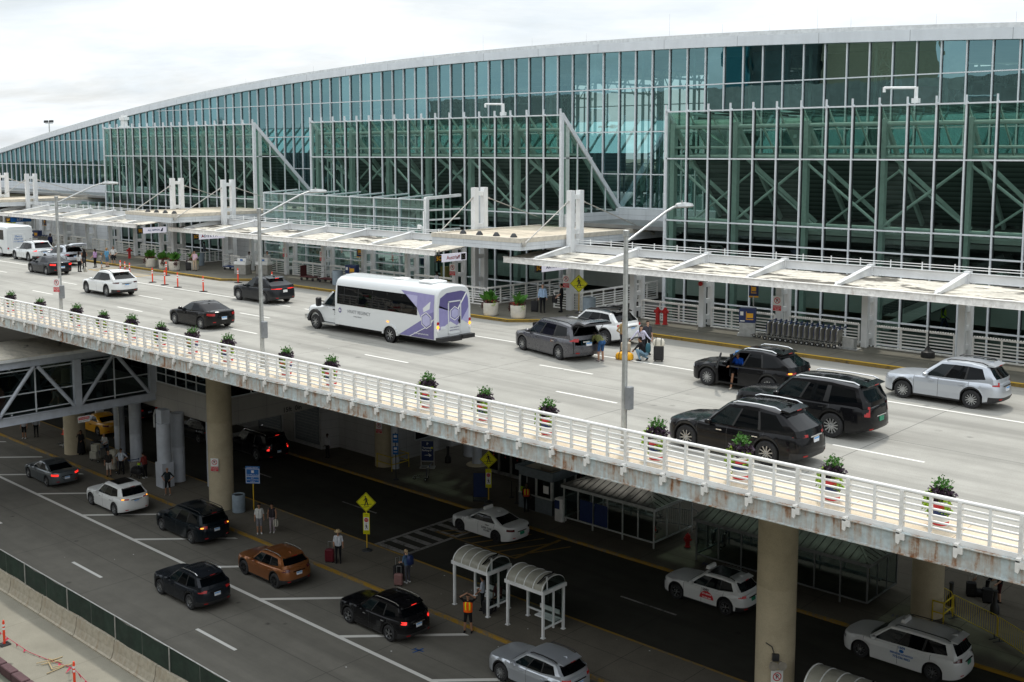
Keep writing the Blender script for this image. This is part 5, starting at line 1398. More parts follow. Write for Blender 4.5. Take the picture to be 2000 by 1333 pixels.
# lower level
at(car('sedan', 'grey blue sedan at the left end of the pick-up lane', 'sedan', P_['slate'], **SEDAN, group=GL, tail='tail_on'), -69.5, 30.93, L, math.radians(-1))
at(car('suv', 'white crossover with black glass roof and lit amber indicators', 'SUV', P_['white'], L_=4.79, H=1.74, rr=4.2, rb=4.6, group=GL, clad=False, rails=None, roof=None, sunroof=True, tailamber=True, tail='tail', tail_z=(1.0, 1.09), tail_th=(.4, 1.2), trimline=True), -61.1, 31.12, L)
at(car('minivan', 'black minivan beside the round pier with a faintly lit lamp', 'minivan', P_['navy'], **VAN, group=GL, tail='tail', tailamber=True), -53.75, 31.7, L)
at(car('suv', 'dark compact SUV with silver roof rails alone in the through lane', 'SUV', P_['gunmetal'], L_=4.58, W=1.85, H=1.68, wb=2.66, rr=4.05, rb=4.45, group=GL, rails='chrome', spokes=8), -45.8, 26.9, L)
at(car('suv', 'copper orange crossover in the pick-up lane', 'SUV', P_['copper'], L_=4.37, W=1.81, H=1.63, wb=2.6, fo=.9, rr=3.85, rb=4.2, belt=(.98, 1.08), group=GL, rails='chrome', rim='rim_dark', spokes=8, tail='tail_dark', cowl=1.3, wst=2.05, tail_z=(.9, 1.06)), -45.0, 31.05, L)
at(car('suv', 'black SUV with chrome rails and one lit tail lamp, behind the vest man', 'SUV', P_['black'], L_=4.73, W=1.84, H=1.69, wb=2.79, rr=4.25, rb=4.55, group=GL, rails='chrome', spokes=5, trimline=True, tail='tail_on', tail_th=(.5, .95)), -36.5, 30.97, L)
at(car('suv', 'silver hatchback cut by the bottom edge of the picture', 'hatchback', P_['silver'], L_=4.4, W=1.8, H=1.6, wb=2.62, rr=3.85, rb=4.2, cowl=1.28, wst=2.05, group=GL, spokes=12, belt=(.98, 1.05)), -27.75, 31.63, L)
tx1 = at(car('taxi', 'white taxi sedan with roof sign by the zebra crossing', 'taxi', P_['white'], **{**SEDAN, 'L_': 4.85, 'wb': 2.78}, group=GT, rim='rim_dark', spokes=14, plate='plate_green', tail='tail_dark'), -41.5, 42.95, L)
tx2 = at(car('taxi', 'white taxi SUV with round red door emblem behind the tall pier', 'taxi', P_['white'], L_=4.6, W=1.86, H=1.69, wb=2.69, rr=4.1, rb=4.45, group=GT, rails='bar', spokes=6, plate='plate_green', tail='tail', sunroof=True), -27.2, 43.3, L)
tx3 = at(car('taxi', 'white taxi minivan at the lower right by the yellow barriers', 'taxi', P_['white'], **VAN, group=GT, plate='plate_green', tail='tail_dark'), -17.85, 43.55, L)
tx4 = at(car('taxi', 'yellow taxi sedan seen under the footbridge', 'taxi', P_['yellow'], **{**SEDAN, 'L_': 4.85, 'wb': 2.78}, group=GT, plate='plate_green', tail='tail_dark'), -79.2, 39.2, L)
at(car('suv', 'long black SUV with glowing red lamps in the shade of the deck', 'SUV', P_['black'], L_=5.6, W=2.04, H=1.92, wb=3.3, r=.41, zb=.26, belt=(1.16, 1.18), hood=(1.08, 1.15), cowl=1.5, wst=2.2, rr=5.25, rb=5.5, hatch_tilt=.1, wr=.8, clad=False, rails='chrome', tail='tail_on', tail_z=(.86, 1.16), tail_th=(.62, .9), group='dark cars in the shade under the deck'), -64.95, 43.45, L)
at(car('suv', 'dark SUV half hidden behind the concrete pier', 'SUV', P_['charcoal'], group='dark cars in the shade under the deck'), -71.6, 43.1, L)
at(car('suv', 'dark SUV seen between white columns beneath the corridor', 'SUV', P_['navy'], group='dark cars in the shade under the deck', L_=5.1, wb=2.95), -81.5, 43.2, L)
def taxi_sign(c, x, z, body):
    MB().prism([(-.09, z), (.09, z), (.05, z + .16), (-.05, z + .16)], 'y', -.32, .32).build('roof_sign', M['sign_white'], c, world=False)
    o = c.children[-1]; o.location = (x, 0, 0)
    for sx_, rz in ((.085, PI / 2), (-.085, -PI / 2)): text_mesh(body, .13, 'sign_text', M['sign_navy'], o, (sx_, 0, z + .07), (PI / 2, 0, rz), .002)
def side_text(c, body, size, x, z, m, y, nm='door_text', sx=1.): text_mesh(body, size, nm, m, c, (x, y, z), (PI / 2, 0, 0), .002, sx=sx, bold=.003)
taxi_sign(tx1, -.25, 1.43, '1047'); taxi_sign(tx2, -.35, 1.68, '5093'); taxi_sign(tx3, -.5, 1.75, '1604'); taxi_sign(tx4, -.2, 1.43, 'TAXI')
side_text(tx1, 'Yellow', .1, .75, .86, M['sign_black'], -.912); side_text(tx1, 'LOW TAX', .17, .72, .68, M['sign_black'], -.917); side_text(tx1, '312-7000', .12, .72, .54, M['sign_black'], -.917)
side_text(tx2, '5093', .17, .3, .93, M['sign_black'], -.925); 
mb = MB(); vs = [(.36 + .38 * math.cos(PI * k / 18), -.936, .52 + .36 * math.sin(PI * k / 18)) for k in range(19)]
mb.add(vs, [tuple(range(19))]); mb.build('door_emblem', M['sign_red'], tx2, world=False)
side_text(tx2, 'CITY SERVICE', .085, .36, .74, M['sign_white'], -.939); side_text(tx2, '773-508-1000', .085, .36, .57, M['sign_white'], -.939)
for b_, s_, z_ in (('1604', .15, .98), ('EBENEZER LOGISTICS', .1, .7), ('773-236-9853', .13, .55)): side_text(tx3, b_, s_, .25, z_, M['sign_blue'], -.998)
mb = MB().lathe([(.11, 0), (.07, 0)], (0, 0, 0), 18); mb = MB(); mb.add([(.25 + .1 * math.cos(2 * PI * k / 18), -.999, .84 + .07 * math.sin(2 * PI * k / 18)) for k in range(18)], [tuple(range(18))]); mb.build('door_emblem', M['sign_blue'], tx3, world=False)
side_text(tx4, 'TAXI', .16, .3, .72, M['sign_black'], -.915)

# ---------------------------------------------------------------- shuttle bus
PU = [mat('wrap_%d' % i, c, .35, coat=.5, var=.05) for i, c in enumerate([(.11, .095, .24), (.17, .155, .36), (.29, .27, .5), (.44, .43, .64)])]
bw = carpaint('bus_white', (.66, .68, .68), 0, .35)
t = thing('shuttle_bus', 'white shuttle bus with purple geometric graphics on side and rear', 'bus', (-45.55, 37.86, 0), 0)
bx0, bx1, hb = -1.25, 6.62, 1.22
prof = [(-hb, .5), (-hb - .0, 1.2), (-hb + .01, 2.0), (-hb + .06, 2.7), (-hb + .16, 2.93), (-hb + .36, 3.06), (-hb + .7, 3.13), (0, 3.17)]
prof = prof + [(-y, z) for y, z in prof[-2::-1]]
mb = MB(); rows = []
for x, k, dz in ((bx0 - .12, .93, -.12), (bx0 - .06, .985, -.03), (bx0 + .12, 1, 0), (bx1 - .22, 1, 0), (bx1 - .07, .985, -.03), (bx1, .95, -.1)):
    rows.append([(x + (.1 * (z - 1.8) / 1.3 if x < bx0 + .1 and z > 1.8 else 0), y * k, z + (dz if z > 2.6 else 0)) for y, z in prof])
m_ = len(prof)
for a, b in zip(rows[:-1], rows[1:]):
    for j in range(m_ - 1): mb.add([a[j], b[j], b[j + 1], a[j + 1]], [(0, 1, 2, 3)])
for rw in (rows[0], rows[-1]): mb.add(rw, [tuple(range(m_))])
mb.add([rows[0][0], rows[-1][0], rows[-1][-1], rows[0][-1]], [(0, 1, 2, 3)])
mb.build('body', bw, t, smooth=35, world=False)
mb = MB()                                                    # cab: bonnet, doors, windscreen
cab = [(-4.2, .62, .55, 1.08), (-4.1, .85, .5, 1.2), (-3.8, 1.0, .5, 1.27), (-2.95, 1.05, .5, 1.38), (-2.6, 1.05, .5, 1.42), (-1.3, 1.05, .48, 1.45)]
rows = [[(x, -w_ * .96, z0), (x, -w_, z0 + .25), (x, -w_, z1 - .16), (x, -w_ * .86, z1 - .02), (x, 0, z1 + .05), (x, w_ * .86, z1 - .02), (x, w_, z1 - .16), (x, w_, z0 + .25), (x, w_ * .96, z0)] for x, w_, z0, z1 in cab]
for a, b in zip(rows[:-1], rows[1:]):
    for j in range(8): mb.add([a[j], b[j], b[j + 1], a[j + 1]], [(0, 1, 2, 3)])
mb.add(rows[0], [tuple(range(9))])
gl = [(-2.65, 1.0, 1.4), (-1.85, .88, 2.12), (-1.25, .86, 2.2)]
mb.add([(-1.85, -.88, 2.12), (-1.85, .88, 2.12), (-1.2, .88, 2.25), (-1.2, -.88, 2.25)], [(0, 1, 2, 3)])
mb.bar((-2.62, -1.0, 1.4), (-1.85, -.88, 2.14), .09, .09); mb.bar((-2.62, 1.0, 1.4), (-1.85, .88, 2.14), .09, .09)
mb.build('cab', bw, t, smooth=40, world=False)
MB().add([(-2.62, -.99, 1.41), (-2.62, .99, 1.41), (-1.85, .87, 2.13), (-1.85, -.87, 2.13)], [(0, 1, 2, 3)]).build('windshield', M['car_glass_clear'], t, world=False)
for s in (-1, 1):
    MB().add([(-2.5, s * 1.02, 1.42), (-1.35, s * 1.04, 1.44), (-1.35, s * .9, 2.17), (-1.82, s * .9, 2.12)], [(0, 1, 2, 3)]).build('side_window', M['car_glass_clear'], t, world=False)
    d = MB().box(-2.5, -1.38, s * 1.05 - .006, s * 1.05 + .006, .72, 1.3).build('door', bw, t, world=False)
    MB().box(-1.65, -1.45, s * 1.075 - .02, s * 1.075 + .02, 1.2, 1.26).build('handle', M['black_trim'], d, world=False)
    MB().bbox(-2.62, -2.42, s * 1.36 - .16, s * 1.36 + .16, 1.35, 1.85, .05).bar((-2.45, s * 1.05, 1.4), (-2.5, s * 1.3, 1.5), .05, .05).bar((-2.45, s * 1.05, 1.6), (-2.5, s * 1.3, 1.65), .05, .05).build('side_mirror', M['black_trim'], t, smooth=40, world=False)
    MB().box(-2.45, -1.3, s * 1.1 - .12, s * 1.1 + .12, .38, .46).build('running_board', M['galv'], t, world=False)
    mb = MB(); pv = None
    for k in range(13):
        a = PI * k / 12; p = (-3.18 + .58 * math.cos(a), .41 + .62 * math.sin(a))
        if pv: mb.bar((pv[0], s * 1.08, pv[1]), (p[0], s * 1.08, p[1]), .16, .12, 0, (0, 1, 0))
        pv = p
    mb.build('wheel_arch', M['black_trim'], t, smooth=40, world=False)
    mb = MB(); pv = None
    for k in range(11):
        a = PI * k / 10; p = (3.21 + .56 * math.cos(a), .42 + .5 * math.sin(a))
        if pv: mb.bar((pv[0], s * 1.2, pv[1]), (p[0], s * 1.2, p[1]), .1, .14, 0, (0, 1, 0))
        pv = p
    mb.build('wheel_arch', bw, t, smooth=40, world=False)
    MB().lathe([(.5, s * 1.225), (.0, s * 1.225)], (3.21, 0, .45), 24, 0, 'y').build('wheel_well', M['black_void'], t, world=False)
    MB().add([(-4.21, s * .4, .8), (-4.12, s * .8, .8), (-4.12, s * .8, 1.06), (-4.21, s * .4, 1.06)], [(0, 1, 2, 3)]).build('headlight', M['headlamp'], t, world=False)
    # side glass and wrap graphics
    yv = -hb * s if s < 0 else hb
    y0 = s * (hb + .004)
    def sp(pts, m, nm, o=0.): return MB().add([(x, s * (hb + .006 + o - (max(z - 2.0, 0) * .085)), z) for x, z in pts], [tuple(range(len(pts)))]).build(nm, m, t, world=False)
    def rpt(x, z): return (x, z)
    xa, xb, za, zb_ = bx0 + .15, 5.3, 1.55, 2.55
    sp([(xa, 1.62), (4.45, 1.62), (5.25, 1.62), (5.25, 2.0), (4.35, 2.6), (xa, 2.6)], M['car_glass'], 'side_glass', .004)
    for k in range(5): sp([(xa + 1.15 * k + .6, 1.7), (xa + 1.15 * k + .63, 1.7), (xa + 1.15 * k + .63, 2.55), (xa + 1.15 * k + .6, 2.55)], M['black_trim'], 'window_bar', .008)
    sp([(4.0, 2.78), (bx1 - .16, 2.72), (bx1 - .16, 1.9), (5.5, 1.55), (5.3, 1.9), (5.25, 2.02)], PU[2], 'wrap_panel')
    sp([(4.42, 2.6), (5.25, 2.6), (5.25, 2.02)], PU[3], 'wrap_panel', .006)
    sp([(5.5, 1.55), (bx1 - .16, 1.9), (bx1 - .16, 1.55), (6.0, 1.3)], PU[1], 'wrap_panel')
    sp([(3.9, .52), (4.7, .52), (6.2, 1.22), (5.75, 1.5)], PU[1], 'wrap_panel'); sp([(4.7, .52), (bx1 - .16, .52), (bx1 - .16, 1.5), (6.2, 1.22)], PU[0], 'wrap_panel')
    sp([(4.66, .52), (4.74, .52), (6.24, 1.22), (6.16, 1.22)], M['sign_white'], 'wrap_line', .003)
    hexa = [(5.92 + .42 * math.cos(PI / 6 + PI / 3 * k), 1.42 + .42 * math.sin(PI / 6 + PI / 3 * k)) for k in range(6)]
    sp(hexa, M['sign_white'], 'wrap_hexagon', .004); sp([(5.92 + (x - 5.92) * .9, 1.42 + (z - 1.42) * .9) for x, z in hexa], PU[0], 'wrap_hexagon', .007); sp([(5.92 + (x - 5.92) * .76, 1.42 + (z - 1.42) * .76) for x, z in hexa], PU[3], 'wrap_hexagon', .01)
    MB().box(2.95, 3.1, s * hb - .02, s * hb + .03, 1.04, 1.1).build('side_marker', M['amber_on'], t, world=False)
hx = [(-.85 + .13 * math.cos(PI / 6 + PI / 3 * k), -hb - .012, 1.28 + .15 * math.sin(PI / 6 + PI / 3 * k)) for k in range(6)]
MB().add(hx, [tuple(range(6))]).build('emblem', PU[0], t, world=False)
MB().add([(-.85 + .07 * math.cos(2 * PI * k / 4), -hb - .016, 1.28 + .07 * math.sin(2 * PI * k / 4)) for k in range(4)], [(0, 1, 2, 3)]).build('emblem_star', M['sign_white'], t, world=False)
text_mesh('HYATT REGENCY', .25, 'side_text', M['grey_plastic'], t, (.72, -hb - .01, 1.28), (PI / 2, 0, 0), .002, sx=.95)
text_mesh('O\'HARE CHICAGO', .08, 'side_text', M['grey_plastic'], t, (.6, -hb - .01, 1.05), (PI / 2, 0, 0), .002)
text_mesh('hyattregencyohare.com', .11, 'side_text', M['sign_white'], t, (5.55, -hb - .012, .72), (PI / 2, 0, 0), .002)
text_mesh('3', .3, 'fleet_number', M['sign_black'], t, (-1.5, -1.07, 1.05), (PI / 2, 0, 0), .002)
def rp(pts, m, nm, o=0.): return MB().add([(bx1 + .006 + o, y, z) for y, z in pts], [tuple(range(len(pts)))]).build(nm, m, t, world=False)
W0 = 1.02
rp([(-W0, .95), (-W0, 2.2), (.1, 1.75), (-.25, 1.35)], PU[2], 'rear_wrap'); rp([(-W0, 2.1), (-.95, 2.55), (-.5, 2.78), (.5, 2.82), (.85, 2.72), (.1, 1.75)], PU[0], 'rear_wrap')
rp([(.1, 1.75), (.85, 2.72), (.98, 2.4), (W0, 1.95), (.55, 1.35)], PU[1], 'rear_wrap'); rp([(.55, 1.35), (W0, 1.95), (W0, 1.1)], PU[3], 'rear_wrap'); rp([(-.25, 1.35), (.1, 1.75), (.55, 1.35), (.2, 1.1)], PU[2], 'rear_wrap')
rp([(.08, 1.73), (.83, 2.72), (.9, 2.68), (.15, 1.7)], M['sign_white'], 'rear_line', .003)
mb = MB()
for y0_, y1_, z0_, z1_ in ((-.42, -.36, .72, 2.35), (.42, .48, .72, 2.35), (-.42, .48, 2.3, 2.36), (-.42, .48, .7, .75)): mb.box(bx1 + .004, bx1 + .03, y0_, y1_, z0_, z1_)
rd = mb.build('rear_door', bw, t, world=False)
MB().box(bx1 + .03, bx1 + .08, .34, .38, 1.2, 1.55).box(bx1 + .01, bx1 + .05, .28, .4, 1.28, 1.4).build('handle', M['black_trim'], rd, world=False)
h2 = [(.05 + .36 * math.cos(PI / 2 + PI / 3 * k), 1.72 + .36 * math.sin(PI / 2 + PI / 3 * k)) for k in range(6)]
rp(h2, M['sign_white'], 'rear_hexagon', .004); rp([(.05 + (y - .05) * .88, 1.72 + (z - 1.72) * .88) for y, z in h2], PU[1], 'rear_hexagon', .007); rp([(.05 + (y - .05) * .72, 1.72 + (z - 1.72) * .72) for y, z in h2], PU[3], 'rear_hexagon', .01)
text_mesh('HYATT REGENCY', .08, 'rear_text', PU[0], t, (bx1 + .012, .03, 1.02), (PI / 2, 0, PI / 2), .002); text_mesh('hyattregencyohare.com', .07, 'rear_text', PU[0], t, (bx1 + .012, .03, .9), (PI / 2, 0, PI / 2), .002)
for s in (-1, 1):
    for z, m in ((1.32, M['tail']), (1.13, M['amber_on']), (.95, M['reflective'])): MB().lathe([(.085, 0), (.07, .03), (0, .035)], (bx1 - .0, s * 1.1, z), 14, 0, 'x').build('rear_lamp', m, t, smooth=40, world=False)
MB().box(bx1 + .005, bx1 + .02, -.92, -.6, 1.0, 1.15).build('licence_plate', M['plate_white'], t, world=False)
MB().box(bx1 - .05, bx1 + .28, -1.2, -.35, .42, .62).box(bx1 - .05, bx1 + .22, -.35, .35, .36, .6).box(bx1 - .05, bx1 + .28, .35, 1.2, .42, .62).build('rear_bumper', M['black_trim'], t, world=False)
MB().box(-4.34, -4.15, -.95, .95, .45, .7).build('front_bumper', M['chrome'], t, world=False)
for k in range(5): MB().box(bx1 - .1, bx1 - .02, -.5 + k * .25 - .04, -.5 + k * .25 + .04, 3.0, 3.05).build('clearance_light', M['tail'], t, world=False)
MB().bbox(4.6, 5.6, -.55, .55, 3.14, 3.24, .03).lathe([(.25, 3.24), (.25, 3.27), (0, 3.28)], (4.85, -.2, 0), 16).lathe([(.25, 3.24), (.25, 3.27), (0, 3.28)], (5.3, .2, 0), 16).build('roof_unit', M['white_paint'], t, world=False)
MB().bbox(2.4, 3.1, -.35, .35, 3.15, 3.2, .02).build('roof_hatch', M['sign_white'], t, world=False)
MB().box(-3.9, 6.3, -.9, .9, .3, .52).build('chassis', M['black_void'], t, world=False)
for x in (-3.18, 3.21):
    for s in (-1, 1): wheel_parts(t, x, s * (1.0 if x < 0 else 1.1), .41, .25 if x < 0 else .32, M['rim_silver'], 8, s)
# ---------------------------------------------------------------- coach cut by the left edge
t = thing('coach', 'white charter coach with blue lettering, cut by the left picture edge', 'coach', (-106.6, 44.0, 0))
prof = [(-1.25, .35), (-1.25, 2.5), (-1.2, 2.75), (-1.0, 2.88), (0, 2.92), (1.0, 2.88), (1.2, 2.75), (1.25, 2.5), (1.25, .35)]
mb = MB(); rows = []
for x, k, dz in ((-4.6, .95, -.15), (-4.4, 1, 0), (3.3, 1, 0), (3.45, .985, -.03), (3.55, .95, -.12)): rows.append([(x, y * k, z + (dz if z > 2.2 else 0)) for y, z in prof])
for a, b in zip(rows[:-1], rows[1:]):
    for j in range(8): mb.add([a[j], b[j], b[j + 1], a[j + 1]], [(0, 1, 2, 3)])
mb.add(rows[0], [tuple(range(9))]); mb.add(rows[-1], [tuple(range(9))])
mb.build('body', bw, t, smooth=35, world=False)
for s in (-1, 1): MB().box(-4.2, 3.0, s * 1.25 - .01, s * 1.25 + .01, 1.6, 2.5).build('side_glass', M['car_glass'], t, world=False)
mb = MB()
for y0_, y1_, z0_, z1_ in ((-.75, -.72, .75, 2.15), (.45, .48, .75, 2.15), (-.75, .48, 2.12, 2.15), (-1.0, 1.0, .68, .72), (-1.1, 1.1, 2.5, 2.53)): mb.box(3.55, 3.575, y0_, y1_, z0_, z1_)
rd = mb.build('rear_door', M['sign_white'], t, world=False)
MB().lathe([(.09, 0), (.0, .03)], (3.55, .5, 1.35), 12, 0, 'x').box(3.56, 3.6, .68, .72, 1.0, 1.4).build('handle', M['black_trim'], rd, world=False)
MB().box(3.53, 3.56, .88, 1.1, .95, 1.4).build('vent', M['grey_plastic'], t, world=False)
for b_, s_, z_ in (('Metro', .26, 1.9), ('Charter', .26, 1.66), ('773-588-2050', .17, 1.4)): text_mesh(b_, s_, 'rear_text', M['sign_blue'], t, (3.58, -.12, z_), (PI / 2, 0, PI / 2), .002)
text_mesh('538', .12, 'fleet_number', M['sign_black'], t, (3.57, .98, 1.6), (PI / 2, 0, PI / 2), .002)
MB().box(3.4, 3.75, -1.22, 1.22, .35, .6).build('rear_bumper', M['sign_white'], t, world=False)
for s in (-1, 1):
    MB().box(3.54, 3.58, s * 1.1 - .06, s * 1.1 + .06, .75, .9).build('rear_lamp', M['tail'], t, world=False)
    for x in (-3.2, 2.2): wheel_parts(t, x, s * 1.1, .48, .3, M['rim_silver'], 8, s)
# ================================================================== people: one continuous body per figure, hair / hat / garments as children
def cap_mesh(mb, a, b, ra, rb, n=12):
    a = Vec(a); b = Vec(b); d = b - a; ln = max(d.length, 1e-4); d = d / ln
    u = d.orthogonal().normalized(); v = d.cross(u); vs = []; rings = 0
    for c, r, t0, t1 in ((a, ra, -PI / 2, 0), (b, rb, 0, PI / 2)):
        for k in range(5):
            t = t0 + (t1 - t0) * k / 4; rr = max(r * math.cos(t), 1e-4)
            for j in range(n):
                p = 2 * PI * j / n; vs.append(c + d * r * math.sin(t) + (u * math.cos(p) + v * math.sin(p)) * rr)
            rings += 1
    fs = [(i * n + j, i * n + (j + 1) % n, (i + 1) * n + (j + 1) % n, (i + 1) * n + j) for i in range(rings - 1) for j in range(n)]
    fs += [tuple(range(n - 1, -1, -1)), tuple(range((rings - 1) * n, rings * n))]
    mb.add(vs, fs)
BASE = dict(pel=(0, 0, .95), ch=(0, 0, 1.24), nk=(0, .0, 1.46), hd=(0, -.02, 1.63), hx=0., hz=0.,
            sl=(.175, .01, 1.41), el=(.235, .03, 1.14), wl=(.25, -.04, .89), sr=(-.175, .01, 1.41), er=(-.235, .03, 1.14), wr=(-.25, -.04, .89),
            hl=(.085, 0, .92), kl=(.1, -.02, .5), al=(.105, .02, .09), hr=(-.085, 0, .92), kr=(-.1, -.02, .5), ar=(-.105, .02, .09), fl=(.03, -1, 0), fr=(-.03, -1, 0))
POSE = {
 'stand': {},
 'wide': dict(kl=(.14, -.02, .5), al=(.17, .02, .09), kr=(-.14, -.02, .5), ar=(-.17, .02, .09)),
 'hold': dict(el=(.24, 0, 1.15), wl=(.27, -.2, .98), er=(-.24, .02, 1.14), wr=(-.2, -.2, 1.02)),
 'phone': dict(er=(-.28, -.08, 1.2), wr=(-.15, -.12, 1.5), el=(.25, -.02, 1.14), wl=(.16, -.2, 1.05)),
 'hips': dict(el=(.38, .06, 1.16), wl=(.22, -.07, 1.02), er=(-.38, .06, 1.16), wr=(-.22, -.07, 1.02), kl=(.12, -.02, .5), al=(.15, .02, .09), kr=(-.12, -.02, .5), ar=(-.15, .02, .09)),
 'handsup': dict(el=(.36, -.04, 1.6), wl=(.13, -.02, 1.72), er=(-.36, -.04, 1.6), wr=(-.13, -.02, 1.74), kl=(.13, -.02, .5), al=(.16, .02, .09), kr=(-.13, -.02, .5), ar=(-.16, .02, .09)),
 'walk': dict(kl=(.1, -.2, .54), al=(.1, -.22, .12), kr=(-.1, .08, .5), ar=(-.1, .32, .16), wl=(.22, .12, .92), wr=(-.22, -.2, .95)),
 'push': dict(el=(.24, -.08, 1.14), wl=(.2, -.36, 1.05), er=(-.24, -.08, 1.14), wr=(-.2, -.36, 1.05), ch=(0, -.05, 1.23), nk=(0, -.1, 1.44), hd=(0, -.14, 1.61), sl=(.175, -.08, 1.39), sr=(-.175, -.08, 1.39)),
 'bend': dict(pel=(0, .12, .93), ch=(0, -.14, 1.1), nk=(0, -.33, 1.17), hd=(0, -.45, 1.2), hx=.6, sl=(.17, -.29, 1.14), el=(.2, -.38, .87), wl=(.14, -.52, .7), sr=(-.17, -.29, 1.14), er=(-.2, -.38, .87), wr=(-.14, -.52, .72), hl=(.085, .12, .9), hr=(-.085, .12, .9), kl=(.1, .02, .5), kr=(-.1, .06, .5), al=(.11, .05, .09), ar=(-.11, .1, .09)),
 'reach': dict(ch=(0, -.08, 1.2), nk=(0, -.17, 1.38), hd=(.03, -.22, 1.54), hz=.5, sl=(.18, -.14, 1.33), el=(.36, -.2, 1.12), wl=(.54, -.2, .95), sr=(-.18, -.14, 1.33), er=(-.36, -.2, 1.1), wr=(-.52, -.26, .9)),
 'crouch': dict(pel=(0, .14, .4), ch=(0, -.02, .66), nk=(0, -.1, .86), hd=(0, -.15, 1.02), hx=.2, sl=(.175, -.08, .82), el=(.22, -.28, .66), wl=(.12, -.42, .5), sr=(-.175, -.08, .82), er=(-.22, -.28, .66), wr=(-.12, -.42, .5), hl=(.09, .14, .36), hr=(-.09, .14, .36), kl=(.14, -.28, .52), kr=(-.12, -.18, .3), al=(.13, -.12, .09), ar=(-.12, .2, .12), fr=(-.02, -.6, -.8)),
 'sit': dict(pel=(0, .08, .53), ch=(0, .05, .82), nk=(0, .0, 1.04), hd=(0, -.04, 1.2), hx=.15, sl=(.175, .02, .99), el=(.22, -.04, .74), wl=(.1, -.24, .66), sr=(-.175, .02, .99), er=(-.22, -.04, .74), wr=(-.1, -.24, .66), hl=(.09, .06, .52), hr=(-.09, .06, .52), kl=(.1, -.36, .52), kr=(-.1, -.36, .52), al=(.1, -.34, .1), ar=(-.1, -.34, .1)),
 'exit': dict(pel=(0, .1, .78), ch=(0, .02, 1.06), nk=(0, -.06, 1.27), hd=(0, -.12, 1.43), hz=-.6, hx=.2, sl=(.175, -.03, 1.22), el=(.26, -.16, 1.0), wl=(.12, -.36, .98), sr=(-.175, -.03, 1.22), er=(-.26, -.2, 1.0), wr=(-.26, -.46, .96), hl=(.09, .08, .76), hr=(-.09, .08, .76), kl=(.14, -.34, .72), kr=(-.12, -.3, .66), al=(.16, -.3, .3), ar=(-.13, -.5, .1)),
}
_pm = {}
def pose_mesh(pose):
    if pose in _pm: return _pm[pose]
    J = {**BASE, **POSE[pose]}; V3 = {k: Vec(v) for k, v in J.items() if isinstance(v, tuple)}
    B = []      # (a, b, ra, rb, slot)   0 skin 1 torso 2 upper arm 3 forearm 4 thigh 5 shin 6 shoe
    pel, ch, nk, hd = V3['pel'], V3['ch'], V3['nk'], V3['hd']
    side = Vec((1, 0, 0))
    for s in (-1, 1):
        B.append((pel + side * .065 * s, ch + side * .075 * s, .115, .115, 1)); B.append((ch + side * .07 * s, (V3['sl'] if s > 0 else V3['sr']) * .55 + nk * .45 - Vec((0, 0, .05)), .115, .085, 1))
        B.append((pel + side * .07 * s - (ch - pel).normalized() * .02, pel + side * .075 * s - (ch - pel).normalized() * .06, .115, .11, 4))
    B.append((V3['sl'] * .85 + nk * .15, V3['sr'] * .85 + nk * .15, .068, .068, 1))
    B.append((nk - (hd - nk) * .1, hd - (hd - nk) * .25, .055, .05, 0))
    hm = Matrix.Rotation(J['hz'], 3, 'Z') @ Matrix.Rotation(J['hx'], 3, 'X')
    def H(x, y, z): return hd + hm @ Vec((x, y, z))
    B += [(H(0, .012, .03), H(0, -.002, .02), .082, .08, 0), (H(0, -.02, -.03), H(0, -.045, -.065), .066, .042, 0), (H(0, -.082, .015), H(0, -.1, -.015), .009, .014, 0), (H(.078, .01, .01), H(.08, .015, -.02), .016, .012, 0), (H(-.078, .01, .01), H(-.08, .015, -.02), .016, .012, 0)]
    for s, c in ((1, 'l'), (-1, 'r')):
        S, E_, W_, Hh, K, A, F_ = (V3[k + c] for k in 'sewhkaf')
        B += [(S, E_, .056, .043, 2), (E_, W_, .042, .03, 3)]
        d = (W_ - E_).normalized(); u = d.cross(Vec((s, 0, .3))).normalized(); v = d.cross(u)
        B.append((W_, W_ + d * .07, .03, .034, 0))
        for k, (o, l_) in enumerate(((-.028, .066), (-.009, .075), (.01, .07), (.028, .055))):
            p = W_ + d * .09 + u * o; B.append((p, p + (d * .75 + v * .35 * s).normalized() * l_, .0105, .009, 0))
        B.append((W_ + d * .03 - u * .03, W_ + d * .075 - u * .058 + v * .012 * s, .013, .01, 0))
        B += [(Hh, K, .092, .062, 4), (K, A, .06, .042, 5)]
        f = F_.normalized(); B.append((A + Vec((0, .0, -.045)) - f * .03, A + f * .16 + Vec((0, 0, -.05)), .045, .036, 6))
    mb = MB()
    for a, b, ra, rb, sl in B: cap_mesh(mb, a, b, ra, rb)
    me = bpy.data.meshes.new('fig'); me.from_pydata([tuple(p) for p in mb.v], [], mb.f)
    o = bpy.data.objects.new('fig', me); COL.objects.link(o)
    md = o.modifiers.new('r', 'REMESH'); md.mode = 'VOXEL'; md.voxel_size = .0125; md.use_smooth_shade = True
    sm = o.modifiers.new('s', 'SMOOTH'); sm.iterations = 2; sm.factor = .5
    bpy.context.view_layer.update()
    m2 = bpy.data.meshes.new_from_object(o.evaluated_get(bpy.context.evaluated_depsgraph_get()))
    bpy.data.objects.remove(o); m2.name = 'person_body'
    n = len(m2.polygons); c = np.empty(n * 3); m2.polygons.foreach_get('center', c); c = c.reshape(n, 3)
    best = np.full(n, 1e9); lab = np.zeros(n, dtype=np.int32)
    for a, b, ra, rb, sl in B:
        a = np.array(a); b = np.array(b); d = b - a; t = np.clip(((c - a) @ d) / max(d @ d, 1e-9), 0, 1)
        ds = np.linalg.norm(c - (a + t[:, None] * d), axis=1) - (ra + (rb - ra) * t)
        k = ds < best; best[k] = ds[k]; lab[k] = sl
    m2.materials.clear()
    for _ in range(7): m2.materials.append(M['skin_tan'])
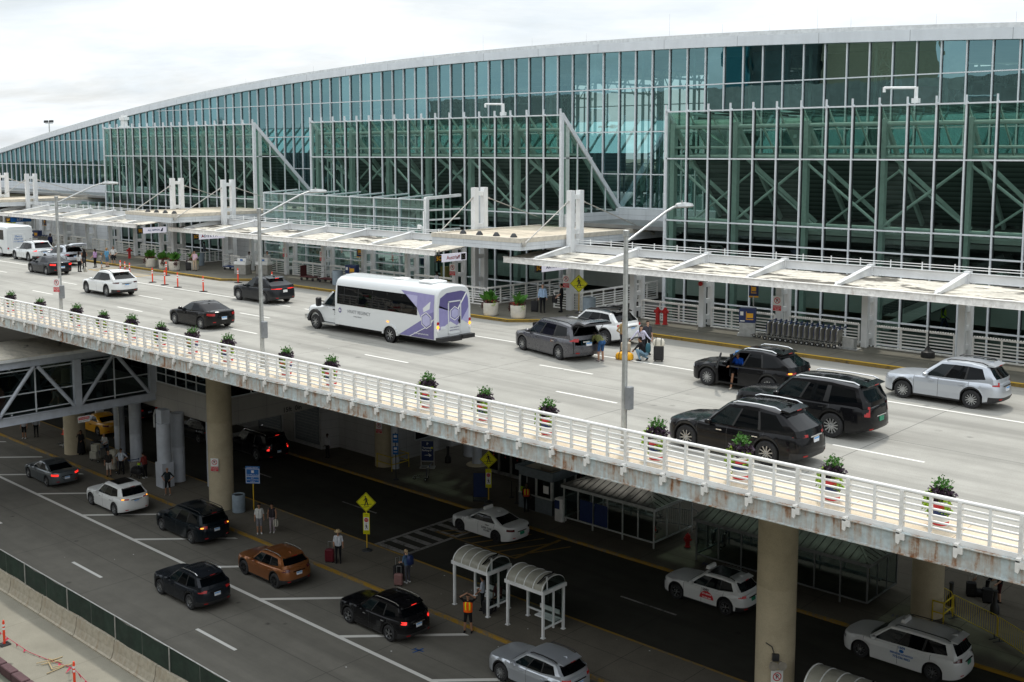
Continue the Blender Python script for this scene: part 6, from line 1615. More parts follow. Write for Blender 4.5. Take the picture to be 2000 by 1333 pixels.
    m2.polygons.foreach_set('material_index', lab); m2.shade_smooth(); m2.update()
    _pm[pose] = (m2, hd, hm, V3); return _pm[pose]
_cl = {}
def cloth(c):
    if isinstance(c, str): return M[c]
    if c not in _cl:
        m = bpy.data.materials.new('cloth'); nt = nodes(m); co = coords(nt)
        f = noise(nt, mapping(nt, co, (1, 1, .4)), 14, 4, .6)
        cc = ramp_apply(nt, f, [(.32, tuple(x * .72 for x in c)), (.66, tuple(min(1, x * 1.12) for x in c))])
        out(nt, principled(nt, cc, .85, 0, .2, 0, f, .5, .02).outputs[0]); _cl[c] = m
    return _cl[c]
BLK, WHT, NVY, GRY = (.012, .012, .014), (.62, .62, .6), (.015, .022, .06), (.12, .12, .125)
def person(label, pose, loc, rz, top=BLK, legs=BLK, skin='skin_tan', sleeve='short', leg='long', shoe=BLK, hair=(.015, .011, .009), style='short', h=1.74, hat=None, vest=None, group=None, skirt=None, glasses=False):
    me, hd, hm, J = pose_mesh(pose)
    t = thing('person', label, 'person', loc, math.radians(rz), group); t.scale = (h / 1.76,) * 3
    o = bpy.data.objects.new('body', me); COL.objects.link(o); o.parent = t
    sk = M[skin]; T = cloth(top); Lg = cloth(legs)
    for i, m in enumerate([sk, T, T if sleeve in ('short', 'long') else sk, T if sleeve == 'long' else sk, Lg, Lg if leg == 'long' else sk, cloth(shoe)]):
        s = o.material_slots[i]; s.link = 'OBJECT'; s.material = m
    def H(x, y, z): return hd + hm @ Vec((x, y, z))
    if style != 'bald':
        mb = MB(); R = 10; n = 16; vs = []; big = {'short': 1., 'bun': 1.02, 'long': 1.04, 'bob': 1.06, 'puffy': 1.2}[style]
        for i in range(R + 1):
            a = PI * i / R
            for k in range(n):
                b = 2 * PI * k / n
                x, y, z = .09 * big * math.sin(a) * math.cos(b), .1 * big * math.sin(a) * math.sin(b) + .018, .098 * big * math.cos(a) + .032
                vs.append((x, y, z))
        fs = []
        for i in range(R):
            for k in range(n):
                q = (i * n + k, (i + 1) * n + k, (i + 1) * n + (k + 1) % n, i * n + (k + 1) % n)
                cz = sum(vs[j][2] for j in q) / 4; cy = sum(vs[j][1] for j in q) / 4
                if (cy < -.02 and cz < .075) or (cz < -.02 and cy < .03) or cz < -.055: continue
                fs.append(q)
        mb.add([H(*p) for p in vs], fs)
        if style in ('long', 'bob'):
            ln = .3 if style == 'long' else .14
            cap_mesh(mb, H(0, .075, .02), H(0, .1, -ln), .075, .05); cap_mesh(mb, H(.06, .05, .0), H(.075, .06, -ln * .8), .04, .03); cap_mesh(mb, H(-.06, .05, .0), H(-.075, .06, -ln * .8), .04, .03)
        if style == 'bun': cap_mesh(mb, H(0, .11, .07), H(0, .13, .06), .045, .04); cap_mesh(mb, H(0, .12, .05), H(0, .15, -.14), .03, .02)
        mb.build('hair', cloth(hair), t, smooth=60, world=False)
    MB().add([H(-.05, -.088, .022), H(-.012, -.094, .022), H(-.012, -.094, .006), H(-.05, -.088, .006)], [(0, 1, 2, 3)]).add([H(.05, -.088, .022), H(.012, -.094, .022), H(.012, -.094, .006), H(.05, -.088, .006)], [(0, 1, 2, 3)]).build('sunglasses' if glasses else 'eyes', M['sign_black'], t, world=False)
    if hat:
        kind, c = hat; mb = MB(); vs = []; n = 18
        def ringp(r, z, sy=1.1): return [H(r * math.cos(2 * PI * k / n), r * sy * math.sin(2 * PI * k / n) + .012, z) for k in range(n)]
        prof = [(.1, .055), (.1, .1), (.085, .145), (.03, .16)] if kind == 'cap' else [(.2, .07), (.105, .075), (.1, .14), (.085, .165), (.02, .16)]
        rs = [ringp(*p) for p in prof]
        for a, b in zip(rs[:-1], rs[1:]):
            for k in range(n): mb.add([a[k], a[(k + 1) % n], b[(k + 1) % n], b[k]], [(0, 1, 2, 3)])
        mb.add(rs[-1], [tuple(range(n))])
        if kind == 'cap': mb.add([H(-.08, -.06, .065), H(.08, -.06, .065), H(.06, -.19, .05), H(-.06, -.19, .05)], [(0, 1, 2, 3)])
        mb.build('hat', cloth(c), t, smooth=40, world=False)
    if vest or skirt:
        pel, ch = J['pel'], J['ch']; up = (ch - pel).normalized(); fwd = Vec((1, 0, 0)).cross(up) * -1
        def tube(levels, m, nm, gap=False):
            mb = MB(); n = 20; rs = []
            for c, rx, ry in levels:
                rs.append([c + Vec((1, 0, 0)) * rx * math.cos(2 * PI * k / n) + fwd * ry * math.sin(2 * PI * k / n) for k in range(n)])
            for i, (a, b) in enumerate(zip(rs[:-1], rs[1:])):
                for k in range(n):
                    if gap and k in (13, 14, 15, 16) and 0: continue
                    mb.add([a[k], a[(k + 1) % n], b[(k + 1) % n], b[k]], [(0, 1, 2, 3)], 1 if (nm == 'vest' and k in (3, 6, 13, 16) and i != 0) else 0)
            return mb.build(nm, m, t, smooth=50, world=False)
        if vest: tube([(pel + up * .0, .205, .15), (pel + up * .1, .2, .145), (pel + up * .16, .2, .145), (ch + up * .02, .21, .145), (ch + up * .12, .2, .135), (ch + up * .17, .15, .1)], [cloth(vest), M['sign_yellow']], 'vest')
        if skirt: tube([(pel + Vec((0, 0, .06)), .19, .14), (pel - Vec((0, 0, .2)), .24, .2), (pel - Vec((0, 0, skirt[1])), .3, .27)], [cloth(skirt[0])], 'skirt')
    return t
PU_ = 'people on the departures kerb'; PL_ = 'people on the lower level'
Z = .15; ZL = L + .13
person('man in pale blue shirt and dark trousers standing beside a black suitcase', 'stand', (-42.9, 49.1, Z), 45, (.4, .55, .75), BLK, 'skin_light', 'long', style='short', hair=(.3, .27, .24), group=PU_)
person('bearded man in black t-shirt and black trousers holding a bag', 'hold', (-42.2, 50.0, Z), -60, BLK, BLK, 'skin_light', group=PU_)
person('man in olive t-shirt and blue shorts leaning into the grey minivan', 'bend', (-31.35, 39.95, 0), -105, (.16, .17, .06), (.03, .09, .22), 'skin_tan', leg='short', shoe=(.3, .25, .25), group=PU_)
person('long haired girl in pale lavender top reaching out over the luggage', 'reach', (-30.6, 42.2, 0), 20, (.62, .6, .75), (.03, .03, .035), 'skin_light', 'long', style='long', h=1.62, group=PU_)
person('person in black with teal backpack crouching by the yellow duffel', 'crouch', (-29.95, 41.4, 0), -60, BLK, (.2, .32, .42), 'skin_tan', 'long', style='short', group=PU_)
person('short haired boy standing behind the girl in lavender', 'stand', (-30.7, 42.8, 0), 60, (.05, .05, .06), BLK, 'skin_light', h=1.66, group=PU_)
person('person in tan jacket half hidden by the right lamp post', 'hips', (-31.8, 42.3, 0), 90, (.35, .25, .12), (.05, .05, .06), 'skin_tan', 'long', group=PU_)
person('driver in bright blue shirt and cap stepping out of the black SUV', 'exit', (-23.55, 39.25, 0), 12, (.01, .09, .5), BLK, 'skin_tan', leg='short', shoe=(.55, .5, .42), hat=('cap', (.08, .2, .42)), group=PU_)
person('woman in pale pink top and beige trousers talking on the phone', 'phone', (-78.7, 47.5, Z), 40, (.7, .5, .58), (.55, .42, .3), 'skin_light', style='bun', h=1.66, glasses=True, group=PU_)
person('person in grey seen from behind beside a large brown suitcase', 'hold', (-85.2, 52.4, Z), 160, (.12, .14, .16), (.12, .14, .17), 'skin_dark', group=PU_)
person('skycap with dark tie behind the left white desk', 'hold', (-74.0, 49.5, Z), 30, WHT, BLK, 'skin_dark', 'long', group=PU_, vest=None)
person('skycap in white shirt behind the right white desk', 'stand', (-73.3, 50.7, Z), 60, WHT, BLK, 'skin_light', 'long', group=PU_)
person('man in white t-shirt seen above the roof of the bus', 'stand', (-52.6, 49.6, Z), 170, (.66, .66, .7), GRY, 'skin_dark', group=PU_)
person('woman in black tank top by the open tailgate, facing the car', 'hold', (-88.4, 43.0, 0), -95, BLK, BLK, 'skin_tan', 'none', style='bob', h=1.66, group=PU_)
person('long haired woman in white top and wide black trousers by the sedan', 'stand', (-86.2, 41.5, 0), 200, WHT, BLK, 'skin_light', style='long', h=1.68, group=PU_)
person('girl in a rainbow tie dye shirt behind the pale SUV', 'hold', (-88.5, 44.0, 0), -60, (.55, .35, .6), BLK, 'skin_light', style='bob', h=1.6, group=PU_)
person('child in dark clothes carrying a grey backpack near the kerb', 'stand', (-87.6, 44.1, 0), 150, (.08, .1, .14), (.1, .2, .3), 'skin_light', leg='short', h=1.3, style='puffy', hair=(.25, .15, .07), group=PU_)
person('fair haired boy in blue shirt beside the girl in tie dye', 'stand', (-88.2, 44.9, 0), 200, (.12, .32, .5), (.1, .2, .3), 'skin_light', leg='short', h=1.62, style='puffy', hair=(.35, .2, .08), group=PU_)
person('girl in white t-shirt with jacket tied at the waist, on the kerb', 'hips', (-89.2, 46.0, .0), 40, WHT, BLK, 'skin_light', leg='short', h=1.62, style='bun', hair=(.12, .06, .03), shoe=WHT, skirt=(BLK, .28), group=PU_)
person('person in dark navy jacket and cap beside the white coach', 'stand', (-104.2, 47.4, Z), 100, NVY, BLK, 'skin_dark', 'long', hat=('cap', (.1, .08, .06)), group=PU_)
person('worker in yellow green vest inside the glass near the escalator', 'walk', (-22.8, 58.9, -.1), 110, NVY, NVY, 'skin_dark', 'long', vest=(.45, .65, .05), group='people behind glass')
person('young man in white t-shirt and grey shorts with a green backpack', 'stand', (-50.45, 33.95, ZL), 60, WHT, (.22, .22, .24), 'skin_tan', leg='short', style='puffy', shoe=WHT, group=PL_)
person('woman in dark tank top and wide lilac trousers holding a cream bag', 'hold', (-50.1, 34.55, ZL), 45, (.035, .03, .035), (.36, .3, .33), 'skin_tan', 'none', style='bun', h=1.68, shoe=WHT, group=PL_)
person('man in straw hat and patterned white shirt beside a red suitcase', 'hold', (-43.8, 34.2, ZL), 45, (.55, .57, .6), BLK, 'skin_tan', style='bald', hat=('brim', (.55, .42, .24)), group=PL_)
person('fair haired woman with navy backpack pushing two suitcases', 'push', (-39.2, 34.85, ZL), -90, (.08, .15, .25), (.09, .09, .11), 'skin_light', style='bun', hair=(.5, .36, .2), h=1.7, shoe=WHT, group=PL_)
person('man in orange safety vest raising both hands to his head', 'handsup', (-33.25, 33.1, L), 35, BLK, BLK, 'skin_tan', leg='short', vest=(.95, .12, .01), h=1.78, glasses=True, group=PL_)
person('dark haired woman in white blouse standing inside the shelter', 'hold', (-34.2, 35.0, ZL), -60, (.42, .45, .52), BLK, 'skin_tan', style='bun', h=1.66, group=PL_)
person('woman in dark red top seated inside the shelter', 'sit', (-33.85, 35.65, ZL), 10, (.09, .025, .03), BLK, 'skin_tan', style='bob', group=PL_)
person('man in dark t-shirt and shorts with hands on hips by the white columns', 'hips', (-60.5, 34.15, ZL), 40, (.012, .02, .022), BLK, 'skin_tan', leg='short', shoe=(.4, .35, .3), style='bald', group=PL_)
person('woman in dark red top pushing a loaded cart by the columns', 'push', (-64.8, 35.0, ZL), -75, (.2, .035, .03), BLK, 'skin_tan', 'long', style='bun', shoe=WHT, group=PL_)
person('man in white shirt and black trousers among the wrapped boxes', 'hips', (-66.75, 34.4, ZL), 40, (.5, .54, .6), BLK, 'skin_tan', group=PL_)
person('man in dark shirt and white shorts at the kerb by the boxes', 'stand', (-66.9, 33.6, ZL), 70, (.03, .028, .026), (.6, .56, .52), 'skin_tan', leg='short', style='bald', group=PL_)
person('woman in long black dress by the round pier', 'phone', (-73.3, 34.85, ZL), 40, BLK, BLK, 'skin_tan', 'long', style='long', skirt=(BLK, .82), group=PL_)
person('man in white t-shirt bending over the wrapped boxes', 'push', (-71.4, 35.7, ZL), 20, WHT, BLK, 'skin_light', style='bald', group=PL_)
person('person in black taking a picture behind the luggage', 'phone', (-71.3, 36.6, ZL), 40, BLK, BLK, 'skin_tan', group=PL_)
person('person in black and white top with bag under the footbridge', 'stand', (-80.5, 34.0, ZL), 40, (.35, .36, .38), BLK, 'skin_tan', leg='short', shoe=WHT, group=PL_)
person('person in pale shirt and dark vest under the footbridge', 'hold', (-80.3, 34.8, ZL), 60, (.3, .31, .32), BLK, 'skin_tan', 'long', group=PL_)
person('man in white shirt standing alone by the louvred wall', 'stand', (-59.9, 46.0, ZL), 10, (.5, .5, .52), BLK, 'skin_dark', 'long', group=PL_)
person('booth attendant in a red reflective vest at the booth door', 'hold', (-42.15, 46.85, ZL), 40, BLK, BLK, 'skin_dark', 'long', vest=(.55, .06, .03), group=PL_)
person('man in white shirt bending over black luggage at lower right', 'bend', (-17.75, 52.5, ZL), -80, (.5, .48, .44), BLK, 'skin_light', group=PL_)
person('man in black top and dark red shorts holding a suitcase handle', 'hold', (-17.0, 52.15, ZL), -60, BLK, (.05, .01, .012), 'skin_light', leg='short', group=PL_)
FB = 'people crossing the footbridge'
person('woman in pink dress walking through the footbridge', 'walk', (-67.3, 27.2, -6.1), 0, (.5, .25, .2), (.5, .25, .2), 'skin_tan', style='bun', h=1.66, skirt=((.45, .2, .17), .6), leg='short', group=FB)
person('person in pale shorts and white trainers walking in the footbridge', 'walk', (-67.0, 30.3, -6.1), 160, (.1, .03, .03), (.45, .44, .42), 'skin_light', leg='short', shoe=WHT, group=FB)
person('dark clothed person in the middle of the footbridge', 'stand', (-67.4, 33.8, -6.1), 0, BLK, BLK, 'skin_dark', 'long', group=FB)
person('pair of dark silhouettes at the left of the footbridge, nearer one', 'stand', (-68.6, 27.6, -6.1), 60, GRY, BLK, 'skin_dark', 'long', group=FB)
# ================================================================== props
def leaf_cluster(mb, c, rad, n, size, m, up=.3, droop=0.):
    for _ in range(n):
        while True:
            p = Vec((random.uniform(-1, 1), random.uniform(-1, 1), random.uniform(-1, 1)))
            if p.length < 1: break
        d = Vec((random.gauss(0, 1), random.gauss(0, 1), random.gauss(up, 1))).normalized(); q = d.orthogonal().normalized(); q.rotate(Matrix.Rotation(random.uniform(0, 6.28), 3, d))
        s = size * random.uniform(.6, 1.3); w_ = q.cross(d) * s * .36
        o = Vec(c) + Vec((p.x * rad[0], p.y * rad[1], p.z * rad[2])); tip = o + q * s + Vec((0, 0, -droop * s)); md = o + q * s * .5
        mb.add([o, md + w_ + d * s * .08, tip, md - w_ + d * s * .08], [(0, 1, 2, 3)], m)
def railing_tub():
    t = thing('flower_tub', '', 'planter')
    prof = [(.2, 0), (.215, .04), (.225, .15), (.24, .32), (.25, .5), (.265, .62), (.285, .64), (.285, .69), (.25, .69), (.24, .6), (0, .6)]
    mb = MB(); n = 24
    for i in range(len(prof) - 1):
        r0, z0 = prof[i]; r1, z1 = prof[i + 1]; zm = (z0 + z1) / 2
        m = 1 if .04 <= zm < .15 else 2 if .3 < zm < .5 else 1 if .5 < zm < .62 else 0
        vs = [(r * math.cos(2 * PI * k / n), r * math.sin(2 * PI * k / n), z) for r, z in ((r0, z0), (r1, z1)) for k in range(n)]
        mb.add(vs, [(k, (k + 1) % n, n + (k + 1) % n, n + k) for k in range(n)], m if i < 5 else (3 if r1 == 0 else 0))
    mb.build('tub', [M['sign_white'], M['sign_red'], M['sign_navy'], M['soil']], t, smooth=40, world=False)
    mb = MB()
    leaf_cluster(mb, (0, 0, .86), (.32, .3, .2), 300, .13, 2, .6)
    leaf_cluster(mb, (-.22, -.12, .62), (.17, .17, .32), 170, .12, 1, .3, .3); leaf_cluster(mb, (.2, -.14, .6), (.14, .14, .28), 110, .11, 1, .3, .3); leaf_cluster(mb, (-.25, -.1, .3), (.1, .1, .2), 30, .09, 1, .3, .4)
    leaf_cluster(mb, (0, .02, 1.08), (.22, .22, .14), 110, .1, 0, .9)
    for k in range(9):
        a = random.uniform(0, 6.28); r = random.uniform(.05, .25); b = (r * math.cos(a), r * math.sin(a), 1.0); e = (b[0] * 1.25, b[1] * 1.25, random.uniform(1.08, 1.28))
        mb.cyl(b, e, .005, .003, 4, 0); leaf_cluster(mb, e, (.05, .05, .04), 7, .05, 0, .8)
    mb.build('plants', [M['leaf_green'], M['leaf_lime'], M['leaf_purple']], t, world=False, recalc=False)
    return t
tubX = [-66.7, -62.7, -58.2, -55.2, -52.2, -49.3, -46.4, -43.4, -38.9, -35.8, -29.98, -27.0, -24.0, -19.5, -16.5, -13.6, -10.6]
tl = {-10.6: 'flower tub with red and blue bands at the right end of the deck railing', -19.5: 'flower tub with red and blue bands right of the right lamp post', -24.0: 'flower tub with red and blue bands left of the right lamp post', -62.7: 'flower tub with red and blue bands left of the far lamp post'}
tub = None
for i, x in enumerate(tubX):
    lb = tl.get(x, 'flower tub with red and blue bands behind the deck railing, %s from the left' % ORD[i])
    if tub is None: tub = railing_tub(); put(tub, (x, 27.75, .12)); tub['label'] = lb; tub['group'] = 'flower tubs along the deck railing'
    else: dup(tub, (x, 27.75, .12), random.uniform(-.5, .5), lb, scale=random.uniform(.94, 1.06))
def big_pot(seed):
    random.seed(seed)
    t = thing('concrete_planter', '', 'planter')
    MB().lathe([(.36, 0), (.4, .03), (.43, .12), (.45, .6), (.46, .72), (.45, .77), (.41, .77), (.39, .68), (0, .68)], n=28).build('pot', M['planter_concrete'], t, smooth=40, world=False)
    mb = MB()
    for k in range(24):
        a = random.uniform(0, 6.28); b = (random.uniform(-.12, .12), random.uniform(-.12, .12), .7); tilt = random.uniform(.05, .55); hh = random.uniform(.45, 1.0)
        tip = Vec((b[0] + tilt * math.cos(a), b[1] + tilt * math.sin(a), .7 + hh)); d = (tip - Vec(b)).normalized(); side = d.cross(Vec((math.cos(a + 1), math.sin(a + 1), 0))).normalized(); nn = side.cross(d)
        base = Vec(b) + d * hh * .35
        mb.cyl(b, base, .012, .01, 4, 0)
        ln = random.uniform(.4, .6); prev = None
        for i in range(6):
            f = i / 5; wd = .15 * math.sin(PI * min(f * .9 + .08, 1)) ; c = base + d * ln * f + nn * (.16 * f * f)
            cur = (c - side * wd, c + nn * .025, c + side * wd)
            if prev: mb.add([prev[0], prev[1], cur[1], cur[0], prev[2], cur[2]], [(0, 1, 2, 3), (1, 4, 5, 2)], 0)
            prev = cur
    leaf_cluster(mb, (0, 0, .82), (.45, .45, .12), 160, .13, 1, .5, .2); leaf_cluster(mb, (-.4, -.15, .62), (.16, .18, .26), 110, .12, 1, .2, .4)
    leaf_cluster(mb, (.36, -.1, .68), (.12, .18, .16), 50, .1, 2, .3, .4); leaf_cluster(mb, (0, -.1, .86), (.46, .44, .12), 50, .07, 3, .8); leaf_cluster(mb, (0, 0, .9), (.35, .35, .15), 80, .14, 0, .5)
    mb.build('plants', [M['leaf_green'], M['leaf_maroon'], M['leaf_lime'], M['petal_red']], t, world=False, recalc=False)
    return t
gp = 'big planters on the departures pavement'
A_ = big_pot(3); B_ = big_pot(8)
for o, p, lb in ((A_, (-44.4, 46.2, Z), 'big concrete planter of tall leaves just right of the bus rear'), (B_, (-42.5, 46.5, Z), 'big concrete planter of tall leaves left of the man in pale blue')):
    put(o, p); o['label'] = lb; o['group'] = gp
dup(A_, (-84.0, 46.6, Z), 1., 'big concrete planter nearest the red standpipe at left'); dup(B_, (-82.0, 46.7, Z), 2., 'big concrete planter, second from the left standpipe')
dup(A_, (-80.3, 46.6, Z), 2.5, 'big concrete planter, third from the left standpipe'); dup(B_, (-79.6, 47.9, Z), .5, 'big concrete planter beside the woman on the phone')
random.seed(21)
# ---- lamp posts
lp = [(-60.7, 'tall grey street lamp at far left carrying a no parking sign'), (-41.1, 'tall grey street lamp left of the bus'), (-21.0, 'tall grey street lamp at right in front of the crouching group')]
for i, (x, lb) in enumerate(lp):
    t = thing('street_lamp', lb, 'street lamp', (x, 28.05, .12), 0, 'street lamps along the deck railing')
    MB().box(-.2, .2, -.2, .2, 0, .05).lathe([(.12, .05), (.1, .3), (.09, 3), (.075, 6.9), (.1, 6.92), (.1, 7.1), (.04, 7.12)], n=16).build('pole', M['galv'], t, smooth=40, world=False)
    MB().tube([(0, .05, 6.75), (0, 2.2, 7.62), (0, 2.6, 7.74), (0, 2.9, 7.78)], .042, 10).build('arm', M['galv'], t, smooth=50, world=False)
    mb = MB(); rows = []
    for y, w_, h_ in ((2.75, .06, .05), (2.95, .15, .09), (3.3, .19, .1), (3.6, .15, .06), (3.72, .05, .03)): rows.append([(-w_, y, 7.76), (-w_ * .6, y, 7.78 + h_), (w_ * .6, y, 7.78 + h_), (w_, y, 7.76), (0, y, 7.7)])
    for a, b in zip(rows[:-1], rows[1:]):
        for k in range(5): mb.add([a[k], a[(k + 1) % 5], b[(k + 1) % 5], b[k]], [(0, 1, 2, 3)])
    mb.add(rows[0], [tuple(range(5))]); mb.add(rows[-1], [tuple(range(5))])
    mb.cyl((0, 3.1, 7.86), (0, 3.1, 7.95), .035, n=8)
    mb.build('lamp_head', M['galv'], t, smooth=45, world=False)
    MB().bbox(.12, .3, -.14, .12, 1.35, 2.1, .02).box(.09, .13, -.03, .03, 1.5, 1.95).build('control_box', M['grey_plastic'], t, world=False)
# ---- signs
def sign_panel(t, w_, h_, z, m, y=-.02, nm='panel', x=0.): return MB().bbox(x - w_ / 2, x + w_ / 2, y - .012, y + .012, z - h_ / 2, z + h_ / 2, .006).build(nm, m, t, world=False)
def circle(mb, cx, cz, r0, r1, y, m=0, n=20):
    for k in range(n):
        a, b = 2 * PI * k / n, 2 * PI * (k + 1) / n
        mb.add([(cx + r0 * math.cos(a), y, cz + r0 * math.sin(a)), (cx + r1 * math.cos(a), y, cz + r1 * math.sin(a)), (cx + r1 * math.cos(b), y, cz + r1 * math.sin(b)), (cx + r0 * math.cos(b), y, cz + r0 * math.sin(b))], [(0, 1, 2, 3)], m)
def no_parking(t, z, y):
    p = sign_panel(t, .46, .78, z, M['sign_white'], y, 'sign_panel')
    mb = MB(); yy = y - .016
    circle(mb, 0, z + .16, .13, .165, yy); mb.add([(-.1, yy, z + .24), (-.08, yy, z + .26), (.1, yy, z + .08), (.08, yy, z + .06)], [(0, 1, 2, 3)])
    mb.build('ring', M['sign_red'], p, world=False)
    text_mesh('P', .22, 'letter', M['sign_black'], p, (0, yy + .002, z + .16), (PI / 2, 0, 0), .001, bold=.006)
    MB().box(-.22, .22, yy, yy + .003, z - .37, z - .1).build('red_field', M['sign_red'], p, world=False)
    for k, s_ in enumerate(('NO PARKING', 'TOW AWAY', 'ZONE')): text_mesh(s_, .07, 'letters', M['sign_white'], p, (0, yy - .002, z - .16 - k * .08), (PI / 2, 0, 0), .001)
for x, y, lb in ((-71.27, 51.0, 'no parking sign on a canopy column left of the luggage trolleys'), (-66.58, 51.0, 'no parking sign on a canopy column above the luggage trolleys'), (-52.4, 50.9, 'no parking sign under the canopy end behind the bus'), (-42.55, 50.9, 'no parking sign on the pylon beside the yellow crossing sign'), (-28.28, 50.85, 'no parking sign above the nested luggage carts')):
    t = thing('no_parking_sign', lb, 'sign', (x, y, Z), math.radians(12), 'no parking signs'); no_parking(t, 1.75, -.06)
    MB().box(-.03, .03, -.05, .06, 1.5, 2.0).build('bracket', M['galv'], t, world=False)
t = thing('no_parking_sign', 'no parking sign on the far left street lamp', 'sign', (-60.7, 27.9, .12), math.radians(25), 'no parking signs'); no_parking(t, 2.1, -.06)
t = thing('no_parking_sign', 'weathered notice sign on the round pier beside the grey bin', 'sign', (-55.6, 34.45, L), math.radians(40), 'no parking signs'); no_parking(t, 2.95, -.04)
t = thing('no_parking_sign', 'notice sign strapped to the tall round pier at right', 'sign', (-18.95, 34.7, L), math.radians(50), 'no parking signs'); no_parking(t, 2.05, -.08)
t = thing('no_parking_sign', 'notice sign on the dim pier near the white wall', 'sign', (-55.4, 46.9, L), math.radians(20), 'no parking signs'); no_parking(t, 2.9, -.08)
t = thing('low_clearance_sign', 'small red and white sign hanging below the footbridge', 'sign', (-65.85, 31.55, -7.2), math.radians(90), None)
sign_panel(t, .75, .4, .2, M['sign_white']); MB().box(-.35, .35, -.05, -.036, .18, .34).build('red_field', M['sign_red'], t, world=False); text_mesh('WARNING', .13, 'letters', M['sign_white'], t, (0, -.052, .26), (PI / 2, 0, 0), .001); text_mesh('LOW CLEARANCE', .08, 'letters', M['sign_black'], t, (0, -.04, .1), (PI / 2, 0, 0), .001)
def walker(mb, cx, cz, s, y, m):
    def P(pts): mb.add([(cx + a * s, y, cz + b * s) for a, b in pts], [tuple(range(len(pts)))], m)
    P([(-.05 + .06 * math.cos(2 * PI * k / 10), .38 + .06 * math.sin(2 * PI * k / 10)) for k in range(10)])
    P([(-.08, .3), (.06, .3), (.1, .02), (-.05, .02)]); P([(-.05, .04), (.03, .04), (-.08, -.35), (-.16, -.35)]); P([(.0, .04), (.1, .04), (.2, -.3), (.12, -.32)])
    P([(-.08, .28), (-.03, .25), (-.16, .03), (-.21, .06)]); P([(.04, .3), (.08, .24), (.2, .1), (.16, .06)])
def ped_sign(loc, rz, lb, zc, plate=True, base=True):
    t = thing('crossing_sign', lb, 'sign', loc, rz, 'yellow pedestrian crossing signs')
    MB().cyl((0, 0, 0), (0, 0, zc + .5), .03, n=8).build('post', M['post_yellow'], t, smooth=40, world=False)
    s = .54
    p = MB().prism([(0, zc - s), (s, zc), (0, zc + s), (-s, zc)], 'y', -.05, -.035).build('diamond', M['sign_yellow'], t, world=False)
    mb = MB(); y = -.053
    for a, b in (((0, -1), (1, 0)), ((1, 0), (0, 1)), ((0, 1), (-1, 0)), ((-1, 0), (0, -1))):
        f0, f1 = s * .95, s * .9; mb.add([(a[0] * f0, y, zc + a[1] * f0), (b[0] * f0, y, zc + b[1] * f0), (b[0] * f1, y, zc + b[1] * f1), (a[0] * f1, y, zc + a[1] * f1)], [(0, 1, 2, 3)])
    walker(mb, 0, zc + .04, .68, y - .002, 0)
    mb.add([(-.3, y, zc - .16), (.3, y, zc - .1), (.3, y, zc - .075), (-.3, y, zc - .135)], [(0, 1, 2, 3)]); mb.add([(-.17, y, zc - .28), (.17, y, zc - .24), (.17, y, zc - .215), (-.17, y, zc - .255)], [(0, 1, 2, 3)])
    mb.build('symbol', M['sign_black'], p, world=False)
    if plate:
        z = zc - s - .62
        q = sign_panel(t, .36, 1.15, z, M['sign_yellow'], -.045, 'plate'); MB().box(-.14, .14, -.064, -.06, z - .36, z + .34).build('white_field', M['sign_white'], q, world=False)
        mb = MB(); mb.add([(.12 * math.cos(PI / 8 + PI / 4 * k), -.068, z + .2 + .12 * math.sin(PI / 8 + PI / 4 * k)) for k in range(8)], [tuple(range(8))]); mb.build('stop_symbol', M['sign_red'], q, world=False)
        text_mesh('STOP', .075, 'letters', M['sign_white'], q, (0, -.072, z + .2), (PI / 2, 0, 0), .001); text_mesh('FOR', .05, 'letters', M['sign_black'], q, (0, -.068, z + .02), (PI / 2, 0, 0), .001)
        mb = MB(); walker(mb, 0, z - .18, .36, -.068, 0); mb.build('symbol', M['sign_black'], q, world=False)
        for k, (s_, zz) in enumerate((('STATE', .5), ('LAW', .41), ('WITHIN', -.42), ('CROSSWALK', -.5))): text_mesh(s_, .06, 'letters', M['sign_black'], q, (0, -.062, z + zz), (PI / 2, 0, 0), .001)
    if base: MB().lathe([(.28, 0), (.26, .05), (.08, .12), (.05, .16)], n=16).build('base', M['dark_metal'], t, smooth=40, world=False)
ped_sign((-44.1, 36.35, ZL), math.radians(35), 'yellow crossing sign with stop plate on the island by the zebra crossing', 2.65)
ped_sign((-45.0, 46.6, ZL), math.radians(35), 'yellow crossing sign with stop plate behind the white taxi sedan', 2.65)
ped_sign((-41.17, 50.4, Z), math.radians(30), 'yellow crossing sign behind the white luxury SUV on the departures pavement', 1.78, False)
ped_sign((-113.4, 47.6, Z), math.radians(50), 'yellow crossing sign peeking above the white coach', 2.45, False)
ped_sign((-68.6, 36.0, ZL - .3), math.radians(35), 'yellow crossing sign peeking over the footbridge roof', 1.2, False) if 0 else None
t = thing('cell_lot_sign', 'blue cell phone lot sign on a yellow post above the young couple', 'sign', (-54.25, 36.15, ZL), math.radians(38))
MB().cyl((0, 0, 0), (0, 0, 2.5), .035, n=8).build('post', M['post_yellow'], t, smooth=40, world=False)
sp = sign_panel(t, .86, 1.05, 2.12, M['sign_blue'], -.05)
MB().box(-.4, .4, -.067, -.064, 2.47, 2.5).box(-.4, .4, -.067, -.064, 2.0, 2.03).box(-.4, .4, -.067, -.064, 1.63, 1.66).box(-.41, -.38, -.067, -.064, 1.63, 2.5).box(.38, .41, -.067, -.064, 1.63, 2.5).box(-.08, .08, -.067, -.064, 2.24, 2.4).build('border', M['sign_white'], sp, world=False)
for s_, z, sz in (("O'HARE AIRPORT", 2.56, .09), ('Cell Phone Lot', 2.12, .13), ('EXIT', 1.93, .09), ('BESSIE COLEMAN DR', 1.83, .075), ('NORTH', 1.73, .08)): text_mesh(s_, sz, 'letters', M['sign_white'], sp, (0, -.068, z), (PI / 2, 0, 0), .001)
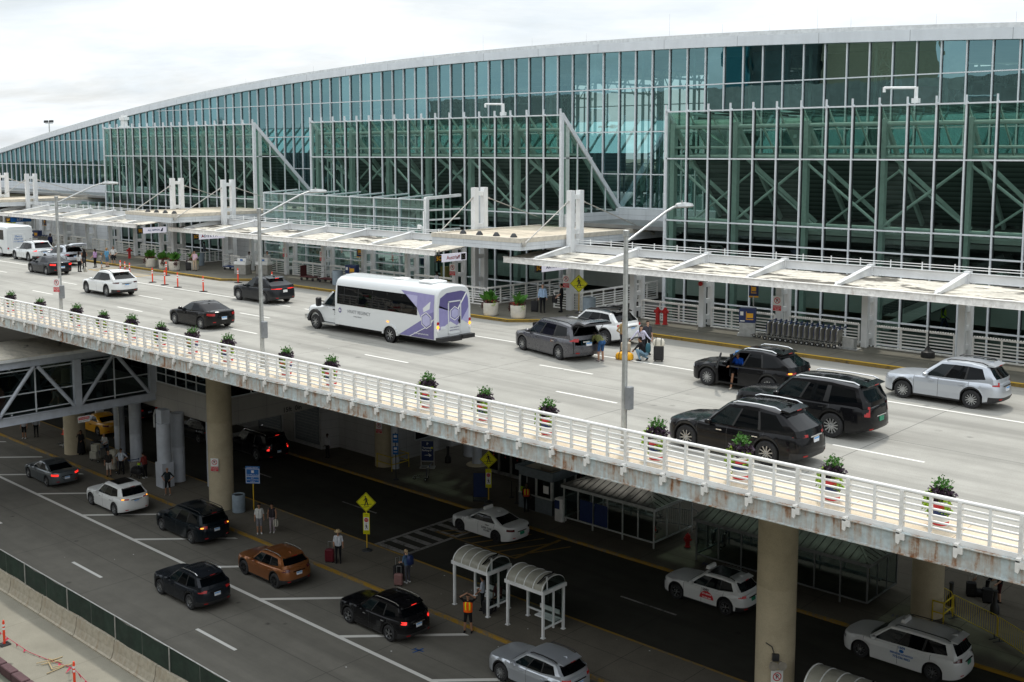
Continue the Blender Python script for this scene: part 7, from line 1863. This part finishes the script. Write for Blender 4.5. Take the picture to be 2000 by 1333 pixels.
t = thing('parking_sign', 'navy parking direction sign standing near the white wall', 'sign', (-53.1, 49.1, ZL), math.radians(38))
sp = sign_panel(t, .82, 1.35, 1.15, M['sign_navy'], 0); MB().box(-.45, .45, -.03, .03, .4, .46).box(-.45, .45, -.03, .03, 1.83, 1.88).box(-.46, -.41, -.03, .03, .05, 1.88).box(.41, .46, -.03, .03, .05, 1.88).box(-.5, .5, -.3, .3, 0, .06).build('frame', M['galv'], t, world=False)
for s_, z, sz, x in (('P', 1.62, .24, 0), ('Terminal', 1.36, .16, -.05), ('Parking D', 1.18, .16, -.05), ('\u2192', .85, .4, .05)): text_mesh(s_, sz, 'letters', M['sign_white'], sp, (x, -.016, z), (PI / 2, 0, 0), .001, bold=.004)
MB().box(-.2, .2, -.017, -.014, .83, .86).add([(.12, -.017, .95), (.28, -.017, .845), (.12, -.017, .74)], [(0, 1, 2)]).build('arrow', M['sign_white'], sp, world=False)
mb = MB(); circle(mb, .3, 1.36, 0.001, .07, -.017); mb.build('dot', M['sign_yellow'], sp, world=False)
t = thing('pole_sign', 'slim dark pole with two small blue signs near the yellow column guard', 'sign', (-52.6, 45.85, ZL), math.radians(38))
MB().cyl((0, 0, 0), (0, 0, 3.1), .035, n=8).lathe([(.2, 0), (.18, .04), (.05, .08)], n=14).build('post', M['dark_metal'], t, smooth=40, world=False)
for z, h_ in ((2.75, .6), (1.95, .55)): sign_panel(t, .36, h_, z, M['sign_blue'], -.05); MB().box(-.1, .1, -.068, -.063, z + .05, z + .2).box(-.12, .12, -.068, -.063, z - .12, z - .08).build('symbol', M['sign_white'], t, world=False)
t = thing('notice_board', 'dark blue free standing board beside the rear crossing sign', 'board', (-45.6, 46.5, ZL), math.radians(40))
sign_panel(t, .85, 1.5, .95, M['sign_navy'], 0); MB().box(-.45, .45, -.2, .2, 0, .05).box(-.45, -.41, -.02, .02, .05, 1.72).box(.41, .45, -.02, .02, .05, 1.72).build('frame', M['dark_metal'], t, world=False)
# airline blade signs (backlit)
def blade(x, y0, z, ln, label, letters, col, size, code='5C', extra=None, panel='sign_lit'):
    t = thing('airline_sign', label, 'sign', (x, y0, z), PI / 2, 'backlit airline signs under the canopy')
    MB().bbox(0, .5, -.07, .07, -.24, .24, .01).build('zone_plate', M['sign_black'], t, world=False)
    MB().bbox(.5, ln, -.09, .09, -.25, .25, .01).build('lit_panel', M[panel], t, world=False)
    MB().box(.3, .36, -.03, .03, .24, .55).box(ln - .4, ln - .34, -.03, .03, .25, .55).build('hanger', M['galv'], t, world=False)
    text_mesh(code, .36, 'zone_code', M['sign_amber'], t, (.25, -.075, 0), (PI / 2, 0, 0), .002, bold=.008)
    text_mesh(letters, size, 'airline_name', M[col], t, (.5 + (ln - .5) * .45, -.095, 0), (PI / 2, 0, 0), .002, bold=.006)
    if extra:
        mb = MB()
        for pts in extra[0]: mb.add([(a, -.097, b) for a, b in pts], [tuple(range(len(pts)))])
        mb.build('emblem', M[extra[1]], t, world=False)
    return t
s = blade(-50.4, 47.4, 3.0, 2.7, 'backlit white airline sign with red script name and star square, 5C plate', 'Austrian', 'sign_red', .34, '5C', ([[(1.75, -.1), (2.0, .02), (1.9, .1), (2.1, .14), (2.05, -.05), (2.0, .0), (1.85, -.12)]], 'sign_red'))
MB().box(2.2, 2.6, -.1, -.092, -.2, .2).build('star_square', M['sign_black'], s, world=False)
mb = MB()
for k in range(5):
    a = PI / 2 + k * 2 * PI / 5; mb.add([(2.4 + .12 * math.cos(a + d) , -.104, .12 * math.sin(a + d)) for d in (-.25, .25)] + [(2.4 + .04 * math.cos(a), -.104, .04 * math.sin(a))], [(0, 1, 2)])
mb.build('star_points', M['sign_white'], s, world=False)
blade(-42.3, 47.75, 2.95, 2.9, 'backlit white airline sign with navy capital letters and red slash, 5C plate', 'AIRFRANCE', 'sign_navy', .27, '5C', ([[(2.35, -.12), (2.5, .14), (2.58, .14), (2.42, -.12)]], 'sign_red'))
blade(-79.5, 47.9, 2.85, 2.9, 'backlit white airline sign with red triangle emblem', 'D E L T A', 'sign_navy', .3, '5D', ([[(.68, -.12), (.83, .16), (.98, -.12), (.83, -.04)]], 'sign_red'))
blade(-87.0, 47.1, 3.0, 2.7, 'backlit white airline sign with small blue letters and tail emblem', 'ALL NIPPON', 'sign_blue', .2, '5E', ([[(2.1, -.13), (2.32, -.13), (2.38, .16), (2.3, .16)]], 'sign_navy'))
blade(-113.0, 46.9, 2.85, 2.6, 'backlit blue airline sign at far left above the coach', 'LOT', 'sign_white', .34, '5F', None, 'sign_blue')
# navy luggage cart signs + kiosks
def cart_sign(x, y, lb):
    t = thing('cart_sign', lb, 'sign', (x, y, Z), math.radians(25), 'navy luggage cart signs')
    MB().cyl((0, 0, 1.4), (0, 0, 2.0), .03, n=8).build('post', M['galv'], t, smooth=40, world=False)
    p = sign_panel(t, .5, .78, 2.3, M['sign_navy'], 0); MB().box(-.25, .25, -.016, -.013, 1.92, 2.0).box(-.1, .12, -.017, -.013, 2.25, 2.48).box(-.14, -.11, -.017, -.013, 2.15, 2.55).box(-.14, .14, -.017, -.013, 2.14, 2.18).build('cart_symbol', M['sign_amber'], p, world=False)
def kiosk(x, y, lb, rz=25):
    t = thing('cart_kiosk', lb, 'kiosk', (x, y, Z), math.radians(rz), 'navy luggage cart kiosks')
    MB().bbox(-.42, .42, -.3, .3, .72, 1.45, .015).build('display_box', M['sign_navy'], t, world=False)
    MB().bbox(-.4, .4, -.28, .28, .12, .72, .01).box(-.5, .5, -.32, .32, 0, .12).box(-.005, .005, -.285, -.28, .14, .7).build('metal_base', M['galv'], t, world=False)
    MB().box(-.02, .3, -.306, -.3, .98, 1.22).box(-.06, -.03, -.306, -.3, .9, 1.3).box(-.06, .32, -.306, -.3, .88, .92).build('cart_symbol', M['sign_amber'], t, world=False)
    MB().box(-.36, -.12, -.306, -.3, .78, .84).box(-.36, -.2, -.306, -.3, 1.1, 1.3).build('card_logos', M['sign_white'], t, world=False)
kiosk(-29.6, 50.15, 'navy cart kiosk at the left end of the nested luggage carts'); cart_sign(-29.75, 50.95, 'navy luggage cart sign above the kiosk by the nested carts')
kiosk(-62.1, 50.2, 'navy cart kiosk just visible above the nose of the bus roof'); cart_sign(-62.2, 51.0, 'navy luggage cart sign on the column above the bus roof')
kiosk(-113.6, 50.3, 'navy cart kiosk behind the white SUV at far left'); cart_sign(-113.3, 51.0, 'navy luggage cart sign at far left')
# luggage carts
def cart(lb, grp):
    t = thing('luggage_cart', lb, 'luggage cart', (0, 0, 0), 0, grp)
    MB().bar((-.5, -.28, .17), (.45, -.28, .24), .03, .03).bar((-.5, .28, .17), (.45, .28, .24), .03, .03).bar((-.5, -.28, .17), (-.5, .28, .17), .03, .03).bar((-.15, -.28, .2), (-.15, .28, .2), .03, .03).bar((.4, -.28, .24), (.4, .28, .24), .03, .03).tube([(.42, -.28, .24), (.5, -.3, .9), (.62, -.3, 1.02)], .018, 6).tube([(.42, .28, .24), (.5, .3, .9), (.62, .3, 1.02)], .018, 6).build('frame', M['chrome'], t, smooth=40, world=False)
    MB().bbox(.42, .5, -.27, .27, .3, .92, .03).build('back_panel', M['cart_panel'], t, world=False)
    MB().box(.405, .425, -.29, -.2, .35, .85).build('badge', M['sign_navy'], t, world=False)
    MB().cyl((.62, -.34, 1.02), (.62, .34, 1.02), .025, n=8).ball((.62, -.32, 1.02), .06, 8).ball((.62, .32, 1.02), .06, 8).build('handle', M['navy_plastic'], t, smooth=50, world=False)
    for x, y in ((-.45, 0), (.35, -.3), (.35, .3)): MB().cyl((x, y - .025, .1), (x, y + .025, .1), .1, n=14).cyl((x, y - .03, .1), (x, y + .03, .1), .045, n=10, m=1).build('wheel', [M['tyre'], M['galv']], t, smooth=40, world=False)
    return t
c0 = cart('nested luggage cart nearest the navy kiosk', 'nested luggage carts on the pavement'); put(c0, (-28.6, 49.9, Z), 0)
for k in range(1, 14):
    dup(c0, (-28.6 + k * .292, 49.9, Z), 0, 'nested luggage cart, last one at the right end of the row' if k == 13 else 'nested luggage cart, %s from the navy kiosk' % ORD[k])
t = thing('cart_dock', 'low galvanised dock box at the right end of the luggage carts', 'dock', (-24.1, 50.1, Z))
MB().box(-.6, .7, -.25, .25, .0, .05).bbox(-.1, .5, -.2, .2, .05, .55, .02).build('dock_box', M['galv'], t, world=False)
for x, y, rz, lb in ((-113, 50.2, 0, 'row end luggage cart at far left behind the white SUV'), (-112.4, 50.2, 0, 'second luggage cart at far left behind the white SUV'), (-111.8, 50.2, 0, 'third luggage cart at far left behind the white SUV'), (-111.2, 50.2, 0, 'fourth luggage cart at far left behind the white SUV')): dup(c0, (x, y, Z), 0, lb, 'luggage carts at far left')
for x, y, rz, lb in ((-51.4, 46.95, .6, 'single luggage cart beside the navy parking sign'), (-31.3, 49.2, .3, 'luggage cart behind the left end of the long dark shelter'), (-30.7, 49.3, .3, 'second luggage cart behind the long dark shelter'),
                     (-76.2, 34.95, .2, 'luggage cart under the orange cone'), (-75.7, 34.95, .2, 'luggage cart just left of the round pier')): dup(c0, (x, y, ZL), rz, lb, 'loose luggage carts')
# delineators
def delin(x, y, z, lb, h_=1.1, grp='orange delineator posts on the departures road'):
    t = thing('delineator_post', lb, 'delineator', (x, y, z), 0, grp)
    MB().bbox(-.22, .22, -.22, .22, 0, .05, .02).build('base', M['tyre'], t, world=False)
    mb = MB().lathe([(.05, .05), (.05, h_ - .08), (.035, h_ - .05), (.04, h_), (0, h_ + .01)], n=12); mb.build('post', M['orange_plastic'], t, smooth=40, world=False)
    for f in (.62, .76): MB().lathe([(.054, h_ * f), (.054, h_ * f + .09)], n=12).build('reflective_band', M['reflective'], t, smooth=60, world=False)
    return t
dl = [(-82.3, 43.0), (-81.2, 42.8), (-79.9, 42.5), (-78.6, 44.8), (-78.3, 41.9), (-75.2, 41.8), (-73.1, 41.6), (-71.05, 41.45), (-69.0, 41.3), (-66.8, 41.5), (-70.8, 45.3), (-66.9, 45.9)]
dl = [(-82.3, 43.0), (-81.2, 42.8), (-79.9, 42.5), (-78.6, 44.9), (-75.2, 41.8), (-73.1, 41.6), (-71.05, 41.45), (-67.6, 41.4), (-70.3, 46.0), (-66.4, 46.3)]
d0 = None
for k, (x, y) in enumerate(dl):
    lb = 'orange delineator post with white bands, %s from the left' % ORD[k]
    if d0 is None: d0 = delin(x, y, 0, lb)
    else: dup(d0, (x, y, 0), 0, lb)
dup(d0, (-47.1, 18.6, L), 0, 'leaning orange delineator at the left edge of the work site', 'work site delineators'); dup(d0, (-41.1, 18.85, L), 0, 'orange delineator holding the pennant rope at the bottom edge', 'work site delineators')
t = thing('traffic_cone', 'orange traffic cone with white band on top of the luggage carts', 'cone', (-76.0, 34.95, ZL + .95))
MB().box(-.18, .18, -.18, .18, 0, .03).lathe([(.14, .03), (.1, .3), (.05, .62), (.04, .64), (0, .65)], n=16).build('cone', M['cone_orange'], t, smooth=40, world=False); MB().lathe([(.092, .36), (.066, .52)], n=16).build('band', M['reflective'], t, smooth=40, world=False)
# standpipes, hydrant, bins, bollards
def standpipe(loc, n_, lb):
    t = thing('fire_standpipe', lb, 'standpipe', loc, .4, 'red fire standpipes')
    for k in range(n_): x = k * .42; MB().lathe([(.16, 0), (.16, .03), (.12, .06), (.12, .6), (.17, .64), (.17, .78), (.1, .86), (.06, .95), (0, .96)], (x, 0, 0), 16).cyl((x, -.3, .7), (x, .3, .7), .09, n=12).cyl((x - .2, -.02, .72), (x + .2, -.02, .72), .075, n=12).build('riser', M['red_paint'], t, smooth=40, world=False)
standpipe((-35.3, 50.15, Z), 2, 'red double fire standpipe behind the crouching group'); standpipe((-92.6, 49.3, Z), 1, 'red fire standpipe left of the four big planters')
t = thing('fire_hydrant', 'dark red fire hydrant between the two ribbed shelters', 'hydrant', (-31.9, 48.4, ZL))
MB().lathe([(.17, 0), (.17, .04), (.12, .07), (.12, .5), (.16, .53), (.16, .57), (.1, .68), (.04, .72), (.04, .76), (0, .77)], n=16).cyl((-.22, 0, .42), (.22, 0, .42), .065, n=10).cyl((0, -.22, .4), (0, 0, .4), .08, n=10).build('body', M['red_paint'], t, smooth=40, world=False)
t = thing('fire_hydrant', 'dark red hydrant seen through the footbridge glass', 'hydrant', (-72.6, 35.6, L + .13)) if 0 else None
def bin_(loc, lb, h_=1.05, m='bin_grey'):
    t = thing('litter_bin', lb, 'bin', loc, 0, 'grey round litter bins')
    MB().lathe([(.36, 0), (.38, .02), (.38, h_ - .03), (.36, h_), (.3, h_), (.28, h_ - .06)], n=28).build('drum', M[m], t, smooth=40, world=False); MB().lathe([(.3, h_ - .05), (0, h_ - .02)], n=20).build('lid', M['black_trim'], t, smooth=40, world=False)
bin_((-62.9, 49.5, Z), 'grey round bin in front of the bus nose'); bin_((-40.3, 50.3, Z), 'grey round bin behind the white luxury SUV'); bin_((-54.6, 35.35, ZL), 'grey round bin at the foot of the pier by the cell lot sign')
bin_((-71.9, 35.75, ZL), 'grey round bin among the luggage group'); bin_((-82.4, 50.2, Z), 'grey round bin behind the big planters at left')
def bollard(loc, lb):
    t = thing('rubber_bollard', lb, 'bollard', loc, 0, 'black base bollards'); MB().lathe([(.2, 0), (.21, .05), (.2, .35), (.12, .5), (.09, .55), (.09, 1.0), (.11, 1.02), (.11, 1.1), (.06, 1.13), (0, 1.13)], n=18).build('bollard', M['black_trim'], t, smooth=40, world=False)
bollard((-53.0, 50.9, ZL), 'black bollard near the navy parking sign'); bollard((-18.55, 50.3, ZL), 'black bollard left of the kneeling luggage group'); bollard((-16.7, 50.7, ZL), 'black bollard right of the kneeling luggage group')
t = thing('weighted_stand', 'black weighted base with a thin dark pole in front of the railing', 'pole base', (-20.2, 50.5, Z)); MB().lathe([(.3, 0), (.32, .04), (.3, .26), (.16, .34), (.07, .5), (.03, .55)], n=20).cyl((0, 0, .5), (0, 0, 1.5), .025, n=8).build('base', M['black_trim'], t, smooth=40, world=False)
t = thing('alarm_bell', 'red round bell on the column by the cart kiosk', 'bell', (-32.95, 50.8, 2.55)); MB().lathe([(.13, 0), (.13, -.05), (.08, -.09), (0, -.1)], n=16, axis='y').box(-.07, .07, 0, .1, -.07, .07).build('gong', M['red_paint'], t, smooth=40, world=False)
t = thing('camera_mast', 'white mast with dome security camera at the corridor end', 'camera mast', (-56.4, 52.0, 2.9)); MB().cyl((0, 0, 0), (0, 0, 2.7), .07, n=10).bar((0, 0, 1.6), (-.35, -.1, 1.6), .08, .08).bbox(-.5, -.2, -.2, .0, 1.45, 1.75, .03).build('mast', M['white_paint'], t, smooth=40, world=False); MB().ball((-.35, -.1, 1.42), .11, 10).build('dome', M['black_gloss'], t, smooth=60, world=False)
# skycap desks and trolleys
def desk(loc, lb):
    t = thing('skycap_desk', lb, 'desk', loc, math.radians(20), 'skycap desks'); MB().bbox(-.55, .55, -.35, .35, 0, .75, .02).build('base', mat('desk_base', (.3, .29, .26), .6), t, world=False); MB().bbox(-.57, .57, -.37, .37, .75, 1.0, .03).bbox(-.42, .42, -.1, .32, 1.0, 1.25, .03).build('top', M['sign_white'], t, smooth=30, world=False); MB().box(-.12, .12, -.115, -.1, 1.05, 1.18).build('label', M['sign_blue'], t, world=False)
desk((-74.0, 48.85, Z), 'white skycap desk with small blue label, left one'); desk((-72.6, 49.9, Z), 'white skycap desk behind the left lamp of the bus, right one')
def trolley(loc, lb, bag=False, m='carpet_red', fr='luggage_red'):
    t = thing('platform_trolley', lb, 'trolley', loc, .1, 'luggage trolleys by the railing')
    MB().bbox(-.75, .75, -.35, .35, .25, .32, .01).build('deck', M[m], t, world=False); MB().tube([(-.72, -.33, .3), (-.72, -.33, 1.15), (-.72, .33, 1.15), (-.72, .33, .3)], .022, 8).tube([(.72, -.33, .3), (.72, -.33, .8), (.72, .33, .8), (.72, .33, .3)], .022, 8).tube([(-.72, -.33, .7), (-.72, .33, .7)], .02, 6).build('frame', M['rim_silver'], t, smooth=40, world=False)
    for x in (-.6, .6):
        for y in (-.28, .28): MB().cyl((x, y - .03, .11), (x, y + .03, .11), .11, n=12).build('wheel', M['tyre'], t, smooth=40, world=False)
    if not bag: MB().box(-.7, -.66, -.3, .3, .32, 1.1).build('back_panel', M[m], t, world=False)
    return t
trolley((-66.6, 49.8, Z), 'flat luggage trolley with tall dark red back panel'); trolley((-64.5, 49.9, Z), 'flat luggage trolley carrying a black bag', True)
trolley((-77.2, 50.0, Z), 'blue deck luggage trolley with black post left of the desks', True, 'pad_cushion')
# luggage
def suitcase(label, loc, rz, m, h_=.62, w_=.44, d=.26, handle=True, grp='suitcases and bags'):
    t = thing('suitcase', label, 'suitcase', loc, rz, grp)
    MB().bbox(-w_ / 2, w_ / 2, -d / 2, d / 2, .05, .05 + h_, .04).box(-w_ * .3, w_ * .3, -d / 2 - .012, -d / 2 + .02, .12, .05 + h_ * .5).build('shell', M[m], t, smooth=30, world=False)
    for x in (-w_ * .36, w_ * .36):
        for y in (-d * .3, d * .3): MB().cyl((x, y - .012, .03), (x, y + .012, .03), .03, n=8).build('wheel', M['tyre'], t, world=False)
    if handle: MB().tube([(-.11, d * .35, .05 + h_), (-.11, d * .35, h_ + .4), (.11, d * .35, h_ + .4), (.11, d * .35, .05 + h_)], .011, 6).build('handle', M['galv'], t, smooth=40, world=False)
    return t
def soft_bag(name, label, cat, loc, rz, m, sx, sy, sz, strap=True):
    t = thing(name, label, cat, loc, rz, 'suitcases and bags'); mb = MB(); rows = []
    n = 16
    for f, k in ((0, .82), (.15, 1), (.6, 1.0), (.85, .86), (1., .5)): rows.append([(sx * k * math.copysign(abs(math.cos(2 * PI * j / n)) ** .6, math.cos(2 * PI * j / n)), sy * k * math.copysign(abs(math.sin(2 * PI * j / n)) ** .6, math.sin(2 * PI * j / n)), sz * f) for j in range(n)])
    for a, b in zip(rows[:-1], rows[1:]):
        for j in range(n): mb.add([a[j], a[(j + 1) % n], b[(j + 1) % n], b[j]], [(0, 1, 2, 3)])
    mb.add(rows[0], [tuple(range(n))]); mb.add(rows[-1], [tuple(range(n))]); mb.build('bag_body', M[m], t, smooth=45, world=False)
    if strap:
        for x in (-sx * .45, sx * .45): MB().tube([(x, -sy * 1.02, sz * .1), (x, -sy * 1.03, sz * .8), (x, -sy * .4, sz * 1.12), (x, sy * .4, sz * 1.12), (x, sy * 1.03, sz * .8)], .016, 6).build('strap', M['black_trim'], t, smooth=40, world=False)
    return t
suitcase('black suitcase at the feet of the man in pale blue', (-43.45, 49.0, Z), .6, 'luggage_black'); soft_bag('shoulder_bag', 'black bag held in front of the bearded man', 'bag', (-42.6, 49.85, Z + .55), .6, 'luggage_black', .17, .12, .45)
suitcase('black suitcase with extended handle beside the woman in pink', (-79.5, 47.4, Z), .6, 'luggage_black', .6, .42, .25)
suitcase('large brown suitcase beside the person in grey', (-86.0, 52.1, Z), .5, 'luggage_gold' if 0 else 'bag_olive', .85, .55, .35)
suitcase('pale gold hard suitcase beside the right lamp post', (-31.05, 41.55, 0), .5, 'luggage_gold', .68, .46, .28); soft_bag('duffel_bag', 'yellow duffel bag with black straps on the road', 'duffel', (-30.75, 41.05, 0), .3, 'bag_yellow', .42, .24, .36)
suitcase('black suitcase under the cream tote bag', (-29.3, 41.75, 0), .5, 'luggage_black', .68, .46, .28); soft_bag('tote_bag', 'cream tote bag with dark straps on top of the black suitcase', 'bag', (-29.3, 41.75, .74), .5, 'canvas', .27, .14, .34)
soft_bag('backpack', 'teal backpack on the crouching person in black', 'backpack', (-29.72, 41.5, .42), math.radians(-60), 'bag_teal', .17, .12, .42, False)
soft_bag('backpack', 'olive green backpack worn by the young man in white', 'backpack', (-50.62, 34.05, ZL + 1.0), math.radians(60), 'bag_olive', .18, .13, .48, False)
soft_bag('tote_bag', 'cream bag held by the woman in lilac trousers', 'bag', (-49.75, 34.55, ZL + .45), .6, 'box_cream', .15, .08, .42)
suitcase('dark red suitcase beside the man in straw hat', (-44.2, 33.95, ZL), .6, 'luggage_red', .66, .46, .28)
suitcase('large black suitcase pushed by the fair haired woman', (-39.75, 34.75, ZL), 1.3, 'luggage_black', .75, .5, .3); suitcase('dusty rose suitcase pushed by the fair haired woman', (-39.25, 34.3, ZL), .6, 'luggage_rose', .56, .42, .24)
soft_bag('backpack', 'navy backpack on the fair haired woman with two suitcases', 'backpack', (-38.95, 34.8, ZL + 1.02), math.radians(-90), 'sign_navy', .17, .14, .46, False)
suitcase('black suitcase inside the bus shelter with the two women', (-33.75, 34.85, ZL), .3, 'luggage_black', .6, .42, .25)
for x, y, lb, h_ in ((-18.25, 52.0, 'upright black suitcase with hat on its handle at lower right', .66), (-17.4, 51.75, 'upright black suitcase nearest the yellow barriers', .66)): suitcase(lb, (x, y, ZL), .4, 'luggage_black', h_, .46, .28)
soft_bag('duffel_bag', 'black duffel on the ground below the bending man at lower right', 'duffel', (-17.95, 52.3, ZL), .4, 'luggage_black', .3, .2, .34)
soft_bag('grocery_bag', 'white shopping bag near the woman in white top', 'bag', (-86.0, 41.9, 0), .4, 'canvas', .16, .1, .4); soft_bag('backpack', 'grey patterned backpack worn by the child', 'backpack', (-87.5, 43.95, .72), .4, 'cart_panel', .15, .11, .36, False)
soft_bag('shoulder_bag', 'black bag carried by the woman in tank top', 'bag', (-87.7, 42.6, .55), .4, 'luggage_black', .18, .12, .4)
suitcase('pale teal case inside the open tailgate of the grey minivan', (-31.95, 39.7, .62), .3, 'bag_teal', .3, .5, .3, False)
# carts with wrapped boxes
def box_cart(loc, rz, lb, stack):
    c = dup(c0, loc, rz, lb, 'carts loaded with wrapped boxes')
    for k, (dx, dy, w_, h_, z) in enumerate(stack):
        b = thing('wrapped_box', 'cream plastic wrapped box, %s on the %s' % (['lowest', 'second', 'upper', 'top'][min(k, 3)], lb), 'box', (loc[0] + dx, loc[1] + dy, loc[2] + z), rz, 'plastic wrapped boxes on the carts')
        MB().bbox(-w_ / 2, w_ / 2, -w_ / 2, w_ / 2, 0, h_, .03).build('box', M['box_cream'], b, world=False); MB().box(-w_ / 2 - .005, w_ / 2 + .005, -.03, .03, -.0, h_ + .006).build('tape', M['wood'], b, world=False)
box_cart((-70.8, 34.75, ZL), .4, 'cart left of the grey bin', [(-.1, -.05, .58, .5, .24), (-.05, 0, .52, .45, .75), (-.3, .3, .45, .4, .3)])
box_cart((-68.2, 34.75, ZL), .4, 'cart behind the man in white shorts', [(-.1, -.05, .55, .5, .24), (-.08, 0, .5, .45, .75)])
box_cart((-67.5, 34.35, ZL), .4, 'cart beside the man in white shirt', [(-.1, -.05, .48, .42, .24), (-.08, 0, .46, .42, .67), (-.08, 0, .44, .4, 1.1)])
dup(c0, (-65.4, 34.75, ZL), PI - .2, 'luggage cart pushed by the woman in dark red', 'loose luggage carts'); soft_bag('duffel_bag', 'black bags on the cart pushed by the woman in dark red', 'duffel', (-65.4, 34.75, ZL + .26), .3, 'luggage_black', .42, .26, .4); soft_bag('jacket_bundle', 'lime jacket draped on the cart handle', 'jacket', (-65.0, 34.7, ZL + .9), .3, 'leaf_lime', .12, .08, .14, False)
soft_bag('duffel_bag', 'black sack on the cart left of the grey bin', 'duffel', (-71.4, 35.0, ZL + .95), .3, 'luggage_black', .36, .26, .34)
# yellow barriers and guards
def crowd(x0, y0, x1, y1, lb, m, z=ZL, grp='yellow crowd barriers'):
    ln = math.hypot(x1 - x0, y1 - y0); t = thing('crowd_barrier', lb, 'barrier', (x0, y0, z), math.atan2(y1 - y0, x1 - x0), grp)
    MB().tube([(0, 0, .18), (0, 0, 1.0), (.08, 0, 1.08), (ln - .08, 0, 1.08), (ln, 0, 1.0), (ln, 0, .18), (0, 0, .18)], .02, 8).build('frame', M[m], t, smooth=40, world=False)
    mb = MB(); k = .14
    while k < ln - .05: mb.cyl((k, 0, .18), (k, 0, 1.08), .008, n=5); k += .125
    mb.build('bars', M[m], t, world=False)
    MB().box(.1, .16, -.3, .3, 0, .03).box(ln - .16, ln - .1, -.3, .3, 0, .03).box(.11, .15, -.02, .02, .03, .2).box(ln - .15, ln - .11, -.02, .02, .03, .2).build('feet', M['dark_metal'], t, world=False)
crowd(-18.0, 49.0, -15.65, 47.95, 'yellow crowd barrier nearest the round pier at lower right', 'barrier_yellow'); crowd(-15.6, 47.9, -13.4, 46.4, 'yellow crowd barrier at the right picture edge', 'barrier_yellow'); crowd(-19.9, 50.2, -18.1, 49.2, 'yellow crowd barrier behind the round pier', 'barrier_yellow')
crowd(-35.3, 52.1, -33.0, 51.0, 'grey crowd barrier behind the hipped shelter', 'gate_grey', grp='grey crowd barriers'); crowd(-32.9, 50.9, -30.7, 50.2, 'grey crowd barrier between the two ribbed shelters', 'gate_grey', grp='grey crowd barriers'); crowd(-30.5, 51.3, -28.2, 51.3, 'grey crowd barrier behind the long dark shelter', 'gate_grey', grp='grey crowd barriers')
t = thing('column_guard', 'yellow pipe guard round the slim white column by the dim pier', 'guard rail', (-54.9, 47.6, ZL))
for z in (.45, .95): MB().tube([(-.75, -.75, z), (.75, -.75, z), (.75, .75, z), (-.75, .75, z), (-.75, -.75, z)], .03, 6).build('rail', M['barrier_yellow'], t, smooth=40, world=False)
for x in (-.75, .75):
    for y in (-.75, .75): MB().cyl((x, y, 0), (x, y, .98), .03, n=6).build('post', M['barrier_yellow'], t, smooth=40, world=False)
t = thing('column_guard', 'yellow pipe guard beside the round pier at lower right', 'guard rail', (-18.5, 48.5, ZL))
for z in (.45, .95): MB().tube([(0, -.5, z), (.5, -.5, z), (.5, .6, z)], .035, 6).build('rail', M['barrier_yellow'], t, smooth=40, world=False)
for x, y in ((0, -.5), (.5, -.5), (.5, .6)): MB().cyl((x, y, 0), (x, y, .98), .035, n=6).build('post', M['barrier_yellow'], t, smooth=40, world=False)
round_column('slim_column', -54.6, 47.55, .27, L, -1.15, M['col_white'], 'slim white column inside the yellow pipe guard', 'slim white columns')
t = thing('pier_floodlight', 'beige twin floodlights strapped to the tall round pier', 'floodlight', (-18.95, 34.62, L + 2.75), math.radians(45))
for s in (-1, 1): MB().lathe([(.08, 0), (.1, -.12), (.17, -.24), (.15, -.24), (0, -.14)], (s * .16, -.1, .0), 14, 0, 'y').build('lamp_head', M['ac_beige'], t, smooth=40, world=False)
MB().box(-.12, .12, -.06, .08, .05, .3).tube([(-.05, 0, .3), (-.15, -.02, .6), (-.35, .1, .7)], .02, 6).build('bracket', M['dark_metal'], t, world=False)
for x, y, lb in ((-44.6, 48.2, 'thin black queue post near the booth'), (-43.6, 47.6, 'thin black queue post beside the booth door')):
    t = thing('queue_post', lb, 'post', (x, y, ZL), 0, 'black queue posts'); MB().lathe([(.18, 0), (.17, .03), (.03, .06), (.03, 1.0), (.045, 1.02), (0, 1.04)], n=12).build('post', M['black_trim'], t, smooth=40, world=False)
# scattered litter
mb = MB()
for k in range(46):
    z, x, y = random.choice(((.006, random.uniform(-90, -10), random.uniform(29, 46)), (L + .01, random.uniform(-60, -20), random.uniform(22, 33)), (L + .15, random.uniform(-55, -25), random.uniform(33.6, 36.8)), (Z + .005, random.uniform(-80, -15), random.uniform(47.5, 50))))
    s = random.uniform(.02, .07); mb.add([(x, y, z), (x + s, y + s * .3, z + .01), (x + s * .8, y + s, z + .004), (x - s * .2, y + s * .7, z + .012)], [(0, 1, 2, 3)])
tag(mb.build('litter', M['sign_white'], recalc=False), None, None, None, 'stuff')
